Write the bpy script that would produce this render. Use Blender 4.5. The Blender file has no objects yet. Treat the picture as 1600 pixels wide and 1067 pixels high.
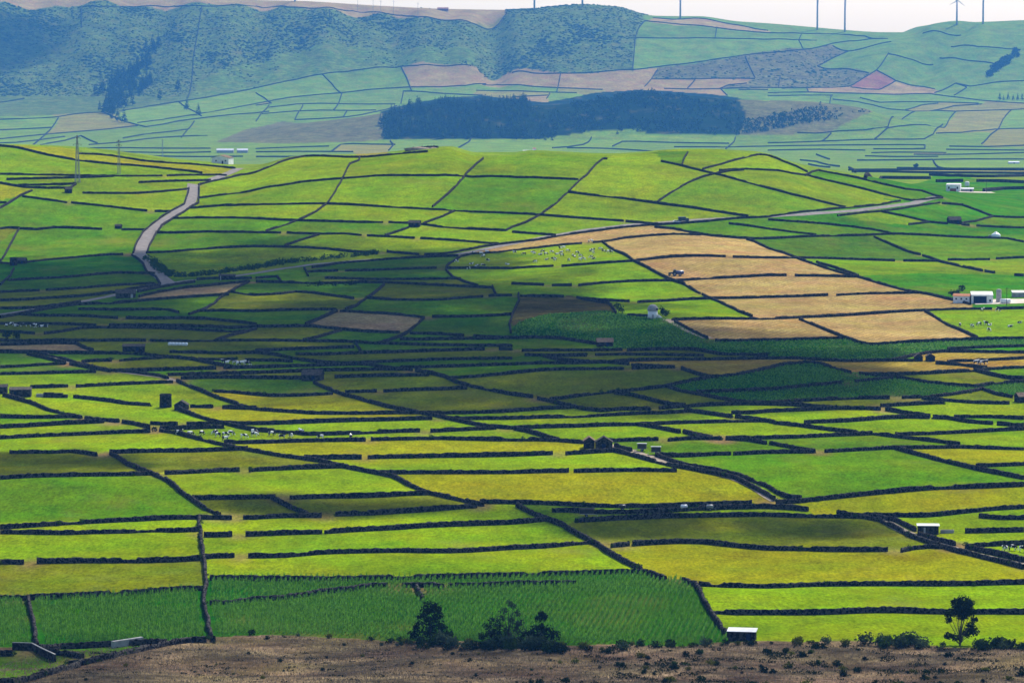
import bpy, bmesh, math, random
import numpy as np
from mathutils import Vector, Matrix

# ------------------------------------------------------------------ camera, sky, sun, exposure
scene = bpy.context.scene
col = scene.collection
R = math.radians

cam_data = bpy.data.cameras.new('camera')
cam_data.lens = 135.0
cam_data.sensor_width = 36.0
cam_data.clip_start = 1.0
cam_data.clip_end = 40000.0
cam = bpy.data.objects.new('camera', cam_data)
cam.location = (0.0, 0.0, 126.0)
cam.rotation_euler = (R(90) - math.atan(481.5 * 36.0 / 135.0 / 1600.0), 0.0, 0.0)
col.objects.link(cam)
scene.camera = cam

SUN_ELEV, SUN_AZ = 47.0, 28.0            # azimuth: degrees to the right of straight ahead
SUN_DIR = Vector((math.sin(R(SUN_AZ)) * math.cos(R(SUN_ELEV)), math.cos(R(SUN_AZ)) * math.cos(R(SUN_ELEV)), math.sin(R(SUN_ELEV))))

world = bpy.data.worlds.new('World')
scene.world = world
world.use_nodes = True
wn = world.node_tree
bg = wn.nodes['Background']
sky = wn.nodes.new('ShaderNodeTexSky')
sky.sky_type = 'NISHITA'
sky.sun_disc = False
sky.sun_elevation = R(SUN_ELEV)
sky.sun_rotation = R(SUN_AZ)
sky.altitude = 300.0
sky.air_density = 1.0
sky.dust_density = 1.5
sky.ozone_density = 1.0
wn.links.new(sky.outputs[0], bg.inputs['Color'])
bg.inputs['Strength'].default_value = 0.135

sun_data = bpy.data.lights.new('sun', 'SUN')
sun_data.energy = 5.0
sun_data.angle = R(0.53)
sun_data.color = (1.0, 0.95, 0.86)
sun = bpy.data.objects.new('sun', sun_data)
sun.rotation_euler = SUN_DIR.to_track_quat('Z', 'Y').to_euler()
sun.location = (0, 0, 500)
col.objects.link(sun)

scene.view_settings.view_transform = 'Standard'
scene.view_settings.look = 'None'
scene.view_settings.exposure = 0.60
scene.view_settings.gamma = 1.0
scene.view_settings.use_curve_mapping = False
scene.render.engine = 'CYCLES'
scene.cycles.use_denoising = True
scene.cycles.max_bounces = 6
scene.cycles.diffuse_bounces = 2
scene.cycles.volume_bounces = 1
scene.cycles.transparent_max_bounces = 16

# ------------------------------------------------------------------ the lie of the land
PX = 36.0 / 135.0 / 1600.0          # tangent per photograph pixel (135 mm lens)
CAM_Z = 126.0

def smooth(a, b, t):
    k = np.clip((t - a) / (b - a), 0.0, 1.0)
    return k * k * (3 - 2 * k)

def curve(t, xs, ys):
    """smooth interpolation through points (monotone-ish cubic)"""
    xs = np.asarray(xs, float); ys = np.asarray(ys, float)
    m = np.zeros_like(ys); d = np.diff(ys) / np.diff(xs)
    m[1:-1] = np.where(d[1:] * d[:-1] > 0, 2 * d[1:] * d[:-1] / (d[1:] + d[:-1] + 1e-12), 0)
    m[0], m[-1] = d[0], d[-1]
    t = np.clip(t, xs[0], xs[-1])
    i = np.clip(np.searchsorted(xs, t, side='right') - 1, 0, len(xs) - 2)
    h = xs[i + 1] - xs[i]; s = (t - xs[i]) / h
    return ((2*s**3 - 3*s**2 + 1) * ys[i] + (s**3 - 2*s**2 + s) * h * m[i]
            + (-2*s**3 + 3*s**2) * ys[i + 1] + (s**3 - s**2) * h * m[i + 1])

PLAIN_Y = [-400, 0, 50, 100, 150, 350, 560, 690, 760, 810, 860, 1150, 1400, 1700, 1950, 2400, 2700, 3900, 6750, 8250, 9000, 12000]
PLAIN_Z = [170, 122.5, 109, 97, 87, 55, 22, 8, 2.2, 0.2, -0.4, 5, 8, 11, 12, 16, 17, -16, -86, -81, -54, -54]
# crest of the long green hill at 2350 m: metres across, height
HILL_X = [-900, -560, -313, -290, -268, -237, -215, -196, -172, -160, -137, -94, -63, -39, -22, 0, 12, 59, 106, 153, 180, 208, 247, 290, 340]
HILL_Z = [59, 57.5, 56.5, 56, 55, 51.5, 48.5, 46.5, 44, 44, 49.3, 51.5, 54, 55.5, 51.5, 51.5, 53, 52, 54.5, 52.5, 45, 40, 32, 22, 17]
# the wooded mound at 7950 m
MOUND_X = [-780, -609, -463.5, -318, -225, -52.5, 66, 172.5, 277.5, 397.5, 465, 597, 729, 765, 900, 1050]
MOUND_Z = [-84, -93, -66, -48, -34.5, -24, -24, -13.5, 0, -6, -12, -15, -30, -42, -72, -84]
# the skyline ridge at 10.5 km
RIDGE_X = [-3900, -2700, -2100, -1395, -870, -675, -592.5, -435, -390, -168, 0, 123, 183, 280.5, 385.5, 454.5, 507, 612, 700.5, 840, 910.5, 1015.5, 1068, 1120.5, 1207.5, 1294.5, 1399.5, 2100, 3300]
RIDGE_Z = [192, 214.5, 237, 231, 220.5, 213, 211.5, 202.5, 199.5, 189, 186.8, 196.5, 201.8, 196.5, 171, 169.5, 169.5, 156, 150, 138, 132, 126, 126, 142.5, 152.2, 154.5, 159, 177, 162]

def terrain(x, y):
    x = np.asarray(x, float); y = np.asarray(y, float)
    z = curve(y, PLAIN_Y, PLAIN_Z)
    # long hill
    base = 15.7
    a = np.maximum(curve(x, HILL_X, HILL_Z) - base, 0)
    s = np.where(y < 2350, smooth(1890 + 120 * smooth(80, 280, x), 2365, y), 1 - smooth(2355, 2900, y))
    z = z + a * s
    # hay knoll and other soft swells in the plain
    z = z + 6.0 * np.exp(-((x - 95) / 85) ** 2 - ((y - 1880) / 130) ** 2)
    z = z + 3.0 * np.exp(-((x - 60) / 60) ** 2 - ((y - 1560) / 75) ** 2)
    z = z + 2.6 * np.exp(-((x - 25) / 60) ** 2 - ((y - 1330) / 60) ** 2)
    z = z + 2.6 * np.exp(-((x - 90) / 60) ** 2 - ((y - 1290) / 55) ** 2)
    z = z + 2.2 * np.exp(-((x + 120) / 55) ** 2 - ((y - 1030) / 40) ** 2)
    z = z + 1.6 * np.exp(-((x - 20) / 50) ** 2 - ((y - 1045) / 35) ** 2)
    z = z + 1.6 * np.exp(-((x - 105) / 50) ** 2 - ((y - 1060) / 40) ** 2)
    z = z + 1.6 * np.exp(-((x - 30) / 40) ** 2 - ((y - 850) / 22) ** 2)
    w = smooth(820, 950, y) * (1 - smooth(2900, 3600, y))
    z = z + w * (0.9 * np.sin(x / 47 + 0.6 + y / 310) * np.sin(y / 71 + 0.4) + 0.5 * np.sin(x / 23 - y / 57))
    # heath in the foreground: hummocks
    w = (1 - smooth(770, 815, y)) * smooth(300, 500, y)
    z = z + w * (0.7 * np.sin(x / 13 + y / 17) * np.sin(y / 11 - x / 29) + 0.4 * np.sin(x / 5.1 + 1) * np.sin(y / 6.3))
    # wooded mound
    zm = curve(x, MOUND_X, MOUND_Z)
    s = np.where(y < 7950, smooth(7425, 7980, y), 1 - smooth(7980, 8475, y))
    z = z + np.maximum(zm + 83, 0) * s
    # far slopes and the ridge
    top = curve(x, RIDGE_X, RIDGE_Z)
    t = np.clip((y - 8925) / 1575, 0, 1)
    f = 0.30 * smooth(0, 0.75, t) + 0.70 * smooth(0.30, 1.0, t) ** 1.1
    up = (top + 56) * f
    back = smooth(10530, 12300, y) * 140
    z = z + np.where(y > 8925, up - back, 0)
    # gullies in the scarp
    g = smooth(9375, 9900, y) * (1 - smooth(10275, 10485, y))
    left = 1 - smooth(-90, 180, x)
    rib = np.sin(x / 46 + 0.9 * np.sin(y / 180)) + 0.6 * np.sin(x / 19.5 + 1.3 + 0.5 * np.sin(y / 105)) + 0.5 * np.sin(x / 106 + 2)
    z = z + g * (left * 7 + 1.8) * rib
    z = z - g * 24 * np.exp(-((x + 45 + (y - 10050) * 0.03) / 42) ** 2)
    z = z - g * 20 * np.exp(-((x - 840 - (y - 10050) * 0.25) / 90) ** 2)
    z = z + g * 18 * np.exp(-((x - 960 - (y - 9900) * 0.5) / 135) ** 2)
    z = z - g * 13 * np.exp(-((x - 1140 - (y - 10050) * 0.35) / 33) ** 2)
    return z


def gz(x, y):
    return float(terrain(np.array([x]), np.array([y]))[0])

# ------------------------------------------------------------------ what stands where (metres)
# every stone wall: kind of place it stands in, and its line on the ground in metres
WALLS = [
 ('middle', [(-67.7,1305.6),(-63,1286.9),(-58.4,1268.8),(-54.7,1256.9),(-46.8,1236.2),(-40.9,1222.7),(-35.5,1212.8),(-30.3,1205.3),(-25.1,1198.1),(-19.9,1189.7),(-14.8,1181.3),(-9.8,1173.6),(-5.2,1169.5),(0,1166.5),(4.9,1167.3),(9.8,1169.1),(14.7,1169.5),(19.6,1169.8),(24.6,1170.9),(29.4,1172),(33.8,1172.1),(38.3,1172.2),(43.7,1173.5),(49.2,1175.1),(53.9,1176.2),(59.2,1177.3),(64.1,1178.5),(69.7,1179.9),(74.2,1181.1),(79.2,1181.8),(81.3,1176.2),(88.3,1171.1),(92.7,1166.7),(97.4,1162.6),(102.1,1160.8),(106.8,1159.1),(111.3,1155.7),(115.8,1151.8),(120.3,1148.4),(124.7,1144.9),(129,1140.5),(133.2,1135.6)]),
 ('maize', [(-70,881.8),(-64.9,882.2),(-59.2,880.3),(-55.9,880),(-52,880),(-48.1,880),(-44.4,880.3),(-40.7,880.6),(-37,881),(-33.3,881.3),(-29.6,881.6),(-25.9,882.1),(-22.4,882.8),(-18.8,883.6),(-14.9,884.5),(-11.2,885.2),(-7.2,886),(-3.3,886.9),(0,887.7),(4.2,889.2),(7.5,890.6),(11,891.8),(15,893.2),(18.7,894.6),(22.9,896),(26.4,897),(32,895.8)]),
 ('near', [(16.4,979.1),(20.3,981.2),(24.8,983.5),(28.5,985.2),(32.7,987),(37.3,988.7),(41.3,990),(45.7,991.2),(50.2,992.3),(54.2,993.1),(58.8,993.9),(63,994.4),(66.8,994.5),(71.1,993.8),(75,992.7),(79.1,991.8),(83.1,990.9),(87.5,990.1),(91.3,988.7),(94.8,982.4),(97.5,967.7),(100,952.9),(102.9,942.4),(105.8,933.4),(108.7,924.8),(111.6,918.2),(114.8,911.2),(117.8,904.8),(120.8,898.6)]),
 ('maize', [(43.4,826.4),(48.6,825.8),(51.8,825.9),(55.6,826.2),(58.8,826.3),(62.4,826.5),(66.1,826.9),(69.7,827.8),(73.4,828.9),(76.8,829.9),(80.3,830.6),(83.8,830.8),(86.8,830.4),(90,829.7),(94.1,829.3),(97.2,829.2),(100.6,829.3),(104.3,829.4),(108,829.5),(111.6,829.6)]),
 ('maize', [(42.8,870.6),(47.4,868),(50.7,867.3),(54.7,866.8),(58.3,866.9),(62.3,868.5),(65.8,870.3),(69.1,871.4),(73.3,872.1),(76.5,872.4),(80.2,872.6),(84.2,872.7),(88,872.8),(91.7,872.8),(95.3,872.7),(99,872.7),(102.7,873),(106.4,873.5),(110.2,874.3),(114,875.2),(117.8,876)]),
 ('near', [(-63.4,915.4),(-58,915.3),(-53.8,916),(-50.1,917.9),(-46.4,920),(-42.8,921.1),(-38.7,922),(-35.1,922.6),(-31.2,923.2),(-27.1,923.7),(-23.1,923.8),(-19.1,923.8),(-15.5,924.1),(-11.4,925.5),(-7.8,927.3),(-3.9,929.5),(0,931.8),(3.9,933.8),(7.9,936),(12.1,939.6),(15.8,943),(19.9,945.9)]),
 ('middle', [(-114.6,1311.1),(-104.8,1284.3),(-97.9,1265),(-91.3,1246.7),(-84.8,1227.4),(-81.9,1223),(-76.8,1218.1),(-71.1,1212.9),(-63.1,1205.2),(-57.1,1203.3),(-50.3,1202.5),(-45.2,1202.4),(-39.7,1202.7),(-35.3,1203.1),(-29.2,1203.2),(-25.1,1203.3),(-20.2,1203.4),(-15.1,1204.2),(-10,1205.7),(-4.7,1207.8),(0,1210.1),(5.5,1214),(10.2,1217.6),(14.9,1219.4),(19.4,1220.5)]),
 ('midnear', [(-107.7,1168.8),(-102,1160.2),(-96.1,1147.4),(-87.5,1129.2),(-79.6,1117.4),(-74.5,1110.8),(-67,1102.2),(-59.7,1096.3),(-54.9,1091.8),(-50,1083.9),(-44.2,1075.6),(-38,1066.7),(-33.3,1059.2),(-28.4,1041.3),(-22.3,1024.2),(-17.1,1016.7),(-12.9,1010.9),(-9.3,1005.7),(-7.6,1003)]),
 ('maize', [(-63,784),(-66,784.2),(-69,781),(-71.7,776.4),(-74.6,771),(-77.1,763.1),(-78.8,749.2),(-81.5,744.2),(-84.2,740.9),(-85.6,713.9),(-87.8,707.6),(-89.9,703.4),(-90.9,701.3),(-89.8,681.5),(-91.9,682.4)]),
 ('near', [(29.9,943.9),(35.8,947.5),(41.9,949.6),(47.8,949.6),(51.6,947),(55.5,943.6),(59.2,940.8),(63,938.4),(66.9,937.4),(70.8,936.6),(74.6,935.2),(78.4,933.8),(82.4,932.8),(86.1,932.1),(91.8,930.8)]),
 ('middle', [(11.1,1393.2),(17.1,1364.7),(23.8,1353.7),(28.2,1352.7),(34,1354.9),(39.3,1359.1),(45.4,1365),(51.6,1370.2),(57.2,1373.3),(62.8,1375.6),(69.2,1378),(74.9,1380.4),(81.3,1382.7),(87.5,1384.4),(92.7,1385.3),(99.4,1385.6),(104.2,1384.2),(112.2,1375.7),(120.2,1369.2),(125.8,1369.4),(131.8,1370.2),(137.7,1369.2),(143.6,1368.1)]),
 ('near', [(-8.5,1008.2),(-4.2,1007.7),(0,1007.1),(4.2,1006.7),(8.4,1006.2),(12.6,1005.2),(16.9,1004.3),(21.1,1003.8),(25.3,1003.6),(29.5,1003.7),(33.7,1004.2),(37.9,1004.9),(42.2,1005.8),(46.6,1006.8),(50.7,1008),(57.2,1010.9),(63.7,1012.6)]),
 ('shade', [(0,1446.5),(-5.7,1449.5),(-12.1,1452.4),(-18,1454.1),(-24.6,1455.4),(-30.4,1456.3),(-37,1458),(-42.7,1459.3),(-53.4,1459.2),(-61.1,1462.3),(-66.9,1461.9),(-73.3,1460.9),(-79.3,1460),(-85.4,1459.1),(-91.3,1458.7),(-97.5,1457.9),(-105,1456),(-112.5,1454.2),(-118.6,1453),(-124.5,1452.6),(-130.9,1453.7),(-137.5,1455.4)]),
 ('midnear', [(70.1,1012.9),(76.6,1014.8),(80.9,1017.1),(85.5,1019.6),(90,1021.9),(94.5,1024),(98.9,1025.8),(103.4,1027.3),(107.9,1029),(112.3,1030.4),(116.7,1031),(121.1,1031.3),(125.4,1031.7),(129.8,1032.1),(134.2,1032.7),(138.7,1033.5)]),
 ('near', [(-128.8,959),(-125,960.6),(-121.1,962.3),(-117.6,964.1),(-113.5,966.1),(-109.8,967.8),(-105.6,969.7),(-101.9,971.4),(-97.7,973.2),(-94.1,974.7),(-90,976.4),(-86.1,977.7),(-80.1,979),(-76.1,979.1),(-71.9,978.9)]),
 ('maize', [(-114.7,853),(-109.3,852.4),(-105.1,853.7),(-100.6,855.3),(-97,856.3),(-93.7,857.2),(-90.2,858.2),(-86.7,859.5),(-83.4,861.4),(-79.8,863.4),(-76.8,864.6),(-73.6,865.7),(-70.3,866.7)]),
 ('middle', [(12.5,1241.3),(20.9,1250.4),(26.1,1255.3),(31.6,1259.8),(37.2,1262.8),(42.4,1265.3),(50.5,1271.1),(59,1281.7),(67.6,1293.1),(76.1,1298.6),(82.3,1311.4),(88.9,1329.1),(92.8,1344.3),(97.7,1358.1),(105.5,1364),(109.7,1359.1),(112.6,1333.2),(116.4,1312.9)]),
 ('hill', [(-44.4,1941.5),(-35.4,1942.4),(-23.3,1961.5),(-15.1,1974.7),(-6.8,1983.3),(0,1990),(12.7,1999.9),(25.6,2017.9),(34,2027.4),(43,2036.5),(52.1,2044.9),(60.6,2051.6),(73.8,2056.8),(86.8,2056.9),(95.3,2058.5),(104.4,2062),(113.5,2068),(122.5,2074.2),(131,2078),(138.9,2082.5),(153.4,2099.8),(168.4,2121.5),(178.9,2141.2),(188.3,2155.3),(199.9,2172.5),(210.7,2190),(224.7,2219.2)]),
 ('near', [(-46.9,954.8),(-40.2,958.1),(-36.3,959.5),(-32.3,960.9),(-28.3,962.8),(-24.3,964.8),(-20.8,966.4),(-16.2,968.1),(-12.5,969.4),(-7.9,971),(-3.4,972.6),(0,973.9),(4.1,976.6),(9.1,980.5)]),
 ('near', [(20.8,993.6),(25,994.1),(29.2,994.7),(33.6,995.8),(37.6,997.1),(44.1,1000.3),(47.8,1002),(52.6,1003.6),(57.5,1004.9),(63,1006),(67.6,1006.6),(73.8,1004.7),(77.8,1002.1)]),
 ('middle', [(-107,1229.1),(-101.6,1213.8),(-95.3,1197.7),(-89.6,1185.2),(-83.4,1171),(-77.9,1162.3),(-72.8,1158.4),(-65.2,1153.8),(-62.6,1150.6),(-58.3,1150.8),(-53.1,1151.8),(-48.3,1153.2),(-43.5,1154.8),(-38.5,1156.7),(-34,1158.3),(-27.9,1159.3)]),
 ('maize', [(-67.1,844.5),(-62.2,845.7),(-57.2,849.9),(-53.8,851.2),(-50.2,853),(-46.7,856.5),(-43.4,860.1),(-38.1,864.2),(-32.1,869),(-28.5,869.7)]),
 ('near', [(-127.8,951.8),(-123.8,951.9),(-119.9,951.9),(-115.8,951.8),(-111.9,951.9),(-108,953),(-104.1,954.3),(-100.2,955),(-96.3,955.7),(-92.1,957),(-88.5,958),(-85,957.4),(-82.1,958.4),(-78.9,959.3)]),
 ('middle', [(-101,1185.5),(-94.4,1186.6),(-89.7,1184.7),(-84.1,1182),(-79.1,1180.1),(-73.8,1179.4),(-69.2,1179.7),(-64.3,1180.5),(-59.4,1181.6),(-54.6,1182.6),(-49.6,1183.7),(-43.6,1184.8),(-37.2,1186),(-31.1,1187.6),(-24.9,1189.3)]),
 ('hill', [(-179.6,2136.7),(-168.3,2142.5),(-159.5,2146.3),(-151.4,2139.5),(-141.9,2127.4),(-132.8,2123.6),(-123.7,2122.7),(-114.7,2123),(-105.8,2123.1),(-96.8,2121.8),(-87.7,2119.5),(-78.6,2116.1),(-69.6,2112.4),(-60.6,2109.6),(-51.6,2106.4),(-42.7,2102.6),(-33.8,2101.7),(-24.9,2105.9),(-16.1,2103.6),(-7.7,2100.8),(0,2098.2),(13.2,2089.9),(26.4,2084.5),(34.9,2081.7),(43.9,2078.9),(52.2,2076.3),(60.4,2073.3)]),
 ('hay', [(63.5,1520.8),(66.8,1522.5),(73.8,1524.4),(83,1527.7),(89.5,1530.3),(96.5,1533.5),(102.8,1537.5),(110.1,1544.8),(116.8,1552.8),(123.9,1560.4),(131,1568),(138.3,1576),(145.6,1583.8),(153,1591.5),(160.2,1598.2),(166.8,1602.7),(173.1,1605.9),(184.9,1609.6),(192.9,1608.6),(201.3,1606.2)]),
 ('middle', [(-20.9,1189.6),(-15.4,1190),(-9.8,1190.4),(-4.5,1190.8),(0,1191.2),(5.7,1192.7),(10,1194.4),(15,1195.1),(20,1195.9),(25.1,1197.7),(30.1,1199.8),(35.4,1201.8),(40.3,1203.5),(47.9,1204.1),(55.6,1208)]),
 ('midnear', [(15.5,1103.4),(23.2,1105.7),(29.7,1107.6),(32.3,1102.5),(36.6,1092.6),(40.8,1080.6),(44.9,1070.8),(49.1,1065.5),(53.3,1059.1),(57.4,1053.4),(61.4,1047),(65.1,1035.1),(68.6,1023),(70,1017.5)]),
 ('shade', [(-43.9,1500.4),(-50.2,1500.2),(-56.5,1501),(-63.1,1504.8),(-69.4,1509.9),(-79.4,1519.5),(-85.7,1520),(-92.1,1519.3),(-101.6,1519.9),(-110.8,1515.1),(-121.1,1524.7),(-127.5,1528.2),(-134.3,1530.8),(-140.9,1533.1),(-147.5,1534.7),(-154.5,1535.1),(-161.6,1534.8)]),
 ('near', [(84.9,996.4),(91.6,992.7),(95.5,991),(99.6,989.6),(103.6,988.1),(107.7,987.5),(112,988.8),(116.4,990.8),(120.8,992.6),(125.1,994.2),(129.4,995.2),(133.7,996)]),
 ('middle', [(51.1,1271.8),(55.4,1260.9),(62.7,1248.5),(67.3,1240.8),(72.3,1234.1),(77.3,1230.6),(82.3,1229.5),(87.6,1231.3),(93,1234.2),(98.3,1236.7),(103.7,1239.2),(109.3,1241.9),(114.6,1244.3),(123.1,1246.6)]),
 ('middle', [(46.8,1216.4),(55.2,1221.3),(64.1,1224.7),(69.3,1226),(74.5,1226.9),(82.1,1226),(89.7,1224.5),(97.1,1220.5),(103.5,1217.9),(112.4,1220),(117.7,1219.6)]),
 ('farm', [(76.1,2048.1),(86,2038),(97.7,2013.2),(104.4,2002.4),(117.9,1994.8),(125.4,1996.2),(133.5,2001),(142.6,2010.4),(151.9,2020.4),(161.1,2029),(170.5,2038.5),(179.9,2048),(189.4,2056.9),(199.3,2067.2),(208.7,2076.4),(222.5,2082.7),(231.2,2084.4),(240.4,2085.3),(249.8,2086.9),(258.4,2088.4),(270.1,2090.5),(276,2067.8)]),
 ('midnear', [(-37.6,1067.5),(-32.4,1067.1),(-26.8,1066.4),(-22.5,1065.6),(-17.9,1064.6),(-13.4,1063.5),(-8.7,1062.1),(-4.1,1060.7),(0,1059.7),(4.8,1059.3),(8.9,1059.4),(15.8,1058.7)]),
 ('near', [(-113.4,908.9),(-110,909.4),(-106.7,909.9),(-103.2,910.2),(-99.5,910.2),(-95.6,910),(-91.7,909.9),(-87.7,909.9),(-83.7,910.1),(-80.3,910.4),(-74.7,912.5)]),
 ('middle', [(-119.4,1327.5),(-114.6,1330),(-108.7,1332.7),(-102.7,1335.2),(-95.8,1337.9),(-89.7,1340.2),(-83.7,1343),(-78.8,1345.6),(-73.3,1348.5),(-67.8,1350.8),(-62.2,1351.3),(-56.5,1350.7),(-50.6,1350.1),(-45.1,1348.8),(-36.5,1343.9)]),
 ('midnear', [(90.9,1109.7),(98,1114),(105.5,1118.8),(113,1123.6),(117.6,1124.6),(122.6,1125.2),(127.5,1126.8),(132.3,1127.9),(136.9,1126.8),(141.4,1125),(145.9,1123.5),(150.4,1122)]),
 ('near', [(1.3,1002.5),(5.4,989.2),(9.1,980.5),(13,970.6),(17.6,954.5),(20.6,943.5),(23.4,930.8),(26.9,915.1),(32,895.8),(35.6,882.1)]),
 ('middle', [(-125.7,1404.4),(-119.9,1403.5),(-114.4,1403.1),(-105.6,1402.4),(-99.8,1406.1),(-94.3,1409.4),(-88.2,1405.8),(-83.1,1398.8),(-76.7,1389.2),(-69.4,1382.1),(-63.4,1379.6),(-57.6,1377.1),(-51.7,1373.3),(-42.5,1355.2),(-34.8,1340.3)]),
 ('middle', [(-42.6,1357.6),(-37,1355.1),(-31.1,1352.4),(-24.4,1350.3),(-16.9,1348.3),(-11.3,1346.7),(-5.3,1345.4),(0,1344.8),(6,1345.7),(11.3,1346.5),(16.9,1345.3),(22.5,1344.6),(28.4,1347.7),(33.9,1350.2),(41,1341.5)]),
 ('hill', [(-177,2178.1),(-167.3,2189.8),(-158.8,2199.2),(-146.5,2196.3),(-132.7,2199.4),(-119.4,2211.3),(-105.6,2215.1),(-91.7,2217.4),(-77.7,2218.4),(-66.2,2214.6),(-54.2,2211.1),(-43.9,2209.1),(-35.5,2211.1),(-27.3,2222.3),(-12.3,2227.2),(0,2224.7),(8.9,2215.8),(18.6,2211.4),(28.3,2208.6),(38.1,2206)]),
 ('midnear', [(-41.5,1100.1),(-37.2,1101.2),(-32.3,1102.2),(-28.2,1102.7),(-23.6,1103.2),(-18.5,1103.5),(-13.9,1103.5),(-8.8,1103.5),(-3.9,1103.3),(0,1103.3),(6.9,1104.3),(11.8,1104.9)]),
 ('middle', [(-188.9,1412.1),(-179.7,1409.2),(-170.3,1404.9),(-164.8,1403.6),(-158.3,1402.3),(-152.9,1401),(-147,1399.6),(-142.1,1398.4),(-134.1,1394.9),(-127.5,1385.5),(-121.5,1383.5),(-115.3,1379.2),(-108.8,1369.9),(-99.3,1356.6)]),
 ('midnear', [(-42,1138.9),(-37.8,1139.9),(-33.5,1140.9),(-28.8,1141.8),(-23.9,1142.3),(-19.4,1142),(-14.3,1141.1),(-9.6,1140.2),(-4.4,1139),(0,1138),(7.1,1137.6),(14.3,1134.2)]),
 ('maize', [(-95.9,769.9),(-92.5,778.1),(-88.5,779.1),(-85,779.2),(-81.9,779.1),(-76.4,779.6),(-70.9,780.7)]),
 ('farm', [(116.2,1544.9),(120.6,1519.6),(125.6,1487.4),(128.7,1466.7),(131.4,1448.6),(135.3,1438.7),(141.4,1441.7),(148.2,1446.6),(157.7,1450.9),(163.9,1453.6),(170.5,1456.4),(176.9,1459.5),(183.4,1462.2),(189.6,1463.6),(195.9,1464.8)]),
 ('maize', [(-14.6,870.3),(-11,870.1),(-7.3,870.1),(-4.1,870.8),(0,871.7),(3.1,872),(6.9,872.3),(10.8,872.6),(14.7,873)]),
 ('midnear', [(-138.9,1035.6),(-134.7,1036.6),(-130.5,1037.6),(-126.2,1038),(-121.9,1038.4),(-117.6,1039.1),(-113.4,1040.1),(-109,1041.3),(-104.9,1043),(-98.8,1047.4)]),
 ('midnear', [(41.3,1096),(45.4,1082.5),(49.4,1071),(55.7,1062.6),(61.9,1053.9),(65.7,1044.9),(69.5,1035.5),(71.5,1027.7),(74.1,1021),(77.4,1019.2)]),
 ('near', [(-45.7,986.5),(-41.5,987.1),(-37.3,988),(-33.3,989.7),(-29.1,991.7),(-24.1,994),(-18.8,996.4),(-14,998.7),(-9.2,1000.9)]),
 ('shade', [(-124.3,1682.1),(-133,1676),(-142.8,1668),(-152.6,1660.5),(-161.9,1649.1),(-172.5,1639.3),(-179.3,1638.5),(-185.9,1636.5),(-191.1,1627.8),(-195.7,1615.2),(-200.1,1598.2),(-203.7,1582.7),(-206.4,1573.4),(-209.1,1564.2)]),
 ('maize', [(-80.4,979.7),(-78,955.4),(-75.5,929.1),(-74.1,913.7),(-71.5,891.1),(-68.7,849.6),(-66.2,824),(-61.7,784.4)]),
 ('middle', [(-69.2,1379),(-63.5,1379.6),(-57.7,1380.5),(-52.1,1383.8),(-46.4,1387.4),(-40.7,1389.3),(-34.9,1390.6),(-29.1,1392.2),(-23.3,1392.9),(-17.5,1391.1),(-11.6,1388.2),(-5.8,1385.9),(0,1383.8)]),
 ('midnear', [(-59.1,1014.6),(-55.5,1016),(-51.2,1017.3),(-47.3,1018.2),(-42.9,1018.8),(-38.5,1019.6),(-33.9,1020.9),(-29.3,1022.3),(-25.7,1023.2),(-22.3,1023.3)]),
 ('shade', [(-117.7,1761.7),(-110.2,1759.5),(-102.8,1758.2),(-95.4,1756.8),(-88,1756.8),(-80.1,1760.2),(-73.7,1764.5),(-71,1770.9),(-59.1,1769.7),(-51.8,1765.2),(-44,1758.3),(-36.3,1749.7),(-29.1,1740.5),(-18,1726),(-8.6,1717.6)]),
 ('shade', [(-104.7,1499.7),(-109.6,1498),(-119.5,1504.5),(-126.1,1510.8),(-133.1,1516.7),(-139.7,1519.7),(-146.2,1521.2),(-152.7,1521.9),(-158.9,1521.4),(-165.2,1520),(-170.5,1516.6),(-175.7,1501.1),(-182,1488.7)]),
 ('middle', [(-21.2,1301.7),(-16.1,1302.7),(-10.9,1304.2),(-5.5,1307),(0,1310.4),(5.5,1314.2),(11,1317.6),(16.2,1319),(22.1,1319.6),(27.2,1320),(32.9,1320.5),(38.7,1321.3)]),
 ('middle', [(-79.6,1410.3),(-70.9,1412.4),(-64.1,1416.8),(-56.5,1421.8),(-49.4,1425.5),(-41.8,1428.8),(-36,1431.3),(-29.8,1433.5),(-24,1435),(-16.8,1435.5),(-10.2,1435.1)]),
 ('midnear', [(-154.5,1152.5),(-150.3,1155.4),(-145.5,1158.3),(-141.3,1160.3),(-136.5,1162.1),(-131.6,1163.6),(-126.6,1165),(-121.5,1166),(-117.3,1166.7),(-110.4,1166.8)]),
 ('farm', [(121.9,1991.4),(125.5,1981.8),(130.2,1950.2),(136.6,1923.8),(140.9,1873.5),(148.8,1824.1),(154.1,1796.3),(159.7,1773.9),(167.2,1734.9),(174.9,1702.7),(183.6,1683.5),(191,1654.5),(195.4,1632.5)]),
 ('midnear', [(63.7,1135.7),(70.2,1136.8),(76.3,1138.3),(81.4,1140.3),(86.2,1142.7),(91.2,1145.9),(96.3,1149.3),(101.8,1152.5),(106.4,1155.1),(109,1157)]),
 ('midnear', [(-85.3,1131.9),(-80.5,1130.8),(-75.8,1131.5),(-71.5,1132.6),(-66.5,1133.9),(-62.1,1134.9),(-57.1,1135.8),(-52.9,1136.4),(-48.3,1137.1),(-43.6,1137.8)]),
 ('midnear', [(-116.9,1108.9),(-111.6,1109.8),(-107.2,1110.4),(-102.4,1110.8),(-97.7,1110.6),(-93.1,1110.7),(-88.4,1111.9),(-84,1113.5),(-77.1,1115.6)]),
 ('middle', [(181.1,1353.1),(174.6,1348.5),(168.6,1344),(160.8,1335),(152.9,1329.5),(143.6,1320.7),(136.3,1315.3),(128.9,1310.8),(123.5,1309.3),(118.8,1309)]),
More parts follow.
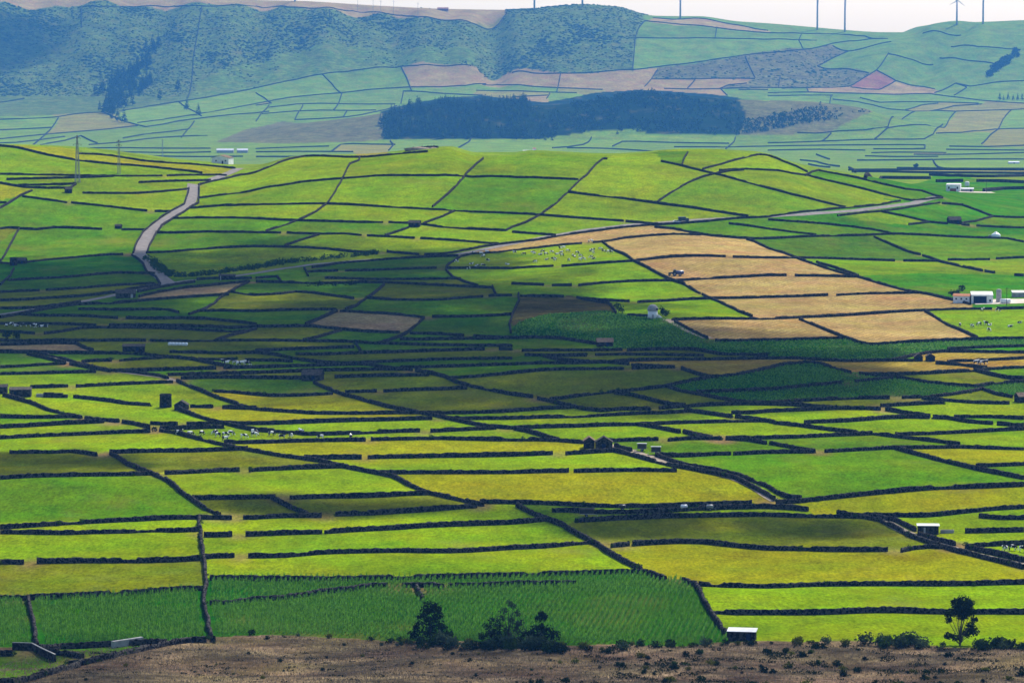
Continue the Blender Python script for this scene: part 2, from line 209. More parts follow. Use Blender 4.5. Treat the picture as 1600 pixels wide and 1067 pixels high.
 ('middle', [(120.3,1307.6),(128,1301.9),(133.1,1298.9),(140.4,1290.3),(148.1,1287.1),(155.4,1285),(162.6,1295.2),(168.4,1300.7),(174.9,1306.2)]),
 ('midnear', [(112.9,1122.4),(116.3,1110.4),(121.3,1092.4),(126.3,1076.1),(131.3,1061.9),(135.6,1054),(140.3,1046.1)]),
 ('midnear', [(-116.2,1105.3),(-108.6,1077.2),(-103.3,1057.5),(-98.7,1048),(-93.1,1033),(-88.8,1017.6),(-84.3,1005.4),(-80,993.3),(-75.6,984.1)]),
 ('hay', [(30,1729.1),(40.4,1740.5),(51.7,1747.5),(62.9,1751.1),(74,1751.4),(77.8,1752.8),(89.2,1759.3),(96.7,1762.6),(104.5,1766.1),(111.9,1770.2),(118.5,1773.8),(127.1,1774.5)]),
 ('hill', [(-185.9,1955.4),(-174.9,1960.8),(-163.4,1972.9),(-151.5,1979.9),(-142,1982.1),(-132.5,1984.5),(-119.9,1984.4),(-107.3,1983.1),(-94.4,1976.4),(-81.3,1963.1),(-68.6,1954.3)]),
 ('middle', [(60.5,1256.4),(65.6,1256.5),(71,1256.8),(77.8,1257.8),(84.3,1259.3),(92.5,1263.8),(101.1,1271.3),(110.1,1277.8)]),
 ('hill', [(-66.3,2063.9),(-54.9,2060),(-46,2053.3),(-37.2,2044.5),(-24.2,2044),(-11.3,2039.8),(-3.3,2037.3),(0,2050.1),(7.8,2065.3),(15.9,2091.6),(25.2,2130.7),(32,2164.7),(38.1,2201.2),(43.1,2223.2),(48.8,2267.9),(54.5,2309.3),(57.4,2309.5)]),
 ('hay', [(53.9,1645.7),(60.3,1650.9),(66.5,1655.7),(77.4,1665.6),(88.2,1668.6),(98.7,1667.8),(104.9,1668.6),(111.6,1669.6),(118.7,1670.4),(125.8,1671.6),(138.2,1676.1)]),
 ('middle', [(116.3,1157.1),(121.4,1159.4),(126.5,1161.8),(131.7,1164.8),(137,1168),(142.2,1170.8),(147.4,1173.4),(152.6,1175.8),(157.9,1177.9)]),
 ('middle', [(90.4,1179.8),(95.2,1182.3),(100,1185),(104.4,1187.7),(110.1,1192.5),(115.3,1197),(120.9,1200.7),(125.9,1203.3),(131.5,1203.7)]),
 ('hill', [(-185,2096.1),(-177.1,2098),(-169.2,2097.7),(-155.7,2093.6),(-147,2084.2),(-138.5,2076.4),(-125,2070.4),(-111.8,2068.2),(-103,2067.6),(-94.3,2067),(-81.1,2064.6),(-69.3,2064.1)]),
 ('hill', [(-182.3,2231.5),(-176.8,2252.5),(-168.9,2273.6),(-162.7,2294.5),(-153.8,2306.6),(-145,2323.1),(-136.7,2349.2),(-128.4,2379.4),(-118.2,2374.8),(-102,2346.7),(-86.4,2328.2),(-71.6,2322.9),(-60.7,2319.4),(-50.8,2313.5)]),
 ('hill', [(120.9,2241.6),(137.9,2256.3),(150.5,2259),(165.3,2265.1),(176.2,2282.8),(189.6,2270.1),(202.6,2255),(215.4,2239.4),(227,2232.2),(231.6,2231),(243.1,2250.1),(255.9,2280.2)]),
 ('middle', [(42.6,1415.1),(47.9,1416.7),(53.4,1418.3),(59.7,1419.8),(65.3,1420.1),(70.9,1413.4),(76.2,1401.4),(81.1,1400),(87.3,1399.6),(93.6,1398.8)]),
 ('shade', [(-194.7,1455.9),(-188.6,1455.3),(-182.5,1455.2),(-176.7,1457.3),(-170.8,1459.3),(-164.6,1458.8),(-158.4,1457.7),(-152,1457.9),(-146.3,1458.1),(-139.3,1455.6)]),
 ('middle', [(-101.9,1353.2),(-96.4,1355.4),(-90.9,1357.9),(-85.4,1361.2),(-79.9,1364.6),(-74.2,1367.3),(-68.7,1369.7),(-60.3,1373.7),(-54.7,1377.1)]),
 ('middle', [(-174.7,1407),(-165.5,1389),(-155,1362.6),(-146.6,1348.1),(-139.9,1337.9),(-130.9,1331.6),(-121.8,1323.7),(-118.5,1317.3)]),
 ('midnear', [(17.1,1057.7),(21.9,1058.2),(26.6,1058.8),(31,1059.5),(35.5,1060.1),(40.6,1060),(45.8,1059.9)]),
 ('shade', [(-223.1,1669.4),(-213.1,1673.3),(-203.5,1680.6),(-196.7,1684.3),(-190.3,1687.7),(-184,1694.9),(-174.8,1708.7),(-166.5,1734.1),(-160.8,1750.5)]),
 ('middle', [(136.5,1371.7),(145,1387.2),(152.2,1399.8),(158.6,1405),(165.4,1404.9),(173.3,1404.8),(180.7,1405.7),(188.3,1407.1)]),
 ('shade', [(-15.4,1732.5),(-20.9,1763.3),(-27.5,1802.4),(-31.3,1847.2),(-32.1,1873.5),(-30.6,1899),(-25.8,1931.2),(-20.6,1943.2),(-6.7,1948.9),(0,1956.8),(12.5,1965.9),(25,1977.8),(36,1983.7)]),
 ('middle', [(-99.8,1281.9),(-93.7,1278.9),(-85,1269.8),(-79.4,1264.1),(-74.2,1262.6),(-68.7,1262),(-63.9,1262.6),(-59.2,1263.8)]),
 ('middle', [(-33.5,1335.7),(-29.4,1324.5),(-22.9,1306.1),(-18.8,1287.1),(-13.3,1274.9),(-7.9,1266),(0,1253.7),(6.8,1247.9)]),
 ('middle', [(8.3,1243.9),(12.9,1236),(18,1225.6),(22.9,1216.2),(28.4,1211.2),(35.6,1215.7),(44,1214.9)]),
 ('middle', [(-114.1,1318.2),(-105.1,1322.2),(-99.9,1323.2),(-93.8,1323.7),(-88.6,1323.9),(-80.2,1323),(-72.4,1321.1)]),
 ('hay', [(23.6,1829.9),(34.8,1830.2),(46.4,1831.5),(58,1831.7),(70,1842.5),(78.1,1849.2),(90.1,1855.1),(103.5,1857.4)]),
 ('pylon', [(-311.3,2336.8),(-300.4,2328.3),(-288.5,2311.2),(-276.8,2294.8),(-266.1,2285.8),(-258.7,2280.3),(-246.2,2279.6),(-236.7,2280.7),(-223.1,2289.5),(-213.7,2291.5),(-199.1,2291.2),(-184.7,2292)]),
 ('hay', [(77,1451.1),(85,1452),(91.5,1454.3),(97.4,1456.6),(100.5,1457.1),(110,1461.5),(119.4,1464.6),(127.5,1466.6)]),
 ('middle', [(127.5,1248.7),(136.4,1253.3),(145.2,1262),(154.7,1275.2),(157.5,1280.3),(160.4,1269),(165.3,1262.2)]),
 ('midnear', [(-73.3,1066.2),(-71.6,1067.7),(-67.8,1070.7),(-63,1073.9),(-58.5,1076.2),(-54.2,1078),(-47.6,1080.6)]),
 ('middle', [(-158.1,1180.1),(-153.6,1183),(-149,1186),(-144.4,1189.4),(-139.8,1192.6),(-134.6,1195),(-130.3,1196.7),(-127.9,1198)]),
 ('middle', [(69,1202.9),(75.5,1203.1),(80.9,1207.7),(85.7,1209.6),(91.3,1211.8),(97.3,1214.7),(103.5,1217.9)]),
 ('shade', [(-73.3,1594.8),(-80.3,1597.7),(-86.9,1600.1),(-97,1601.3),(-106.9,1599.3),(-113.7,1601.7),(-120.6,1603.9),(-131.9,1602.8)]),
 ('maize', [(39.5,879.6),(42,868.3),(42,847.3),(42.9,829.8),(44,810.8),(45,793.3)]),
 ('hill', [(88.3,2277.6),(95.4,2263.2),(104.1,2245.5),(112.9,2231.7),(121.7,2221.3),(130.3,2207.5),(137.7,2196.2),(145.6,2184.2),(158.2,2166.4),(171.7,2163.7),(180.5,2159.8),(187.4,2155.7)]),
 ('farm', [(107,1856.8),(115.8,1860.7),(124.6,1866.7),(133.3,1876.5),(142,1888),(150.7,1897.1),(159.3,1904),(167.8,1908.4),(176,1910.5),(183.6,1911.1),(190.9,1910.5)]),
 ('hill', [(31.5,2162.1),(45.4,2153.5),(54.4,2148.6),(63.3,2143.3),(76.4,2131.6),(85,2122.2),(97.9,2110.6),(110.6,2097.1),(123.2,2085.4),(128.2,2081.8)]),
 ('shade', [(-14.9,1489.4),(-6.2,1481.8),(0,1477.5),(9.3,1476.4),(18.4,1469.4),(24.4,1457.7),(32,1442.7)]),
 ('shade', [(-158,1566.4),(-147.2,1565.7),(-140.7,1567.5),(-134.4,1568.7),(-124.2,1564.1),(-113.3,1549.9),(-102.5,1533.1)]),
 ('shade', [(-233,1771.6),(-223.2,1782.3),(-216.7,1787.9),(-209.8,1794.6),(-203.2,1804.7),(-197,1815.3),(-187.1,1829.2),(-175.7,1830.5),(-170.4,1830.1)]),
 ('near', [(-84.2,1006.7),(-80.3,1008.4),(-76.3,1010.2),(-71.9,1011.8),(-68,1013.3),(-63,1015.1)]),
 ('near', [(-66.5,951.3),(-63.9,951.7),(-60.3,952.7),(-56,953.7),(-51.8,954.3),(-47.5,954.8)]),
 ('near', [(-69.1,979.7),(-65.8,980.2),(-61.8,982.4),(-57.4,983.8),(-53.5,984.1),(-49.1,984.1)]),
 ('midnear', [(-146.6,1114.2),(-140,1114.2),(-132.9,1112.9),(-128.4,1114.3),(-124.1,1109),(-120.1,1102.4)]),
 ('middle', [(30.3,1394.9),(35.5,1396.2),(40.9,1397.2),(46.3,1396.9),(52.5,1396.2),(57.9,1396),(64,1395.7),(70,1395.5)]),
 ('shade', [(-97.8,1880.3),(-87.1,1907),(-79.6,1914),(-71.4,1919.1),(-63.4,1923.6),(-55.4,1927.3),(-47.1,1930),(-39.2,1932),(-27,1934)]),
 ('shade', [(-87.7,1795),(-78.6,1793.9),(-67.3,1792.2),(-60.1,1793.1),(-52.4,1794.3),(-44.9,1794.9),(-37.5,1794.9),(-30.6,1794.2),(-23.9,1792.7)]),
 ('middle', [(-138.5,1335.6),(-133.8,1337.3),(-128.8,1339.3),(-123.7,1341.4),(-118,1344),(-111.5,1347.3),(-104.5,1350.9)]),
 ('middle', [(-147.1,1290.2),(-138.3,1295.9),(-130.6,1300.2),(-125.1,1303),(-120.2,1305.5),(-116,1307.6)]),
 ('shade', [(-68.5,1657),(-73.2,1668.6),(-80.8,1682.1),(-88.6,1697),(-95.9,1701),(-102.3,1689.2),(-112.3,1680.4),(-118.4,1687.6),(-124.8,1697.7)]),
 ('pylon', [(-295,2213),(-285.7,2213),(-276.3,2213.1),(-267,2213.4),(-257.9,2215.1),(-249,2218.5),(-240.1,2223),(-231.3,2228.3),(-222.6,2235.4),(-213.9,2243.5),(-205.2,2251.7)]),
 ('middle', [(-178,1329.7),(-172.4,1329.6),(-166.9,1329.7),(-161.4,1330.3),(-155.9,1331.2),(-150.5,1332.3),(-145,1333.6)]),
 ('middle', [(-61.4,1323.3),(-55.6,1323.6),(-49.8,1323.1),(-44.1,1321.3),(-38.6,1319),(-33.5,1316.8),(-28.6,1314.6)]),
 ('midnear', [(64,1099.3),(69.3,1101.8),(74,1104.1),(80.2,1105.8),(87.3,1107.8)]),
 ('shade', [(3.6,1423.8),(9,1422.7),(14.9,1421.3),(22.2,1418.7),(29.6,1416.8),(35.5,1416.7),(40.9,1417.2)]),
 ('middle', [(133.8,1248.9),(141,1247.6),(145.8,1246.2),(151.1,1245),(156.6,1245.1),(162.1,1245.5)]),
 ('shade', [(-63.1,1659.3),(-51.5,1643),(-41.1,1638.5),(-30.8,1639.4),(-20.7,1651.3),(-12.8,1660.1)]),
 ('midnear', [(-95.5,1050),(-88.5,1056.2),(-82.4,1062.1),(-76.2,1066)]),
 ('shade', [(-94.8,1416.5),(-86.3,1423.3),(-77.8,1430.8),(-69.1,1437.1),(-59.7,1443.2)]),
 ('shade', [(-43.2,1474.9),(-37,1476),(-30.9,1477),(-24.8,1478.4),(-18.5,1479.2),(-11.8,1478.7),(-4.9,1477.3)]),
 ('pylon', [(-261,2318),(-251.4,2329.1),(-242.2,2334),(-234,2330.9),(-223.8,2326.9),(-212.6,2333.5),(-203.7,2339.5),(-194,2345.4),(-184.7,2351.1),(-176.7,2352.6),(-169.1,2343.5)]),
 ('middle', [(-42.6,1266.1),(-34.5,1268),(-29.2,1268),(-23.9,1268),(-14.9,1270.6)]),
 ('middle', [(-161.6,1206.3),(-156.6,1206.8),(-151.7,1207.4),(-146.5,1208.9),(-141.9,1210.3),(-136.9,1210.9)]),
 ('middle', [(-168.1,1263.2),(-162.8,1255),(-156.1,1243.4),(-149.1,1228),(-142.8,1218.6),(-136.1,1208.8)]),
 ('midnear', [(42.3,1096),(46.3,1095.1),(50.5,1095.1),(55.5,1097.3),(59.9,1099.8),(63.1,1100)]),
 ('shade', [(-192.6,1440.1),(-186.7,1442),(-181.1,1443.8),(-172.4,1447.2),(-164.2,1444.3),(-159,1424.5),(-154.8,1413.2)]),
 ('shade', [(-163,1675.6),(-156.3,1701.6),(-147.6,1724),(-137.7,1735.6),(-128.1,1753.5),(-120.9,1765.2)]),
 ('near', [(111.2,932.4),(114.5,924.1),(119.2,916),(122.1,908.9)]),
 ('shade', [(-253.2,1896.2),(-247.1,1885.9),(-240,1897.8),(-231.7,1914.5),(-221.1,1927.1),(-210.3,1938.1),(-202.8,1944.4),(-197.3,1945.4)]),
 ('shade', [(-182.3,1610.3),(-171.1,1606.5),(-161,1606.2),(-151.3,1609.2),(-144.4,1608.2),(-138.7,1596.6)]),
 ('shade', [(-204.5,1529.2),(-198.2,1530.2),(-192,1531.3),(-185.7,1532.3),(-179.3,1532.7),(-172.8,1531.6),(-166.2,1529.9)]),
 ('shade', [(-203.7,1582.7),(-193.9,1573),(-184.1,1573.8),(-174.2,1573.5),(-167.1,1568.5),(-161.3,1566.5)]),
 ('shade', [(-209.8,1726.2),(-199.2,1734.7),(-189.2,1742.8),(-179.3,1752.8),(-168.9,1758.8),(-163.6,1757.2)]),
 ('near', [(113.8,957.8),(120.5,957.1),(124.4,956.9),(128.5,956.8)]),
 ('maize', [(-94.9,759.7),(-89.2,756.9),(-84.9,752.8)]),
 ('near', [(111.2,932.4),(117.8,935.4),(121.7,935.9),(125.8,936.2)]),
 ('hill', [(-189.7,2041.3),(-177.6,2040.7),(-169.1,2041.5),(-160.5,2042),(-147.1,2035.3),(-135.5,2030.6),(-122.2,2029.9)]),
 ('middle', [(-144.8,1262.4),(-136.8,1257.4),(-131.1,1253.1),(-126.4,1247.9),(-117.7,1243.8)]),
 ('hill', [(173.8,2277.1),(180.6,2314),(186.4,2338.9),(194.7,2331.4),(208.3,2318.1),(221.1,2298.7),(234.7,2289),(245.4,2299.1),(252.2,2281.4),(256.3,2283.8)]),
 ('midnear', [(1,1164.4),(4.9,1158.2),(9.6,1145.8),(14.3,1134.2),(21.3,1128.4)]),
 ('farm', [(138.3,2072.5),(151.4,2072.6),(160.3,2074.6),(169.4,2079.2),(183,2083.9),(196.1,2083.1),(204.4,2077.5),(206.6,2072.8)]),
 ('hay', [(47,1987.6),(52.5,1911.7),(58.1,1833.3),(64.4,1794.8),(69.5,1769.7),(74,1751.4),(77.9,1738.9),(83.2,1697.7)]),
 ('maize', [(-108.4,852.9),(-105.9,837.1),(-102.6,816.3),(-96.7,775.2)]),
 ('hill', [(-92.1,2334.3),(-92,2307),(-96.6,2290.5),(-97.5,2254.8),(-97.4,2220.2),(-99.3,2177.6),(-100.7,2148.1),(-102.4,2123.1),(-107.1,2096.6),(-113.1,2075.7),(-121.5,2055.1),(-130.6,2034.7)]),
 ('middle', [(33.7,1257.7),(39.3,1251.6),(44.2,1241.2),(48.9,1230.5),(55.2,1221.3)]),
 ('shade', [(-31.9,1863),(-25.3,1862.2),(-18.1,1859.5),(-8.7,1851.2),(0,1842),(7.8,1841.8),(19.8,1836.3)]),
 ('middle', [(139.8,1207.7),(146,1209.2),(152,1209.9),(157,1208.6),(161.6,1206.4)]),
 ('middle', [(-24.7,1158.7),(-19.7,1160.8),(-14.6,1162.8),(-9.7,1164.7),(-4.9,1166.6)]),
 ('middle', [(155.5,1367.1),(160.4,1369),(166.4,1371.8),(172,1375.3),(178.6,1379.7),(185.3,1384.5)]),
 ('middle', [(-108.3,1176),(-100.7,1172.8),(-93.4,1173.8),(-88.4,1172.3)]),
 ('hill', [(41.9,1986.5),(49.2,1991.3),(59.3,2005.3),(72.2,2012.7),(85,2014.3),(99.1,2006.8)]),
 ('farm', [(161.1,1416.4),(166.8,1419.2),(172.4,1422.1),(182,1427.3),(191.7,1433.2)]),
 ('shade', [(-71,1587.5),(-59.3,1576.9),(-52.4,1571.7),(-45.8,1566.6),(-35.8,1556)]),
 ('midnear', [(-59.8,1098),(-53,1099),(-48.3,1099.5),(-43.3,1100)]),
 ('middle', [(118.2,1228.2),(123.7,1231.6),(129.2,1234.9),(134.7,1238.1),(140.3,1241.2)]),
 ('shade', [(-32.5,1558.1),(-25.9,1559),(-19.6,1560),(-9.8,1563.1),(0,1567.6)]),
 ('farm', [(142.1,1676),(148.8,1680.3),(155.2,1684.1),(166.2,1686.8),(173.3,1688.9),(180.9,1691.4)]),
 ('middle', [(132.6,1203.9),(137,1204.1),(142.7,1196.2),(150,1192.1)]),
 ('pylon', [(-272.6,2042.8),(-268,2047.3),(-261.7,2045.3),(-253.1,2045.1),(-245.4,2053.5),(-235.2,2055.2),(-226.5,2054.6),(-219.5,2054.2)]),
 ('shade', [(-216.6,1620.4),(-209.5,1619.5),(-203,1619.9),(-194.2,1631.2),(-186.5,1653.7)]),
 ('shade', [(-80.6,1850.7),(-69,1853.9),(-57.5,1861.3),(-45.8,1865.6),(-36.7,1866.3)]),
 ('pylon', [(-241.6,2160.6),(-233.1,2163.9),(-225.1,2167.8),(-212.1,2175.2),(-199.5,2188.1),(-191.3,2199.5),(-186.1,2209.5)]),
 ('near', [(93,989.7),(98.8,981.4),(100.7,971.1),(101.9,963.7)]),
 ('pylon', [(-288.9,2194.9),(-274.5,2198.5),(-265.8,2200.8),(-256.7,2204.8),(-247.5,2210.9),(-239.5,2217.5),(-231.1,2226.6)]),
 ('middle', [(-181.2,1354),(-173,1356.4),(-165,1360.3),(-158.9,1361.4)]),
 ('hill', [(111.6,2243),(124.5,2271.8),(135.8,2302.3),(150.2,2344.9),(156.4,2348.1),(165.1,2330.4),(172.6,2325.8),(177.6,2307.1)]),
 ('farm', [(179.7,2117.6),(197.5,2145.9),(205.7,2156.9),(219,2180.2),(236.7,2216.9),(250.2,2245.6)]),
 ('maize', [(-25,869.7),(-21.9,870.4),(-18.3,870.4),(-15.7,866.8)]),
 ('near', [(94.8,928.7),(97.9,932.3),(102,934.2),(105.7,932.9)]),
 ('midnear', [(28,1131),(35.6,1131.9),(43.4,1133)]),
 ('midnear', [(46.2,1130.9),(52.3,1134.5),(56.8,1134.8),(61.8,1134.8)]),
 ('near', [(120.4,982.7),(125.3,978.8),(131.2,977)]),
 ('middle', [(4.7,1401),(11.7,1394.9),(17.4,1390.9),(27.3,1391.6)]),
 ('midnear', [(130.4,1072.7),(144.6,1078.5)]),
 ('farplain', [(355.4,4012.9),(370.1,4020.5),(385.9,4012.9),(396.4,3981.2),(407.8,3939.7),(424.9,3905.1),(436.7,3892.4),(450.5,3880.6),(465.5,3869.1),(481,3857.5),(496.3,3845.1),(510.7,3831.4)]),
 ('hill', [(-181.4,2224.7),(-176.3,2158.2),(-179.4,2134.9),(-185.1,2096.7),(-188.8,2069.1),(-189.3,2031.7),(-188.1,1991.2),(-186.2,1953.8)]),
 ('hill', [(116.2,2054.5),(125.4,2049),(136.2,2041),(148.7,2035.9),(161.5,2034.6)]),
 ('hill', [(79.9,2128.4),(89.1,2156.9),(99.6,2187.8),(110.1,2212.3),(118.3,2227.5),(127.7,2243.6),(135.7,2250.7)]),
 ('hill', [(-186.3,2212.8),(-184.6,2180.5),(-183.8,2149.1),(-188.3,2123),(-191.7,2101.5),(-194.9,2068.9),(-196.5,2044.7),(-196.2,2005.6),(-193.1,1953)]),
 ('farplain', [(300.5,7132.4),(330.7,7130.6),(360.9,7128.9),(390.7,7132.4),(419.7,7144.8),(448.6,7162.5),(478.3,7180.3),(508.7,7197.2),(540,7214.1),(572.8,7228.4),(599.3,7236.9),(627.1,7243.9),(654.9,7249.2),(681.7,7252.6),(719.4,7260.9),(755.8,7265.9),(779,7247.8),(756.4,7037.6),(729.7,7017.3),(694.8,7018),(659.8,7018.7)]),
 ('ridge', [(-1138.9,10222.5),(-1093.8,10180.3),(-1058,10229.5),(-1025.9,10295.1),(-977.1,10282.9),(-943.7,10297.9),(-902.9,10298.2),(-854.7,10210.8),(-820.6,10216.3),(-774.4,10251.3),(-737.1,10249.7),(-686,10328.7),(-644.2,10324.9),(-594.6,10249.6),(-552.8,10271.4),(-508.6,10251),(-466.7,10275.5),(-426.9,10357.7),(-383,10346.2),(-338.1,10302.8),(-294.3,10286.7),(-248.7,10185.7),(-204.1,10191.2),(-163.3,10202),(-107.5,10187.8),(-35,10286.8),(-13.5,10348.2)]),
 ('midnear', [(75.9,1125.5),(81.9,1117.4),(87.7,1107.9)]),
 ('shade', [(-121.2,1759.2),(-124.7,1706.8),(-126.3,1680.3),(-127.5,1640.6),(-129.5,1614.1),(-134,1587.8)]),
 ('farplain', [(375.1,4276.6),(394,4298.4),(412.5,4323.7),(432.5,4345.3),(455.4,4354.5),(470.2,4351.3),(486,4342.8),(502.6,4330.6),(519.5,4316.5),(536.6,4301.9),(553.5,4288.3),(570,4276.6)]),
 ('near', [(-63.8,1013.5),(-58.7,999.6),(-52.6,986.9)]),
 ('near', [(102,956.6),(105.2,946),(108.9,936.9)]),
 ('hill', [(-47.9,2005.9),(-36.4,2000.3),(-23.7,1996.7),(-11,1988),(-6.8,1986.7)]),
 ('middle', [(54.7,1210.3),(60.4,1203.1),(68.4,1191.7)]),
 ('farm', [(172.7,1602),(173.8,1570.1),(174.3,1533.1),(176.4,1507.9),(178.3,1465.6)]),
 ('middle', [(161.6,1336.6),(166.1,1323.6),(170.3,1315.5),(176,1314.7)]),
 ('ridge', [(0,9727.5),(52.2,9685.5),(101.8,9678.3),(145,9677.3),(183.4,9686.3),(245,9706.3),(306.9,9728.6),(358,9763.1),(412,9794.3),(455.5,9818.3),(496.3,9834.5),(540.3,9873.3),(583.4,9908.9),(624.8,9927.4),(661.5,9950.7),(705.3,9977.8),(746,10024.5),(790.6,10103.6),(851,10218.1),(901,10298.8),(964.3,10328.7),(997.9,10227.9)]),
 ('middle', [(150.6,1359.4),(158.7,1354.9),(162.7,1350.4),(167,1344.6)]),
 ('ridge', [(-828.7,8512.2),(-783.8,8609.3),(-754.6,8678.2),(-723.8,8761.9),(-695,8871.7),(-669.4,9024),(-641.8,9121.7),(-612.2,9198.4),(-578.7,9276.1),(-543,9342.5),(-504.3,9386),(-468.1,9417.2),(-418.3,9457.1),(-352.6,9510.5),(-314.1,9533.3),(-273.2,9531.9),(-233,9529),(-193.2,9544.3),(-151.2,9554.9),(-113.1,9563.4),(-65.2,9628.9)]),
 ('middle', [(38.3,1172.2),(43.9,1163.6),(50.6,1150.4)]),
 ('farm', [(251.4,2243.7),(265.2,2260.6),(272.9,2245.4),(278.8,2224.1),(288.1,2230.9),(298.7,2239.1)]),
 ('ridge', [(-911.4,8938.1),(-867.7,9112.5),(-835.5,9183.2),(-802.3,9244),(-750.6,9326.9),(-699,9425.7),(-667.8,9475.4),(-632.9,9512.4),(-595.8,9549.9),(-557.6,9595.9),(-518.9,9624),(-475.2,9645.6),(-439,9690.1),(-398.8,9734.4),(-361.1,9744.2),(-319,9782),(-280.4,9787.6),(-238.8,9738.8),(-197.1,9740.8),(-150.9,9749.9),(-102.9,9750.4)]),
 ('hill', [(-119.2,2030.1),(-109.8,2028.7),(-101.1,2027.7),(-88.3,2028.8),(-79.5,2022.8)]),
 ('middle', [(119.2,1219.3),(124.4,1213.3),(131.8,1205.7)]),
 ('shade', [(-40,1497.1),(-31.3,1497),(-25.2,1494.5),(-18.7,1490.9)]),
 ('pylon', [(-244.5,2129.2),(-229.9,2127.6),(-220.9,2126.5),(-211.6,2123.2),(-201.4,2119.5)]),
 ('shade', [(-35.7,1554.8),(-38.3,1528.7),(-40.3,1505.5),(-43.5,1485.1),(-47.9,1469.9),(-51.3,1460.3)]),
 ('midnear', [(63.7,1135),(70.2,1132),(75,1125.4)]),
 ('pylon', [(-291.1,2183.7),(-282.8,2176.4),(-274.7,2169.9),(-261.8,2169),(-250.3,2172.7),(-248.3,2187.2)]),
 ('middle', [(-140.5,1371.3),(-132.5,1377.4),(-127.1,1381.4),(-124.6,1385.9)]),
 ('middle', [(-96.5,1382.2),(-92.5,1382.3),(-83.9,1383.8),(-79.2,1382.5)]),
 ('farm', [(130.8,1773.3),(137.7,1773.4),(144.7,1773.3),(151.7,1772.6),(158.8,1771.8)]),
 ('shade', [(-166.6,1705.3),(-159,1731.1),(-151.5,1753),(-146,1765.8)]),
 ('midnear', [(51.8,1150.4),(56.3,1138.4),(62.2,1134.1)]),
 ('hay', [(84.1,1693.6),(89.1,1646.3),(92.7,1567),(96.6,1544.3)]),
 ('near', [(-73.9,914.2),(-71.2,916),(-66.7,916.1)]),
 ('farm', [(209.9,1960.1),(213.5,1906.5),(219.9,1871.8),(226.7,1846.7)]),
 ('middle', [(41.5,1322.8),(56.5,1331.5)]),
 ('hill', [(-214.9,2213.6),(-203,2226.4),(-190.1,2241.1),(-177.4,2259.7)]),
 ('hay', [(28.2,1667.6),(38.5,1657),(44.5,1654),(50.6,1651.3)]),
 ('middle', [(42,1339.4),(50.2,1333.7),(56.5,1331.5)]),
 ('hill', [(-17.1,2305.1),(-21.2,2277.5),(-24.7,2247.7),(-27.3,2222.9),(-30.6,2192.7),(-36.4,2149.9),(-43.7,2110.8)]),
 ('farplain', [(-1146.3,8609.3),(-1095,8633.5),(-1060,8654.3),(-1028.1,8682.9),(-1001.8,8773.1),(-973.7,8835.1),(-939.5,8847.8),(-872,8585.2),(-798,8377.2),(-770.8,8453.2),(-743.4,8561),(-711.6,8626.8),(-680.8,8682.9),(-632.4,8773.1),(-587.2,8821.3),(-562,8892.8)]),
 ('farm', [(207.8,2159),(221,2154.4),(233.6,2144.9),(243.9,2147.9)]),
 ('farplain', [(348.3,3201.3),(357.1,3159),(347.9,2965.9),(357.8,2946.2),(371.2,2958.2),(388.1,2999.4),(406.7,3050.9)]),
 ('middle', [(-157,1360),(-148.7,1347.1),(-140.2,1335.4)]),
 ('middle', [(114.8,1282.5),(121.3,1289.2),(129.3,1298.2)]),
 ('near', [(-76.8,950.1),(-73.8,950.1),(-69.8,950.9)]),
 ('middle', [(-162,1286.6),(-156.3,1287.9),(-149.9,1290.8)]),
 ('near', [(10.4,994.8),(14.6,995.3),(17.9,994.4)]),
 ('middle', [(-134.9,1206.7),(-128.4,1202.4),(-123.2,1198.5)]),
 ('middle', [(-177.7,1402.5),(-167.7,1383.2),(-159.1,1363.2)]),
 ('shade', [(-101,1510.8),(-104.8,1492),(-109.3,1476.8),(-112.5,1454.2)]),
 ('middle', [(58.7,1324.3),(62.8,1305),(66.6,1294.2),(69.2,1292.9)]),
 ('shade', [(-58.6,1755.6),(-60.4,1701.3),(-63,1657.2),(-65.4,1614.9),(-69.2,1593.4)]),
 ('middle', [(-113.1,1379.7),(-99.4,1382.4)]),
 ('hay', [(28.2,1667.6),(34.9,1650.6),(41.5,1635),(42.1,1556.8)]),
 ('middle', [(-93.3,1231.8),(-82,1225)]),
 ('middle', [(69.9,1191.8),(79.1,1180.5)]),
 ('ridge', [(631.8,9495.8),(673,9513.2),(713.5,9520.1),(752.9,9511.2),(792.2,9501.8),(831.6,9495.7),(871.4,9493.6),(911.7,9496.6),(952.6,9506.6),(994.3,9510.3),(1033.8,9517.1),(1085.4,9443.2),(1132.5,9339),(1173.4,9288.8),(1229.8,9239.3)]),
 ('farplain', [(505.3,5034.8),(509.6,4886.5),(512.2,4732.8),(523.6,4633.6),(537.5,4610.9),(555.6,4608.1),(576.2,4616.5),(597.5,4627.8),(617.6,4633.6)]),
 ('pylon', [(-280.1,2176.5),(-267.5,2178.5),(-254.4,2184.1),(-248.4,2188.3)]),
 ('shade', [(-66.6,1504),(-69.9,1494.2),(-76.2,1471.1),(-79.6,1463.9)]),
 ('near', [(-122,907.9),(-119,908.1),(-116.3,907.7)]),
 ('hill', [(-202.6,2254.1),(-188.1,2274.1),(-175.2,2293.5),(-170.1,2290.6)]),
 ('farplain', [(566.3,6305.5),(590.4,6311.2),(614.7,6316.3),(638.7,6322.6),(662.1,6331.9),(691.2,6353),(719.5,6377.8),(749.5,6395.2),(774.2,6399.5),(800,6399),(826.2,6396.6),(852.2,6395.2)]),
 ('shade', [(3.5,1667.6),(14.1,1671.3),(22.6,1670)]),
 ('shade', [(-0.3,1497.9),(-1,1530.4),(-0.3,1554.3),(1.4,1598.2),(3.1,1639.3),(2.8,1681.6)]),
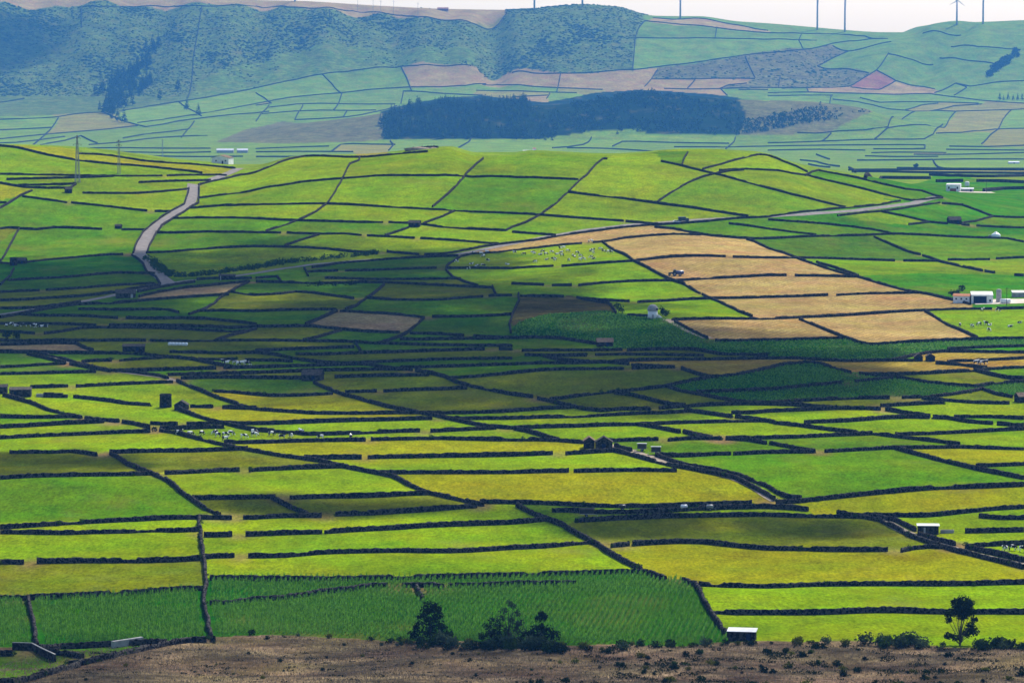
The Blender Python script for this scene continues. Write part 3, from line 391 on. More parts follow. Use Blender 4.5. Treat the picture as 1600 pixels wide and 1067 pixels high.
 ('farplain', [(1026.2,8892.8),(981.9,8633.5),(839.4,7661.5),(807.9,7532.6),(782.3,7515.8),(750.5,7510.4),(721.2,7505.7),(686.7,7494.9),(656,7482.9),(600.2,7455.3),(557,7424.2),(525.4,7399.5),(491.2,7374.9)]),
 ('hay', [(64.2,1514.9),(70,1482.6),(74.7,1459)]),
 ('middle', [(-55.4,1267.7),(-50.4,1267.5),(-44.8,1266.7)]),
 ('midnear', [(51.8,1150.4),(57.3,1140.3),(59.5,1136.6)]),
 ('ridge', [(377.4,9541.6),(441.6,9539.7),(478.7,9539),(514,9542.3),(563.2,9559.8),(596.7,9566.4),(637.1,9576),(686.7,9592.2),(739,9591.9),(794.1,9582.1),(841.5,9586.8),(878.7,9664.8),(924,9758.7),(941.6,9814.5),(971.4,9931.3)]),
 ('farm', [(148,1862.9),(155.9,1817.6),(160.9,1779.1)]),
 ('farm', [(194.3,2054.4),(199.9,2031.4),(204.9,1996.4),(209.4,1967)]),
 ('hill', [(-76.4,2020.8),(-62.2,2014.6),(-50.9,2007.6)]),
 ('ridge', [(353.4,10255.6),(392.1,10267.9),(431.5,10268.3),(473,10242.9),(515.3,10218.4),(558.6,10214.3),(600.1,10198),(638.4,10190.5),(677.8,10199.5),(721.3,10215.7),(768.5,10265.6),(816.3,10325.1),(862.6,10359.3),(910.5,10383.4),(951.5,10378.5),(991.1,10246.4)]),
 ('shade', [(-199.6,1492.1),(-193.3,1492),(-185.6,1487.9)]),
 ('farm', [(214.1,2328.5),(284.9,2962.2),(295.6,2944.4),(306,2925.7),(316.6,2909.3)]),
 ('middle', [(151.1,1190.9),(159,1186.8)]),
 ('middle', [(-112.6,1190.2),(-103.8,1186.4)]),
 ('shade', [(-229,1714),(-221.1,1719.4),(-212.8,1724.4)]),
 ('middle', [(-153.9,1368.2),(-149,1370.6),(-143.4,1371.3)]),
 ('middle', [(-121.7,1196.5),(-117.1,1189.8),(-112.1,1179.4)]),
 ('farm', [(218.5,1922.4),(240.2,1927.1)]),
 ('farm', [(261.1,2154.6),(289.2,2167.2)]),
 ('hill', [(0,2032.3),(8.6,2026.3),(23,2019.6)]),
 ('shade', [(-73,1588.2),(-76.4,1562),(-82.3,1526.7)]),
 ('farplain', [(780.7,9362.7),(834,9298.1),(863.9,9198.5),(886.6,9034.9),(930.7,8909.9),(990.1,8938.4),(1026.2,8892.8),(1084.1,8938.4),(1126.2,8962.4),(1165.6,8986.4),(1202.3,9032)]),
 ('pylon', [(-273,2141.9),(-262.3,2135.9),(-246.7,2129.4)]),
 ('farplain', [(-819,7037.6),(-791.4,7056.1),(-763.7,7074.7),(-734.9,7084.8),(-704.6,7079.9),(-673.5,7066.6),(-642.8,7056.4),(-612.9,7054.3),(-583.2,7055.4),(-553.6,7056.4)]),
 ('maize', [(-86.7,743.5),(-83.8,743.2)]),
 ('farm', [(195.1,1912),(213.4,1913)]),
 ('pylon', [(-262.6,2045.1),(-262.3,2029.5),(-260.6,1990.1),(-255.2,1910.8)]),
 ('near', [(24.5,940.3),(28.9,943.8)]),
 ('shade', [(0,1741.2),(14.3,1731.5)]),
 ('middle', [(-104.1,1237.8),(-96.6,1234.7)]),
 ('ridge', [(320.1,10020.7),(370,10045.6),(423,10061.8),(463.6,10060.8),(507.4,10065.1),(551,10083.1),(593.7,10088.7),(635.5,10093.8),(671.5,10103.6),(737.3,10132.7),(808.4,10222.7)]),
 ('hill', [(-101.8,2025.1),(-110.3,2007.6),(-117.6,1988.4)]),
 ('pylon', [(-280.7,2104.1),(-277.6,2121.7),(-274.2,2144.3),(-269.8,2159.9)]),
 ('farplain', [(-1015.7,7625.5),(-997.1,7730.2),(-977.7,7836.4),(-957,7938.3),(-933.7,8031),(-909,8118.7),(-885.9,8210.1),(-854.2,8333.7),(-819.6,8418.2)]),
 ('farm', [(203.2,1605.5),(214.5,1604.4)]),
 ('maize', [(-102,757.5),(-99.5,757.7)]),
 ('maize', [(-21.9,869.7),(-20.9,857.8),(-20,848.7)]),
 ('farm', [(344.7,2848),(358.8,2854.6),(368.5,2849.3),(378.5,2838.7)]),
 ('hill', [(-31.6,2101.9),(-37.8,2079.7),(-43.7,2066.5),(-47.8,2056.3)]),
 ('midnear', [(30,1119.4),(34.8,1107.7)]),
 ('farplain', [(701.9,6714.1),(729,6710.6),(756,6707.1),(786.8,6714.1),(814.2,6730.7),(844.3,6754.3),(875.7,6780.6),(906.8,6805.5)]),
 ('hill', [(-63.7,1957.8),(-56.1,1951),(-47.2,1942)]),
 ('shade', [(-98.3,1845.9),(-84.1,1851)]),
 ('farplain', [(414.7,7345.3),(377.5,7358.9),(341.8,7374.9),(311.3,7398.3),(281.5,7424.2),(245.3,7452.5),(213.5,7454.4),(187.6,7180.3)]),
 ('farplain', [(-800.8,7276.9),(-776.6,7347.2),(-754.4,7424.3),(-726.6,7625.5),(-702.9,7710.9),(-675.8,7780.2),(-649.3,7822.1),(-622.6,7853.6)]),
 ('hill', [(61.6,2071.6),(69.7,2066),(78.1,2056.7)]),
 ('farplain', [(930.7,8892.8),(876.5,8633.5),(751.8,7691.2),(700.8,7628.6),(650.9,7609.4),(600.4,7578.1),(562.7,7585.8)]),
 ('farm', [(321,2614.8),(343.5,2687.2),(359.2,2693.8)]),
 ('shade', [(-119.6,1791.2),(-115.6,1797.9),(-110.7,1804.6),(-106.6,1766.6)]),
 ('farplain', [(-630.7,6617.1),(-601.1,6597.5),(-571.5,6577.5),(-542.8,6565.5),(-515.3,6567),(-488.3,6576.7),(-461.3,6586.4)]),
 ('farm', [(278.8,2224.1),(263,2178.7),(253.6,2160.8)]),
 ('farm', [(244.2,1933.1),(259.4,1942.8)]),
 ('farplain', [(-710.8,6851.4),(-679.2,6837.7),(-646.7,6822.7),(-616.4,6810.5),(-591.3,6805.5),(-560.5,6822.7),(-537.5,6851.4)]),
 ('farplain', [(-456.4,6851.4),(-428,6858.9),(-399.6,6866.4),(-370.8,6869.8),(-341.7,6866.4),(-312.4,6858.9),(-283.2,6851.4)]),
 ('farplain', [(462.6,6943.9),(493.2,6962.9),(523.9,6981.9),(554,6990.6),(582.8,6981.9),(610.5,6962.9),(638.1,6943.9)]),
 ('shade', [(-10.1,1663.6),(0,1670.8)]),
 ('ridge', [(-574.3,9088.1),(-514.7,9187.3),(-457.9,9210.6),(-421.4,9202.3),(-379.5,9191.2),(-330.7,9191),(-279,9193.7)]),
 ('hay', [(46.5,1544.7),(54.6,1536.7)]),
 ('shade', [(-146.6,1782.7),(-142.1,1791),(-136.3,1793.8)]),
 ('farplain', [(101.5,7084.8),(139.2,7068.8),(177.9,7037.6),(205.3,6990.2),(233.2,6929.8),(260.5,6869.8)]),
 ('ridge', [(852.2,9413.1),(886.9,9277.7),(952.3,9306.7),(989.4,9307.9),(1029.9,9299.4),(1075.4,9280.4),(1121.3,9246.3)]),
 ('farplain', [(-570.3,8790.6),(-533.6,8849.5),(-499.3,8909.9),(-445.3,8956.6),(-407,8948.7),(-369.2,8938.2),(-317.4,8965.9)]),
 ('shade', [(-192.6,1943.3),(-186.5,1917.8),(-181.3,1888.9),(-174.8,1836.4)]),
 ('ridge', [(-73.2,9605.2),(-37.2,9644.9),(0,9583.3),(39.7,9553.3),(80.3,9537.8),(121.3,9525.8),(160.2,9518.4),(223.9,9502.1)]),
 ('shade', [(-239.3,1843.3),(-235.6,1797.3),(-233.9,1750.8)]),
 ('farplain', [(-485.6,8599.6),(-429.3,8633.5),(-376.9,8682.9),(-343,8750.8),(-311.1,8892.8),(-273.8,9146.3)]),
 ('hill', [(-55.3,2043.9),(-61,2031.2),(-66.6,2019.9)]),
 ('shade', [(17.9,1728.8),(27,1728.9)]),
 ('ridge', [(378.5,10353.3),(435.1,10353.3),(492.7,10375.5),(542.8,10333.2),(605.2,10286.7),(645.8,10243.2),(680.6,10242.4)]),
 ('farplain', [(789.7,6990.6),(835,6975),(880.2,6959.4),(925.1,6943.9)]),
 ('farplain', [(608.2,6617.1),(632.3,6587),(658.8,6565.5),(693.1,6571.4),(730.2,6586.4)]),
 ('pylon', [(-209.1,2054),(-196.9,2053.3)]),
 ('farplain', [(636.9,6805.5),(685.5,6833),(710.8,6827.9),(739.9,6816.7),(768.8,6805.5)]),
 ('farplain', [(849.1,7691.1),(914.9,7810.3),(971.5,8009.6),(1037.5,8263.9),(1073.6,8296),(1106.5,8308.6)]),
 ('ridge', [(351.1,9646.4),(406.2,9654.5),(445.5,9662.3),(487.8,9662.6),(531.4,9669),(570.1,9679.6),(610.6,9675.8)]),
 ('ridge', [(-88.4,9509.5),(-43.8,9527.6),(0,9498.1),(40.4,9482),(79.7,9470.5),(119.4,9460.6),(159.1,9451.9)]),
 ('farplain', [(817.1,7180.3),(849.4,7159.3),(883.1,7151.5),(922,7183.3),(963,7228.4)]),
 ('farplain', [(-468.8,7037.6),(-442.5,7075.9),(-413.9,7113.3),(-379.2,7147.3),(-342.1,7180.3)]),
 ('farm', [(219.5,2121.8),(233.6,2144.9)]),
 ('ridge', [(-822,10206.9),(-815.1,10012.7),(-809.3,9783.3),(-796.9,9580.8),(-786.7,9336.4)]),
 ('farplain', [(-221,7276.9),(-270.8,7296.4),(-300.9,7329.1),(-324.8,7301.3),(-323.6,6851.4)]),
 ('farplain', [(948.2,8461.2),(845.9,7912.3),(795.4,7769.1),(750.6,7679.2),(709,7510.4)]),
 ('farm', [(312,2823.7),(333.3,2842.3)]),
 ('shade', [(-128.9,1785.4),(-121.9,1791.4)]),
 ('shade', [(-4.8,1434.5),(0,1431.2)]),
 ('farplain', [(-982.4,7374.9),(-955.2,7404.5),(-929.2,7574.7),(-905.2,7780.2)]),
 ('ridge', [(-267.7,9479),(-211.6,9470.7),(-151.4,9441.7),(-112.8,9429.1),(-71.8,9419.2)]),
 ('farplain', [(-776.8,7676.7),(-756.3,7938.3),(-720.5,8100.1),(-696.9,8264.8)]),
 ('shade', [(-172.8,1831.5),(-167.6,1804.1),(-161.3,1756.4)]),
 ('shade', [(-60.1,1460.8),(-56.5,1429.1)]),
 ('hill', [(-197.3,2118.7),(-188.8,2119.3)]),
 ('ridge', [(1112.9,9649.7),(1143.7,9601),(1208.8,9637.6),(1245.6,9644.4),(1284.7,9656.8)]),
 ('ridge', [(1146.7,10060.5),(1211.3,10000.3),(1272.8,9987.5),(1316.9,9971.2)]),
 ('ridge', [(627.7,9432.7),(668.4,9447.3),(708.9,9456.9),(748.8,9458.4),(788.7,9459.4)]),
 ('farplain', [(475.3,6331.9),(490.9,6192.2),(472.2,5542.9)]),
 ('ridge', [(924,9758.7),(965.2,9675.7),(1008.8,9663),(1054,9593.2)]),
 ('farplain', [(-1093.4,8210.1),(-1050.8,8283.7),(-998.8,8344.9)]),
 ('hill', [(106.5,2330.5),(102.9,2291.9),(99.8,2255.5)]),
 ('farplain', [(-437.4,6565.5),(-368.3,6565.5)]),
 ('ridge', [(848.1,10182.6),(865,10129.5),(883.7,10099.3),(925.9,10096.6),(960.3,10102.1),(995.6,10116.2)]),
 ('ridge', [(1105.7,9955.4),(1157,9892.1),(1214.1,9848.9),(1239.3,9818.6)]),
 ('farplain', [(155.4,7528.8),(134.9,7276.9),(102.2,7132.4),(74.6,7084.8)]),
 ('shade', [(-8.7,1728.6),(-7.4,1691),(-7,1669.1)]),
 ('farplain', [(-892.8,7276.9),(-875.5,7524.2),(-878.3,7832.5)]),
 ('farplain', [(1159.4,8938.3),(1098.8,8609.3),(1044.6,8264.8),(976.3,7828.2),(895.3,7325.7)]),
 ('farm', [(238.6,1821.1),(243.1,1820.2)]),
 ('farplain', [(978.8,8938.4),(1054.9,9175.6),(1126,9220.5)]),
 ('farm', [(227.5,1843.8),(231.1,1835.6)]),
 ('ridge', [(1047.4,9532.4),(1112.9,9649.7),(1134.6,9591.6),(1089.3,9476.9)]),
 ('ridge', [(785.9,9907.2),(840.2,9835.3),(874.2,9752),(900.7,9728.2)]),
 ('ridge', [(304.9,9731),(313.7,9879.9),(320.1,10020.7),(331.8,10122),(353.4,10255.6)]),
 ('ridge', [(842.7,9577),(879.2,9557.4),(913.7,9560.9),(965.2,9675.7)]),
 ('shade', [(-102,1880.8),(-96.4,1812)]),
 ('farplain', [(-1021.5,8658),(-998.8,8344.9),(-935.4,7625.5),(-902.1,7228.4)]),
 ('ridge', [(970.4,9921.7),(1011.3,9892.2),(1052.2,9884.7),(1083.7,9905.9)]),
 ('ridge', [(0,9380.5),(87.1,9410.9)]),
 ('farm', [(252.1,2152),(256.7,2152.7)]),
 ('farplain', [(457.8,5932.6),(441.3,5338.5)]),
 ('ridge', [(1088.4,10210.7),(1144.8,10159),(1184.9,10172.7)]),
 ('farplain', [(919.8,8987.5),(980.6,9203.8),(1025.4,9258.5)]),
 ('ridge', [(785.9,9907.2),(834.2,10013.5),(883.7,10099.3)]),
 ('ridge', [(561.8,9536.6),(635.2,9547.3)]),
 ('pylon', [(-282.9,2121.4),(-279.5,2122.5)]),
 ('farplain', [(-800.4,9244.1),(-749.5,8982.8),(-703.7,8718.7)]),
 ('ridge', [(514,9542.3),(541.2,9598.9),(587.2,9624.4)]),
 ('ridge', [(-475.2,9645.6),(-447.6,9575),(-417.6,9440.6)]),
 ('ridge', [(-282.5,9789.7),(-264.2,9646.1),(-248,9488.1)]),
 ('ridge', [(-1227.1,9219.3),(-1195.5,9275.9),(-1180.5,9311.5)]),
 ('farplain', [(694.1,6331.9),(521.7,4633.6)]),
 ('farplain', [(-79.7,7535),(-101.1,7037.6)]),
 ('farplain', [(-707.3,8561),(-696.9,8264.8),(-664.8,7728.3)]),
 ('ridge', [(599.6,9901.2),(611.5,9690)]),
 ('farplain', [(-579,9163.5),(-572.4,8708.3),(-570,8561)]),
 ('farplain', [(-878.3,7832.5),(-824.8,7524.2),(-796,7374.9)]),
 ('ridge', [(369,9745.9),(349,9646.1),(329.8,9558.5)]),
 ('farplain', [(532.2,6714.1),(528.5,6395.2)]),
 ('farplain', [(437.5,7525.3),(391.4,7037.6)]),
 ('ridge', [(-1144,10229.5),(-1117.8,10010.3)]),
 ('ridge', [(-628,9439),(-601.9,9340.7),(-575.9,9207.3)]),
 ('ridge', [(-417.6,9440.6),(-415.3,9212),(-416.4,8983.5)]),
 ('ridge', [(122,9668.6),(109.6,9467.9)]),
 ('farplain', [(-498.1,9165.2),(-486.1,8609.3)]),
 ('farplain', [(-236.7,7481.1),(-224.1,7276.9),(-222.7,6943.9)]),
 ('farplain', [(468.3,5338.5),(353.7,3956)]),
 ('ridge', [(784.7,9459.2),(631.4,7889.8)]),
 ('farplain', [(629.3,7580.1),(600.2,7455.3)]),
 ('ridge', [(-609.2,9154),(-579.8,9207.2)]),
 ('ridge', [(-267.7,9479),(-266.1,9216.3)]),
 ('ridge', [(458.9,9652.3),(436.3,9555.2)]),
 ('ridge', [(678.1,9732.7),(665.1,9603.1)]),
 ('ridge', [(543.5,10223),(531.8,10080)]),
 ('ridge', [(518,9542.6),(528.2,9435.6)]),
 ('ridge', [(755.8,10151.5),(759.8,10062)]),
 ('ridge', [(93.6,9469.1),(84.5,9337.4)]),
 ('farplain', [(-382.3,8892.8),(-380.6,8682.9)]),
 ('ridge', [(-484.1,10234.2),(-480.3,10151)]),
 ('ridge', [(769.4,10249.1),(755.8,10151.5)]),
 ('ridge', [(734.7,9587.4),(733.4,9518.2)]),
]
# every field: what grows on it, and its outline on the ground in metres
FIELDS = [
 ('tanfar', [(-1463.9,10253.1),(-717.1,10484.2),(-538,10487),(-402.8,10455.5),(-280.6,10431.2),(-234.4,10377.9),(-202.3,10412.5),(-12.2,10467.7),(-12.1,10382.3),(-17.2,10349.3),(-88.8,10281.8),(-98.4,10217.5),(-108.3,10185.7),(-161.1,10210.7),(-243.5,10179.8),(-339,10309.7),(-500.5,10253.1),(-621,10275.4),(-711,10293.2),(-1137.6,10226.2),(-1198.5,10223.4),(-1452.2,10169.2)]),
 ('scrub', [(160.1,10479.7),(226.2,10478.1),(288.7,10472.5),(354.8,10473.8),(352.7,10257.3),(333.4,10137.9),(322.1,10045.7),(305.8,9732.3),(299.1,9724),(242.2,9710.5),(165.8,9681.9),(-9.7,9753.2),(-21.1,9768.9),(-43.6,9716.2),(-50,9700.7),(-97.4,9765.3),(-88.7,9882.1),(-93.6,9880.6),(-159.6,9901.7),(-333.5,9934),(-455.2,9926),(-466.1,9912.9),(-623.7,9823.3),(-737.4,9662.4),(-804.2,9576),(-795,9580.3),(-808.6,9788.5),(-811.2,9944.2),(-820.7,10212.7),(-710.3,10283.4),(-620.5,10265.5),(-500,10241.6),(-338.7,10301.5),(-243.3,10172.4),(-160.9,10197.8),(-108.2,10176.6),(-95.1,10228.8),(-35.9,10284.1),(-17.1,10320.1),(-10.3,10376.5),(-10.4,10466.7),(36.1,10362.4)]),
 ('scrub', [(-1005.3,10297.2),(-822.3,10211.6),(-812.9,9944.2),(-810.2,9788.1),(-796.6,9580.2),(-783.3,9286.2),(-905.8,8997.8),(-906.6,8844),(-939.4,8862.1),(-951.2,8862.1),(-1012.5,8844),(-1050.8,8844),(-1265.7,8844),(-1451.3,10163.3)]),
 ('greenfar', [(354.9,10424),(386.1,10425.6),(515,10476.2),(615,10400.8),(721.2,10487.5),(968.9,10452.1),(1064.9,10473.8),(1115.6,10560),(1170.3,10331.6),(1300.6,10399.4),(1485.7,10413.9),(1379.2,9654.5),(1204.2,9641.9),(1150.3,9606.3),(1108.9,9649.3),(1059.4,9563.5),(1054.2,9603.1),(1013.5,9657.3),(972.3,9679.6),(963.7,9674.3),(959.2,9694.8),(926.7,9761.9),(907.4,9727.7),(902.4,9726.8),(841.2,9844),(789.2,9910.1),(820.1,9986.5),(881.2,10099.2),(876.8,10125.9),(866.8,10127.4),(850.9,10179.5),(848.6,10213.5),(950.8,10329.3),(977.3,10265.5),(984.1,10337.4),(871.9,10371.4),(685,10205.6),(682.7,10248.8),(648.4,10244.2),(594.5,10315.1),(501.5,10376.6),(428.2,10353.7),(378.8,10367),(363.4,10271.4),(354.4,10259.8)]),
 ('olivefar', [(-22.4,10356.1),(-17.2,10339.2),(-18.9,10326.7),(-35.9,10291.8),(-93.5,10235.2),(-88.7,10272.4)]),
 ('tanfar', [(378.1,10347.4),(427.6,10339.1),(500.7,10359.1),(593.7,10300.2),(647.7,10233),(681.9,10236.7),(683.2,10204.7),(594.8,10201.1),(511.4,10227.7),(366.5,10263.8),(365.2,10273.6)]),
 ('greenfar', [(352.3,10246.2),(539.6,10214.6),(542.6,10207.5),(532.5,10079.1),(323.2,10027.4),(335.2,10139.3)]),
 ('greenfar', [(544.4,10208.6),(672,10188.6),(752.2,10243.5),(769.5,10246.8),(756.1,10157),(534.3,10079.9)]),
 ('greenfar', [(772.2,10260.7),(871.1,10362.4),(959.7,10370.1),(980.1,10295),(951.8,10340.6),(902.6,10308.2),(849.4,10222.9),(791,10106.1),(762.4,10060.5),(757.3,10150.5)]),
 ('greenfar', [(321.3,10020.3),(571.4,10085.9),(755.4,10147.9),(760,10050.4),(581.6,9912.9),(495.3,9834.5),(307.5,9732.9)]),
 ('scrubgreen', [(-465.9,9907.4),(-455,9920.5),(-333.3,9928.2),(-159.5,9896.4),(-90.3,9877.3),(-99,9763.3),(-102.2,9754.4),(-264.8,9773.4),(-361.5,9749.3),(-427.8,9709.5),(-493.6,9637.1),(-572.3,9585.5),(-646.3,9501.1),(-749.7,9330.2),(-784.9,9324),(-786.4,9342.9),(-785.6,9370.4),(-737,9657.5),(-623.4,9818.3)]),
 ('heathfar', [(840.6,10199),(846,10202.8),(850.1,10170.2),(865.9,10116.9),(879.6,10100.5),(820.7,9994.5),(790.4,9925.3),(788.6,9902.4),(840.4,9833.9),(903.5,9720.8),(842.4,9592.4),(781.5,9589.7),(608.4,9575.1),(520.9,9547.7),(537.6,9592),(582,9613.8),(587.3,9621.9),(601.7,9674.5),(609.7,9674.7),(613.8,9688.9),(599.8,9913.2),(776.8,10073.4)]),
 ('heathfar', [(581.3,9906.7),(599.4,9907),(612.2,9688.8),(610.2,9681.7),(351.4,9648.9),(373.6,9771.5),(495.1,9828.6)]),
 ('tanfar', [(-199.1,9738.8),(-95.8,9762.5),(-50,9691.6),(-43.6,9707.3),(-21.1,9761.9),(-9.7,9746.5),(122.2,9667.3),(112.6,9535.1),(79.3,9538),(9.6,9577.7),(-64.1,9630.5),(-130.3,9557.4),(-250.4,9528.7),(-259.1,9618.7),(-279.7,9781.4)]),
 ('greenfar', [(-298,9793.6),(-281.4,9783),(-260.8,9620.1),(-252,9528.9),(-354.6,9518),(-420.5,9467.8),(-473.1,9645.2),(-361.3,9743.7)]),
 ('tanfar', [(358.7,9764),(370.2,9765.2),(367.6,9740.7),(349.8,9648.6),(329.3,9564.3),(328.7,9548),(323.6,9538.4),(228.7,9481.3),(224.6,9509.5),(114.2,9535),(123.8,9673.1),(165.7,9676.1),(242,9704.7),(298.9,9717.9)]),
 ('pinkfar', [(922.9,9755.1),(958.6,9688.9),(962.6,9679.3),(959.7,9666.5),(915,9567.6),(843.3,9584.7),(846.2,9599.5)]),
 ('greenfar', [(-474.7,9644.5),(-421.5,9455.3),(-535.8,9363.5),(-585.4,9260),(-597.8,9333.2),(-626.4,9437.5),(-638.9,9508)]),
 ('tanfar', [(482,9661.9),(600.1,9674.4),(587.7,9629.7),(582.5,9621.7),(538.1,9600),(517.7,9547.4),(461.7,9539.5),(436.4,9540),(437.2,9557.6),(460.9,9656.5)]),
 ('tanfar', [(347.9,9641.5),(459.3,9656.6),(435.6,9557.6),(434.8,9540),(358.5,9538.1),(330.3,9548.4),(330.9,9564.7)]),
 ('tanfar', [(961.4,9667.4),(971.7,9673.8),(1012.4,9646.6),(1053.1,9593.6),(1057.8,9563.5),(1043.5,9519.1),(923,9500.8),(732.7,9513.7),(736,9535.9),(735.3,9568.8),(736.9,9589.8),(841.7,9584.8),(843.5,9569.3),(914.3,9559.5)]),
 ('greenfar', [(1254.2,9644.4),(1378.1,9647.3),(1321.2,9244.5),(1130.1,9344),(1085.8,9446),(1091.8,9484.2),(1129.1,9574.9),(1134.3,9591.7),(1131.5,9609.3),(1149.3,9598),(1203.3,9634.5)]),
 ('greenfar', [(1108,9641.8),(1130.9,9617.8),(1132.7,9592),(1093.1,9495.9),(1084.3,9446.7),(1043.7,9507),(1047.9,9530.8)]),
 ('greenfar', [(-83,9594.4),(9.5,9570),(112.4,9518.9),(110.2,9463.8),(3.2,9504.9),(-90.2,9509.4),(-100.5,9439.4),(-139.7,9437.1),(-206.5,9477.7),(-241,9471.5),(-246,9480.1),(-250.2,9521.1),(-130.2,9549.9)]),
 ('greenfar', [(-282.2,9532),(-251.8,9521.3),(-248,9497.1),(-247.6,9480.2),(-267.9,9472.7),(-267,9221.9),(-263.9,9168.2),(-266.4,9148.9),(-272.5,9148.7),(-278.7,9204.2),(-413.3,9200.5),(-415.6,9428.8),(-418.4,9455.4),(-354.3,9508.4)]),
 ('olivefar', [(114.1,9527),(224.4,9500.4),(226.9,9471.2),(199.9,9460.6),(166,9412.9),(160.5,9461.4),(111.8,9463.7)]),
 ('forest', [(323.5,9486),(385,9486),(388.2,9486),(480.3,9467.6),(546.7,9388.9),(470.9,7753.3),(440.1,7553.4),(264.7,7572.3),(254.4,7602.7),(227.9,7606.7),(146.9,7609.1),(40,7509.8),(-251.6,7518.6),(-296.8,8964.6),(-280.3,9107.1),(-265.8,9128.7),(-240.9,9222.5),(-160.5,9366.7),(-87.4,9382.9),(-84.6,9413.4),(79.9,9239),(199.6,9449.5)]),
 ('olivefar', [(607.8,9566.5),(641.8,9574.5),(635.7,9554.9),(560.9,9553.1)]),
 ('greenfar', [(643.4,9575.1),(735.3,9590.2),(734.4,9536.1),(693.3,9516.1),(632.4,9505.3),(627,9543.4),(635.1,9545.5)]),
 ('greenfar', [(538.5,9550),(559.3,9552.9),(561.4,9534.8),(625.4,9543.1),(631.7,9494.3),(731.1,9513.9),(851,9492.1),(854.3,9387.5),(885.8,9259),(945.6,9302.2),(1028.9,9285.5),(1013.6,9244.5),(982,9222.5),(928.3,9041.8),(919.2,8982),(913.2,8982),(887.6,9041.3),(836.7,9313.1),(781.9,9362.7),(775.1,9412.9),(783.3,9455),(782.7,9467.1),(630.1,9445.8),(621.9,9416.4),(610.2,9332.5),(542.8,9404.1),(528.7,9431.2),(520.4,9538.7)]),
 ('greenfar', [(-644.7,9500.6),(-638.3,9498.7),(-625.6,9426.3),(-609.8,9375),(-587,9259.9),(-668.6,9029.4),(-719.8,8809.5),(-797.9,9241),(-748.6,9316)]),
 ('tanfar', [(519.3,9547.6),(527.1,9431.1),(388.5,9534.8),(461.3,9530.3)]),
 ('olivefar', [(-90.1,9499.2),(3.2,9495.1),(92.9,9465.1),(87.7,9419.7),(76.7,9407.5),(9.4,9398.3),(-1.6,9383.5),(-3.1,9353.4),(-10.9,9353.4),(-72.2,9429.1),(-98.8,9426.5)]),
 ('greenfar', [(-266.3,9472.5),(-86.1,9413.3),(-160.7,9381.5),(-241.3,9239.5),(-262.4,9168.2),(-265.4,9221.9)]),
 ('greenfar', [(94.5,9465),(160.3,9450.3),(164.2,9399.1),(86.4,9271.2),(85.5,9348.2)]),
 ('greenfar', [(-419.9,9455.3),(-417.2,9428.7),(-414.8,9200.5),(-518.7,9197.3),(-577,9102.4),(-579.9,9195.9),(-577.9,9212.6),(-583.9,9260),(-535,9349.5)]),
 ('greenfar', [(852.6,9492.2),(921.9,9489.3),(1042.2,9506.9),(1142.6,9306.4),(1127.5,9232.2),(1105,9275.7),(971,9323.3),(887.7,9278.9),(855.8,9404.8)]),
 ('tanfar', [(78.2,9407.3),(87.6,9406.4),(84,9348.4),(84.8,9271.3),(80.1,9255.5),(-1.6,9353.4),(9.4,9383.4)]),
 ('greenfar', [(693.4,9451.9),(781.7,9454.9),(758.6,9325.1),(524.8,7945.8),(612.8,9349.8),(629.2,9431.9)]),
 ('heathfar', [(466.7,7992),(523.8,7930.4),(655.5,7992),(743.5,7950),(750.1,7950),(705.3,7790.3),(636.4,7630.3),(627.7,7602.5),(617.7,7587.8),(561.9,7585.4),(549.6,7571.1),(441.4,7553.5),(472.2,7753.4)]),
 ('greenfar', [(772.2,9396.4),(780.4,9344.8),(835,9294.2),(884.1,9005.4),(907.7,8927.8),(919.1,8966.2),(929.3,8892.5),(748.3,7684.8),(701.1,7629.9),(629,7602.7),(704.5,7782),(739.1,7889.4),(851.1,9005.1),(764.9,9307.5),(760.2,9325.2)]),
 ('olivefar', [(1144.2,9306.2),(1318.5,9225.5),(1291.8,9037.9),(1026.9,8892.5),(993.7,8966.3),(1046.5,9154.7),(1125,9212.2)]),
 ('greenfar', [(-804.1,9240.8),(-799.5,9240.9),(-787.7,9193.2),(-719.3,8785.7),(-823.5,8545.5),(-830.6,8486.8),(-870,8583.7),(-884.4,8641),(-902.4,8964)]),
 ('olivefar', [(-590.6,9244.4),(-582.9,9244.6),(-579.4,9212.6),(-606.6,9160.7),(-612.4,9178.4)]),
 ('olivefar', [(1030.4,9285.5),(1119.9,9233.1),(1049.2,9178.4),(973.1,8927.8),(924,8927.8),(924.6,9005.8),(971.2,9177.6),(1011.3,9223.2),(1022.8,9244.5)]),
 ('greenfar', [(-586,9195.9),(-580.3,9178.8),(-578.6,9102.4),(-579.5,8998.6),(-570.4,8834.7),(-584,8862.1),(-598.1,8809.5),(-638.9,8785.7),(-693.3,8660.4),(-696.2,8660.4),(-699.3,8700),(-714.9,8785.7),(-620,9178.4),(-605.4,9142.2)]),
 ('greenfar', [(-483.6,9198.4),(-420.9,9200.3),(-416.3,9164.7),(-416.2,8964.4),(-491.7,8927.8),(-498,9180.6)]),
 ('greenfar', [(-517.8,9180.1),(-499.5,9180.6),(-493.2,8927.8),(-541,8834.7),(-570.7,8862.1),(-578,8998.6),(-578.7,9080.3),(-565.1,9080.4)]),
 ('greenfar', [(-415.6,9182.9),(-278.2,9186.4),(-274,9148.7),(-307.5,8927.8),(-414.7,8964.4)]),
 ('greenfar', [(1180.6,9003.8),(1286.9,9003.5),(1190.6,8326),(1050.9,8295.4),(1098.2,8602.7),(1116.3,8700),(1165.2,8965.7)]),
 ('heathfar', [(-268.8,7998),(-266.2,7998),(-252.9,7518.7),(-292.6,7477.5),(-440.6,7390.9),(-574.6,7469.2),(-574.7,8258.9),(-516.3,8545.5),(-330.2,7999.3),(-285,8004)]),
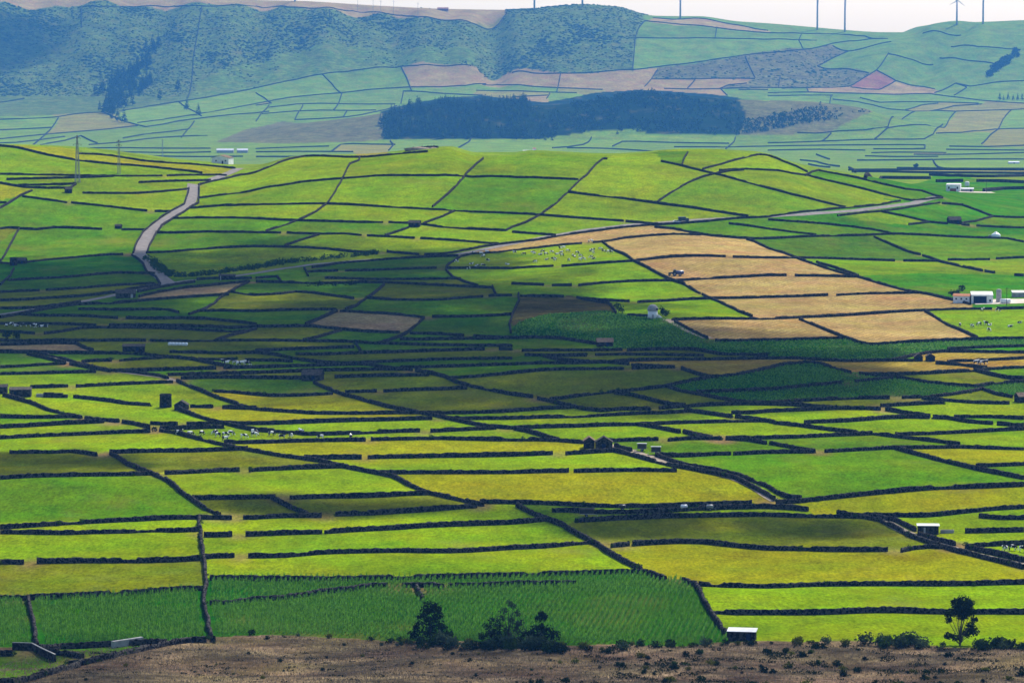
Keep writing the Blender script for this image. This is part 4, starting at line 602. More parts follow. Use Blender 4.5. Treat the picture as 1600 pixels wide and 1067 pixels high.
 ('olivefar', [(1135.3,8965.8),(1163.7,8965.7),(1096.7,8602.7),(1049.5,8295.4),(910.5,7802.1),(849.8,7710.6),(1028.4,8892.5)]),
 ('greenfar', [(-475.4,8927.8),(-383.3,8927.8),(-381.7,8720.4),(-378.5,8680),(-468.2,8602.7),(-483.9,8602.7),(-486.1,8641),(-491.3,8892.5)]),
 ('greenfar', [(-381.8,8927.8),(-312.2,8892.5),(-344.2,8763.1),(-348.3,8720.4),(-377,8680),(-380.2,8720.4)]),
 ('greenfar', [(989.2,8966.3),(992.9,8892.5),(1024,8892.5),(997,8720.4),(948.4,8466.5),(813.5,7820.1),(752.7,7689.9),(930.8,8892.5),(969.2,8892.5)]),
 ('greenfar', [(-506.1,8892.5),(-492.8,8892.5),(-487.5,8641),(-484.3,8583.7),(-517.4,8564.6),(-577.2,8295.4),(-580.7,7548.4),(-571.6,7429.9),(-438.3,7352),(-291.8,7457.2),(-258.7,7506.3),(-237.4,7504.5),(-226.5,7313.4),(-326.4,7313.4),(-326.4,6974.4),(-325.3,6901),(-320.7,6828.4),(-280.9,6828.4),(-95.4,2356.6),(-128.9,2396.2),(-131.8,2377),(-139.2,2394.1),(-138.1,2368.9),(-145.8,2345.9),(-153,2318.3),(-156.2,2321.3),(-163.7,2333.7),(-176,2373.7),(-194,2362.7),(-196.8,2381.9),(-220.5,2351.8),(-238.1,2359.1),(-261.4,2329),(-267.5,2355.4),(-263,2371.1),(-800.8,7275),(-750.7,7390.9),(-725.2,7628.4),(-664.5,7750.1),(-697,8258.9),(-705.3,8526.2),(-707.2,8583.7),(-711.7,8621.8),(-637.3,8763.1),(-596.5,8785.7),(-582.2,8834.7),(-539.5,8809.5)]),
 ('olivefar', [(-948.3,8834.7),(-936.5,8834.7),(-868.1,8564.6),(-821,8445.8),(-820.3,8424.3),(-886.2,8215.4),(-968,7998),(-1022.2,8700),(-1003.3,8763.1)]),
 ('greenfar', [(-717.9,8785.7),(-700.8,8700),(-697.6,8660.4),(-703.2,8641),(-742.9,8583.7),(-793,8402),(-804.2,8402),(-827.2,8466.6),(-828.3,8506.7),(-753.8,8660.4)]),
 ('greenfar', [(-1030,8680),(-1021.9,8660.4),(-1001.2,8353.3),(-1176.1,8215.4),(-1231.3,8602.7),(-1081.9,8621.8)]),
 ('greenfar', [(-721.6,8602.7),(-708.6,8583.7),(-698.4,8258.9),(-756.5,8000),(-775.7,7791.2),(-780.4,7709.3),(-763.1,7476),(-805.4,7476),(-875,7832.4),(-882.8,7832.4),(-878.9,7628.4),(-905.4,7791.2),(-913.2,7791.2),(-931.2,7588.3),(-960.7,7915.7),(-881.5,8171.8),(-818.9,8424.3),(-790.8,8378.4)]),
 ('greenfar', [(870.6,8010),(903.4,8064),(848.3,7708.6),(806.5,7533.3),(710.4,7511.5),(751.2,7688.2),(760.4,7690.1),(786.8,7748.8)]),
 ('greenfar', [(-1015.9,8326),(-999.3,8326),(-962,7915.7),(-1098.1,7668.7),(-1169.9,8171.8),(-1090,8215.4)]),
 ('greenfar', [(749.8,7686.5),(709.1,7511.4),(604.4,7469.5),(632.3,7596.1),(700.4,7622.4)]),
 ('olivefar', [(1086.8,8295.4),(1186.2,8295.4),(1035.2,7236.7),(876.5,7160.8),(899.8,7352),(995.2,7949.5),(1043.5,8258.9)]),
 ('greenfar', [(994.3,7932),(1000.9,7932),(993,7932),(898.6,7352),(871.9,7123.2),(1029.7,7198.7),(997.7,6974.4),(791.7,7011.3),(765.4,6828.4),(639.1,6828.4),(641.2,6937.6),(657.4,7011.3),(752,7011.3),(762.3,7085.7),(781.4,7275),(610.6,7275),(474.7,7198.7),(488.5,7352),(512,7390.9),(557.5,7390.9),(703,7499.2),(804.8,7517.1),(844.9,7689.3),(907.2,7773.9)]),
 ('greenfar', [(-704.3,8215.4),(-694.7,8215.4),(-668,7791.2),(-729.1,7668.7),(-757.1,7429.9),(-776.3,7668.7),(-771.6,7750.1),(-752.5,7957.8),(-713.4,8085.4)]),
 ('greenfar', [(227.8,7600.8),(254.2,7596.9),(264.5,7566),(439.7,7545.8),(416.2,7352),(213.9,7467.8),(190.4,7236.7),(182.9,7085.7),(182.1,7011.3),(86.4,2356.8),(62.5,2358.6),(9.7,2337.9),(1.6,2335.9),(-21.7,2330.7),(-33.8,2331.3),(-92.3,7390.9),(-81.3,7510),(40,7498.3),(146.8,7602.4)]),
 ('greenfar', [(624.6,7595.4),(630.4,7588.9),(603.2,7469.4),(594.4,7453.1),(514.6,7429.4),(491,7390.9),(473.5,7198.7),(403.1,7160.8),(441,7545.9),(549,7563.8),(561.4,7578.5),(596.3,7572.3),(617.1,7580.7)]),
 ('greenfar', [(-968.8,7874),(-959.6,7874),(-932.4,7588.3),(-952.6,7429.9),(-1058.4,7390.9),(-1092.3,7628.4)]),
 ('greenfar', [(-878.2,7791.2),(-870.4,7791.2),(-793.3,7352),(-805,7313.4),(-264.2,2382.5),(-273,2352.3),(-276,2368),(-288.8,2352.9),(-291.5,2378.4),(-873.1,7469.2)]),
 ('greenfar', [(-908.4,7750.1),(-900.7,7750.1),(-886.1,7668.7),(-880.2,7628.4),(-877.3,7548.4),(-896.3,7313.4),(-289.1,2352.4),(-293,2348.9),(-928.8,7548.4)]),
 ('greenfar', [(-236.2,7504.4),(-86.1,7498.6),(-33.6,2370.6),(-34.1,2329.8),(-38.1,2337),(-41.3,2337.4),(-50.2,2335.3),(-51.9,2326.2),(-62.7,2339.5),(-71.6,2337.1),(-75,2344.7),(-223,6974.4),(-222.9,7236.7),(-226.5,7352)]),
 ('greenfar', [(-933.8,7548.4),(-930.1,7548.4),(-294.2,2355.6),(-311.3,2363.8),(-336.5,2349.8),(-1052.8,7352),(-947.6,7390.9)]),
 ('greenfar', [(213.4,7452.3),(414.1,7313.4),(401.9,7160.8),(301.7,7160.8),(97.2,2372),(90.1,2372),(247.3,6937.6),(183.1,7048.4),(189.4,7198.7)]),
 ('olivefar', [(-324.7,7275),(-224.1,7236.7),(-224.2,6974.4),(-75.4,2345.8),(-76,2339.8),(-87.8,2344),(-95,2355.8),(-282.4,6864.6),(-322.4,6864.6)]),
 ('yellow', [(-309.9,2350.1),(-292.3,2343.7),(-274.9,2358.3),(-272.5,2347.5),(-267.8,2354.6),(-260.9,2324.6),(-242.3,2346.5),(-238.7,2334.4),(-220.8,2329.9),(-199.4,2342.6),(-194.4,2361.7),(-182.4,2369.5),(-172.4,2356.7),(-167.5,2338.4),(-171.7,2295.2),(-175.3,2301.7),(-183.4,2287.8),(-184.9,2297.8),(-186.2,2300),(-198.4,2299.3),(-223.6,2298),(-239.4,2284.6),(-259.6,2284.8),(-277.7,2300),(-300.8,2337.1),(-307.7,2339.2)]),
 ('greenfar', [(607.4,7236.7),(777.3,7236.7),(755.9,7048.4),(660.8,7048.4),(644.6,6974.4),(464.6,6974.4),(153.2,2359.3),(147.7,2365.5),(130.7,2349.4),(398.6,7123.2)]),
 ('grass_a', [(-335.6,2343.7),(-300.2,2332),(-277.3,2296.7),(-259.2,2281.6),(-239,2281.2),(-223.2,2294),(-208.5,2296.1),(-185.9,2296.2),(-183.7,2287.3),(-249.1,2221.5),(-317.5,2215.7)]),
 ('bright', [(300.1,7123.2),(397.4,7123.2),(130.3,2349.2),(111.5,2349.8),(96.6,2348.6)]),
 ('bright', [(-41.2,2331.2),(-38,2331.1),(-21.7,2325.5),(-16.7,2326.3),(-18,2304.7),(-21,2287),(-27.4,2225.1),(-80.8,2223.9),(-97.4,2221.8),(-97.5,2258.7),(-96.7,2294.8),(-92,2311.5),(-92.2,2344.8),(-87.6,2336.9),(-62.5,2332.5),(-51.8,2320.9),(-50,2329.1)]),
 ('greenfar', [(519.2,6974.4),(640.1,6937.6),(635.7,6864.6),(638,6828.4),(616.5,6645),(609.8,6645),(594.2,6522.3),(578.6,6384.9),(570.3,6282.5),(694.3,6335),(560,4986.8),(526.1,5245.9),(443,4439.1),(394.2,4439.1),(379.1,4277.2),(355,3982.7),(423.9,3914.4),(348.3,3196.6),(350,3197),(319.3,2934.6),(214.6,2337),(212.3,2321),(209.8,2331.8),(189.2,2350.7),(175.5,2325),(174.2,2339.5),(162.8,2349.2),(159.6,2343),(157,2363.2),(154.1,2353.6),(153.7,2360.2),(154.8,2371.6),(462.2,6937.6)]),
 ('greenfar', [(787.5,6974.4),(992.5,6937.6),(976.9,6828.4),(762.2,6720.4),(772.2,6828.4),(766.5,6828.4)]),
 ('grass_b', [(101.5,2345.2),(107.4,2344.2),(102.9,2296.2),(99.8,2260),(88.9,2281.6),(87.2,2347.1)]),
 ('bright', [(107.8,2344.2),(150.6,2354.7),(113.3,2252.2),(109.7,2240.2),(100,2257.2),(103.3,2296.3)]),
 ('bright', [(86.4,2348),(88.8,2278.2),(94.1,2269.8),(112.4,2233.4),(117,2230.1),(110.5,2218),(101,2195.5),(89.4,2162.3),(80,2132.1),(32.1,2165.1),(32.6,2171.4),(38.6,2207.6),(42.6,2222.6),(47.9,2263.1),(54.3,2311.4),(57.4,2311.7),(61,2348),(62.6,2348),(85.4,2342.2)]),
 ('greenfar', [(674.4,6828.4),(705.1,6828.4),(707,6792.4),(700.2,6683.2),(743.6,6683.2),(731.6,6605.5),(623.8,6605.5),(617.6,6645),(634.6,6792.4)]),
 ('olivefar', [(708.2,6792.4),(768.1,6792.4),(761.1,6720.4),(704,6720.4)]),
 ('greenfar', [(886.9,6792.4),(971.8,6792.4),(920.4,6432.6),(575.1,6335),(606.2,6605.5),(727.1,6564.6),(744.7,6683.2)]),
 ('grass_a', [(9.7,2332.4),(60.6,2349),(57.5,2316.9),(54.4,2316.6),(53,2306.3),(47.5,2263.1),(42.6,2225.2),(39.8,2212.5),(34.6,2209.8),(-4.8,2231.1),(-27.1,2225.6),(-25.1,2247.7),(-20.9,2283.8),(-18,2301),(-16.3,2326.4),(1.6,2330.6)]),
 ('bright', [(151,2355.4),(156.4,2353.1),(160.2,2340),(160,2325.9),(161.2,2321.2),(171,2305.8),(176.6,2324.2),(178.4,2307.9),(175.9,2290.2),(162.7,2266.1),(151.7,2265.4),(145.2,2264.2),(121.3,2247.6),(118.2,2230.6),(110.9,2240.6),(113.2,2249.4),(122.4,2267.9),(135.6,2305.5),(149.1,2342.8)]),
 ('bright', [(-240.5,2343.9),(-237.3,2350.8),(-220,2346.4),(-200.2,2369.9),(-195,2359.7),(-221.4,2335.5)]),
 ('bright', [(-128.2,2382.6),(-92.6,2345.4),(-92.2,2316.5),(-97.1,2295.2),(-97.9,2259),(-97.7,2222),(-120.5,2217.5),(-157.3,2204.9),(-174.8,2184.9),(-178,2183.7),(-182.1,2234.6),(-178.3,2247.7),(-176.8,2262.3),(-174.1,2271.3),(-171.3,2268.8),(-163.5,2297.3),(-153.7,2311.3),(-145.3,2338.8),(-137.6,2359.8),(-138.3,2378.5),(-131.3,2367.3)]),
 ('grass_a', [(160.7,2341.8),(173.7,2332.5),(174.4,2321.5),(171.3,2311),(161.6,2326.6)]),
 ('greenfar', [(729.6,6384.9),(913.6,6384.9),(713.7,4986.8),(560.8,4986.8),(695.4,6335)]),
 ('greenfar', [(481.4,6282.5),(492.2,6168.4),(482.8,5796.3),(453.2,5496),(459.8,5885.4),(461.1,5965.4)]),
 ('greenfar', [(500.1,4986.8),(635.3,4439.1),(443.7,4439.1)]),
 ('bright', [(-167.1,2338.5),(-160.3,2324.3),(-156.7,2321.9),(-156.4,2312.5),(-163.7,2301.4),(-171.5,2272.3),(-173.3,2275.3)]),
 ('bright', [(131.8,2253.1),(151.5,2262.3),(162.5,2262.5),(176,2286.9),(227.2,2233.8),(224.5,2222.3),(211,2193.8),(187.9,2158.4),(172.6,2170),(157.4,2170.8),(144.3,2192.5),(119.2,2228.5),(118.6,2230.7),(126.3,2242),(127.3,2248)]),
 ('grass_b', [(185.9,2343.9),(209.2,2325.1),(234.1,2290.9),(245.4,2304.4),(254.9,2285.9),(251,2271.2),(238.9,2246.4),(231.1,2236),(225.7,2237.5),(201.3,2265.7),(176.5,2288),(176.7,2296),(178.9,2309)]),
 ('olivefar', [(379.8,4277.2),(612.1,4277.2),(560.2,3914.4),(362.1,4062.1)]),
 ('greenfar', [(424.6,3914.4),(550.4,3845.9),(444.1,3102.7),(370.3,3143.6),(353.8,3246.8)]),
 ('bright', [(-317.2,2213.6),(-235.7,2227.4),(-243.8,2217),(-289.8,2198.4),(-289.9,2185.7),(-290.7,2185.7),(-313.4,2187)]),
 ('grass_a', [(116.9,2227.6),(124.3,2220.7),(157.2,2168.3),(186.3,2156.9),(153.7,2104.9),(141.3,2087.4),(128.8,2081.8),(128.7,2086.1),(127.1,2087.9),(98.7,2114.5),(80.6,2130),(80.8,2133.9),(98.4,2186.7),(109.1,2212.9)]),
 ('bright', [(-177.8,2295.1),(-175,2297.7),(-171.8,2291.1),(-173.8,2282.5),(-173.6,2275.1),(-177.2,2262),(-183.3,2258.7),(-213.7,2218.2),(-215.6,2219.4),(-221.6,2239.3),(-193.7,2265.7)]),
 ('bright', [(-235.3,2227.6),(-222,2239),(-214.5,2215),(-177.8,2260),(-178.5,2250.7),(-182.4,2234.2),(-176.7,2162.9),(-189.4,2072.3),(-189.8,2035.7),(-187.2,1964.4),(-186.3,1958.3),(-174.6,1962.9),(-151.9,1983.3),(-131.3,1987.5),(-103.3,1984.4),(-68.9,1955.7),(-60.8,1958.9),(-49,1945.2),(-37.6,1943.3),(-15.2,1978.3),(-7.9,1983.4),(-7.3,1988.7),(-5.3,1986),(2.7,1993.8),(-27.9,1943),(-74.3,1927.9),(-97.1,1913.9),(-122,1854.5),(-142.4,1818),(-143,1818),(-150,1818),(-153.3,1818),(-163,1818),(-170,1838.3),(-174.9,1840.8),(-180.9,1891.3),(-193.1,1951.3),(-196.5,2012.9),(-196.5,2055.5),(-192,2104.7),(-184.4,2147.3),(-183.8,2157.5),(-184.7,2190.1),(-186.6,2212.6),(-207.7,2182.6),(-242,2163.9),(-250,2177.2),(-249,2184.1),(-249.3,2190.6),(-280.9,2177.6),(-289.6,2185.7),(-289.5,2196.2),(-243.6,2214.7),(-235.5,2222.2)]),
 ('grass_a', [(-80.7,2221.3),(-27.8,2222.2),(-36.3,2154.4),(-42.8,2121.3),(-44,2113.3),(-43.9,2107.3),(-48.1,2107.6),(-86,2123.4),(-102.1,2125.6),(-102.3,2129.9),(-100,2158.9),(-97.6,2219.1)]),
 ('vivid', [(350.5,3197.1),(350.7,2960.3),(335.2,2861.5),(314.5,2842),(319.7,2934)]),
 ('grass_b', [(-27.4,2222.8),(-4.8,2228.7),(38.3,2207.6),(31.8,2165),(25.6,2136),(16.8,2101.1),(15.7,2092.9),(12.9,2092.8),(-43.6,2107.2),(-43.7,2113.3),(-36.2,2152.4)]),
 ('greenfar', [(392.6,3047.9),(440.4,3077.1),(409.2,2858.8),(347.2,2865.8),(355.1,2959.4)]),
 ('vivid', [(346,2916),(349.4,2916),(345.8,2854.4),(407,2843.4),(324.5,2265.4),(279.2,2229.3),(266.7,2269.2),(252.7,2249),(251.7,2253.4),(213.3,2218),(203.4,2218),(190.4,2218),(188.2,2218),(186.3,2218),(230.4,2218),(243.5,2247),(246.9,2261),(253.4,2275.7),(255.4,2287),(246,2310),(234.5,2295.5),(213.7,2318.6),(213.9,2329.5),(317.5,2913),(312.6,2825),(322.2,2830.7),(333.8,2849)]),
 ('grass_a', [(-99.1,2219.8),(-98,2219.3),(-98.4,2203),(-102.4,2125.6),(-162.5,2151.4),(-178.6,2141.9),(-176.3,2163),(-177.8,2181.1),(-157.1,2201.7),(-120.3,2214.5)]),
 ('yellow', [(-313.2,2185),(-280.6,2175.5),(-279.4,2177.6),(-275.8,2171.5),(-270.8,2171.9),(-270.3,2167.8),(-270.6,2161.6),(-275.2,2147.2),(-278.6,2123.3),(-304.7,2125.1)]),
 ('bright', [(-257.1,2185.3),(-249.1,2188.5),(-250.4,2177.1),(-270.4,2171.9),(-276,2173.6),(-279.1,2177.6)]),
 ('bright', [(-270.2,2169.9),(-249.8,2175.2),(-241.8,2161.9),(-207.5,2180.4),(-188.8,2207.9),(-186.4,2210.1),(-185.8,2202.5),(-184.2,2162.3),(-184.6,2149.7),(-189.1,2124),(-197.4,2121.6),(-221,2130.9),(-247,2131.9),(-271.6,2143.5),(-274.2,2147.3),(-270.3,2159.6)]),
 ('bright', [(31.4,2162.9),(62.3,2146.4),(98.6,2112.5),(127,2085.8),(128.6,2083.9),(128.3,2079.5),(91.4,2069.1),(72.6,2063.2),(70.8,2070.4),(60.7,2078.2),(17.4,2090.9),(16.1,2092.9),(16.8,2099.1),(25.6,2134)]),
 ('grass_b', [(-275,2145.2),(-246.8,2130.1),(-220.8,2129),(-201.9,2120.5),(-189.6,2121.5),(-193,2099.9),(-197.2,2048.3),(-196.6,2007.6),(-193.4,1951.3),(-210.3,1947.9),(-247.5,1906),(-252.3,1906),(-274.2,1910.3),(-276,1922.4),(-262.7,2047.9),(-266.2,2051.1),(-293.1,2043.3),(-301.9,2105.2)]),
 ('vivid', [(227.6,2234.3),(230.8,2232.8),(244.7,2254.6),(230.2,2215.9),(190.4,2146.5),(143.1,2088),(153.6,2102.7),(184.3,2150.1),(186.7,2157.3),(188.8,2156.9),(210.8,2191),(224.2,2219.3)]),
 ('grass_a', [(-304.4,2123.1),(-278.7,2121.4),(-302.2,2107.2)]),
 ('vivid', [(249,2246.2),(266.2,2264.6),(278.8,2232.3),(275,2216.4),(262.2,2180.6),(255.1,2169.6),(253.1,2158.9),(234,2148.5),(209,2164.5)]),
 ('bright', [(-108.1,2125.7),(-104.9,2125.6),(-103.4,2123.5),(-103.6,2121.3),(-106.9,2102.4),(-116.1,2071.5),(-152,2095.2),(-184.7,2101.4),(-179.4,2139.2),(-176.5,2142.3),(-162.3,2148.7)]),
 ('bright', [(-103,2123.5),(-85.9,2121.4),(-31.9,2104.9),(-48.1,2058.1),(-57.2,2065.7),(-115,2071.6),(-106.8,2100.3)]),
 ('grass_a', [(-31.6,2105.2),(14.3,2090.8),(7.6,2068.3),(-0.3,2054.4),(-2.7,2042.8),(-24.6,2047.3),(-47.4,2058)]),
 ('grass_a', [(208.6,2164.1),(232.4,2146.9),(220,2127.3),(217.9,2120.4),(200.5,2116.2),(183.3,2121.3),(182.9,2125.6)]),
 ('vivid', [(175,2124.1),(178.5,2128.1),(180,2120.5),(200.2,2113.7),(217.6,2117.7),(219.7,2124.6),(233.6,2148.1),(263.4,2157),(312,2177.8),(298.4,2082),(272.3,2098),(266.6,2099.4),(205.9,2078),(205.7,2082.8),(197.9,2088.4),(185.4,2089.5),(138.8,2075.9),(138.3,2084.3),(141.7,2087.5),(147.6,2087.6)]),
 ('grass_a', [(14.6,2090.8),(60.6,2076.1),(70.7,2068.2),(71.6,2063.5),(62.3,2062.8),(42.3,2046.5),(37.8,2041.5),(37,2036.7),(22.6,2021),(22,2025.8),(0.3,2035.9),(-2,2042.8),(-0.3,2052.1),(7.6,2066.1)]),
 ('grass_b', [(278.7,2228.6),(323.6,2259.2),(312.7,2182.3),(254,2156.8),(253.5,2159.3),(254.7,2166.3),(261.8,2177.1)]),
 ('grass_b', [(-171,2101.1),(-151.8,2092.6),(-116.8,2071.5),(-131,2039.2),(-131.3,2033.2),(-152.4,2043.8),(-189.1,2045.6),(-189.1,2072.3),(-185.5,2098.9)]),
 ('grass_b', [(136.6,2083.7),(138,2084.2),(138.7,2073.7),(182,2086.6),(197.6,2085.9),(205.2,2077.4),(162.5,2033.3),(162,2039.5),(160,2040.1),(116.7,2057.7),(115.4,2071.2),(115.8,2073.5)]),
 ('grass_b', [(110.5,2071.1),(115,2071.2),(116.6,2055.3),(159.8,2037.7),(162.1,2033),(151,2024.7),(137.8,2009.1),(115.5,2000.4),(100.4,2013.1),(85.9,2044.4),(78.3,2049.6),(76.4,2052.7),(75.9,2060),(102.8,2062.3)]),
 ('grass_a', [(102.5,2069.2),(107.3,2068.9),(103,2064.6),(75.7,2062.4)]),
 ('grass_b', [(-115.7,2071.5),(-54.3,2061.1),(-56,2046.6),(-68.1,2020.3),(-87.5,2033),(-103,2030.7),(-130.9,2033.2),(-130.8,2037.2)]),
 ('bright', [(-54,2061.1),(-34.8,2044.9),(-10.2,2040.3),(-2.4,2042.8),(0.3,2033.5),(22.3,2021),(9,2000.6),(-5.3,1988.7),(-36.8,2006),(-66.7,2020.1),(-55.9,2044.4)]),
 ('bright', [(66,2062.3),(70.7,2059.1),(59.7,2056.1),(37.4,2036.8)]),
 ('hay', [(71.9,2063.4),(75.6,2060.1),(76.3,2050.3),(85.8,2041.9),(98.4,2013.3),(82.3,2021),(71.4,2019.5),(58.4,2011.5),(47.6,1995),(26.8,1986.1),(-8.1,1952.8),(-18.9,1951),(-25.5,1937),(-27.5,1940.1),(2,1988.6),(4,1996.2),(11,2000.4),(26,2023.7),(59.6,2053.8),(70.7,2056.7)]),
 ('olive', [(-270.2,2048.2),(-263,2047.8),(-276.5,1926),(-292.8,2041.3)]),
 ('grass_b', [(-164.1,2045),(-102.6,2028.8),(-117.5,1995),(-117.8,1988.5),(-133.5,1989.5),(-152.1,1985.7),(-174.9,1965.8),(-186.6,1961.4),(-188.5,1998.9),(-189.2,2043.1)]),
 ('bright', [(-95.9,2031),(-36.8,2003.6),(-7.6,1988.7),(-37.7,1946.1),(-49.1,1948),(-60.9,1961.6),(-69,1958.4),(-81.1,1966.8),(-98.3,1984.1),(-117.5,1988.5),(-117.4,1992.8),(-102.2,2028.8)]),
 ('hay', [(82.1,2018),(100.1,2013.2),(115.3,1997.3),(121.8,2000.1),(130.4,1953.9),(137.7,1928.1),(139.2,1895.7),(87,1862.3),(74.3,1854.6),(58,1839.1),(49.1,1976.5),(47.5,1991.7),(47.9,1994.9),(64.5,2012.9)]),
 ('grass_b', [(205.5,2077.7),(243.4,2087.2),(271.8,2093.6),(297.7,2077.2),(280,1952.6),(245.3,1944),(241.2,1934.5),(219.9,1934.5),(216,1914.1),(214.7,1913.9),(210.5,1982.7),(205.9,2002.9),(194.9,2059.9),(195,2064.8)]),
 ('grass_c', [(192,2062.6),(194.6,2064.5),(194.6,2057.3),(204.6,2006.1),(212.6,1924),(190,1919.6),(140.3,1898),(138.1,1933.6),(130.7,1958),(125.9,1990.5),(122.7,1997.6),(137.6,2006.4),(150.8,2022.3)]),
 ('bright', [(44.2,1992.5),(47.8,1988.1),(57.8,1842.7),(56.1,1836.7),(0.6,1849.1),(-31.5,1869.5),(-32,1877.8),(-30.5,1905.3),(-26.8,1931),(-21.4,1945.5),(-8.1,1949.8),(23.5,1980.5)]),
 ('lush', [(-205.4,1947.6),(-193.1,1948),(-187.3,1924.7),(-181.2,1891.1),(-175.2,1840.7),(-192.2,1833.2),(-210.7,1799.9),(-230.2,1781),(-235.6,1783.3),(-236.5,1808.7),(-239.6,1846.9),(-246.2,1898.5)]),
 ('grass_c', [(-30.4,1940.1),(-27.8,1940.1),(-26.5,1934.1),(-30.6,1908.8),(-32.4,1882),(-31.8,1869.5),(-44.2,1876),(-68.7,1861.2),(-99.4,1855.3),(-103.4,1899.1),(-100.4,1902.7),(-98.3,1887.4),(-97,1887),(-89.9,1903.7),(-88.9,1915.2),(-82.4,1920.3)]),
 ('hay', [(86.9,1858.4),(116,1863.2),(139.9,1896.7),(150,1822.2),(159.2,1778.8),(119,1781.3),(74.2,1755.6),(59.1,1835.2),(74.1,1851)]),
 ('grass_a', [(141.2,1893),(189.4,1913.6),(213.3,1924.1),(219.9,1876.6),(232.2,1842.1),(231.4,1833.4),(192.6,1816.5),(161.4,1783.4),(159.9,1806.8),(152.1,1859.6),(149.7,1872.1),(145.4,1857.8)]),
 ('grass_a', [(252.8,1944.6),(279.3,1947.9),(263.3,1835.6),(231.7,1833.5),(232.8,1846.6),(228,1853.2),(215.7,1909),(219.3,1929.4),(240.6,1929.9)]),
 ('grass_a', [(56.4,1836.5),(58.8,1835.4),(69.5,1772.4),(74.1,1753.1),(78,1743.3),(83.3,1702.3),(87.2,1678.6),(64.7,1662.1),(53,1660),(37.8,1665.1),(29.1,1672.8),(25.4,1688.5),(23.7,1687.9),(22.4,1677.3),(3.4,1674.4),(3.1,1681.8),(-6.7,1675.8),(-7.1,1700),(-8.7,1730.4),(-15,1732.6),(-16,1747.2),(-22.9,1784.3),(-24.7,1803.5),(-26.8,1804.6),(-31.3,1857.1),(-31.5,1865.3),(-29,1868.7),(0.6,1844.7),(15.7,1844.8),(26.3,1832.2)]),
 ('grass_b', [(147.2,1864.3),(149.2,1866.5),(155.8,1830.1),(161.1,1783.3),(150.3,1826.6),(146.1,1853.8),(146.1,1858.5)]),
 ('lush', [(-273.6,1905.9),(-245.8,1892.6),(-239.9,1847),(-236.8,1808.7),(-252.4,1757.4)]),
 ('olive', [(-93.2,1912.7),(-90.1,1907.9),(-97.3,1892.3),(-100,1902.6)]),
 ('grass_b', [(-106,1895.1),(-102.8,1894.1),(-97.4,1827.9),(-94.8,1768.7),(-105.9,1766),(-111.4,1817.5),(-127.2,1796.6),(-129.6,1797),(-131.4,1808.9)]),
 ('grass_c', [(-44.1,1871.9),(-31.8,1865.4),(-27.5,1809.4),(-28.9,1801.1),(-67.3,1799.2),(-88.5,1803.5),(-89.5,1774),(-94.8,1774),(-95.2,1792.3),(-98.8,1849.7),(-96.9,1854.8),(-68.5,1856.8)]),
 ('olive', [(-125,1849.2),(-122.5,1842.8),(-134.6,1803.7),(-141.7,1805.1)]),
 ('grass_c', [(-191.8,1829.3),(-173.6,1836.9),(-168.2,1811.2),(-162.5,1768.8),(-161.8,1754.8),(-164.6,1769.3),(-170,1770.5),(-210.9,1731.8),(-247,1719.4),(-251.9,1754.1),(-235.4,1779.9),(-229.8,1777.7),(-210.3,1796.4)]),
 ('grass_c', [(-172,1833),(-169.6,1833.9),(-158.4,1762.9),(-160.6,1754.4),(-167.9,1811.2)]),
 ('vivid', [(192.1,1811.7),(262.6,1831.2),(230.6,1606.5),(194.8,1614.5),(196.4,1637.5),(196.1,1644.3),(185,1691.2),(175.6,1709.2),(161.3,1775.7),(164.5,1784.5)]),
 ('hay', [(118.8,1778.4),(161,1779.4),(169.1,1731.2),(179.1,1696.8),(163,1694.2),(122.1,1676.7),(87.5,1678.6),(83.5,1705.3),(78.1,1745.8),(75.1,1755.6)]),
 ('grass_c', [(-112.2,1811.9),(-111,1811.9),(-106.7,1770.6),(-124.2,1774.6),(-138.6,1742.9),(-147.9,1736.5),(-163.4,1689.4),(-163.9,1685.8),(-162.8,1656.9),(-174.6,1645.5),(-185.5,1644.8),(-186.9,1652.8),(-177.8,1675.8),(-170.2,1715.5),(-168.5,1718.8),(-166.8,1710),(-152.2,1756.1),(-152.5,1765.8),(-149.2,1769.8),(-147.7,1789.9),(-134.2,1797.9),(-132.9,1809.2),(-131.7,1808.9),(-129.2,1791.4),(-119.3,1795.6)]),
 ('olive', [(-27.1,1804.8),(-24.6,1799),(-22.9,1779.6),(-15.3,1732.8),(-63.4,1782.1),(-88.8,1766),(-88.3,1798.7),(-52.8,1796.7),(-28.8,1796.6)]),
 ('straw', [(-123.8,1769.5),(-122,1769.4),(-125.6,1716.8),(-125.4,1694.8),(-126.6,1687.8),(-154.2,1669.1),(-162.5,1656.9),(-163.5,1682),(-156.2,1710),(-147.5,1732),(-138.2,1738.4)]),
 ('grass_c', [(-121.7,1769.4),(-93.8,1760),(-63.2,1777.5),(-59.1,1768.9),(-61,1707),(-64.5,1658),(-65.6,1658),(-70.7,1673),(-88.7,1706.6),(-97.6,1709.1),(-109.8,1689.1),(-121.7,1698.5),(-125.3,1709.2)]),
 ('grass_c', [(-154.9,1766.6),(-152.6,1761),(-167.2,1714.2),(-168.2,1718.7),(-164.2,1746.7)]),
 ('olive', [(-58.9,1773.6),(-8.6,1725.9),(-7.4,1700),(-7,1675.8),(-31.1,1646.2),(-51.5,1650.1),(-62.6,1666.5),(-60.1,1721.2)]),
 ('olive', [(-169.6,1766),(-164.1,1764.6),(-162.7,1755.1),(-163.2,1750.8),(-185.1,1701.8),(-240.7,1675.1),(-246.5,1716.3),(-210.5,1728.4)]),
 ('olive', [(-167.9,1739.4),(-166,1734.4),(-178.2,1679.8),(-196.2,1629),(-234.5,1632.3),(-240.2,1671.8),(-189.7,1692.1),(-174.9,1713.4)]),
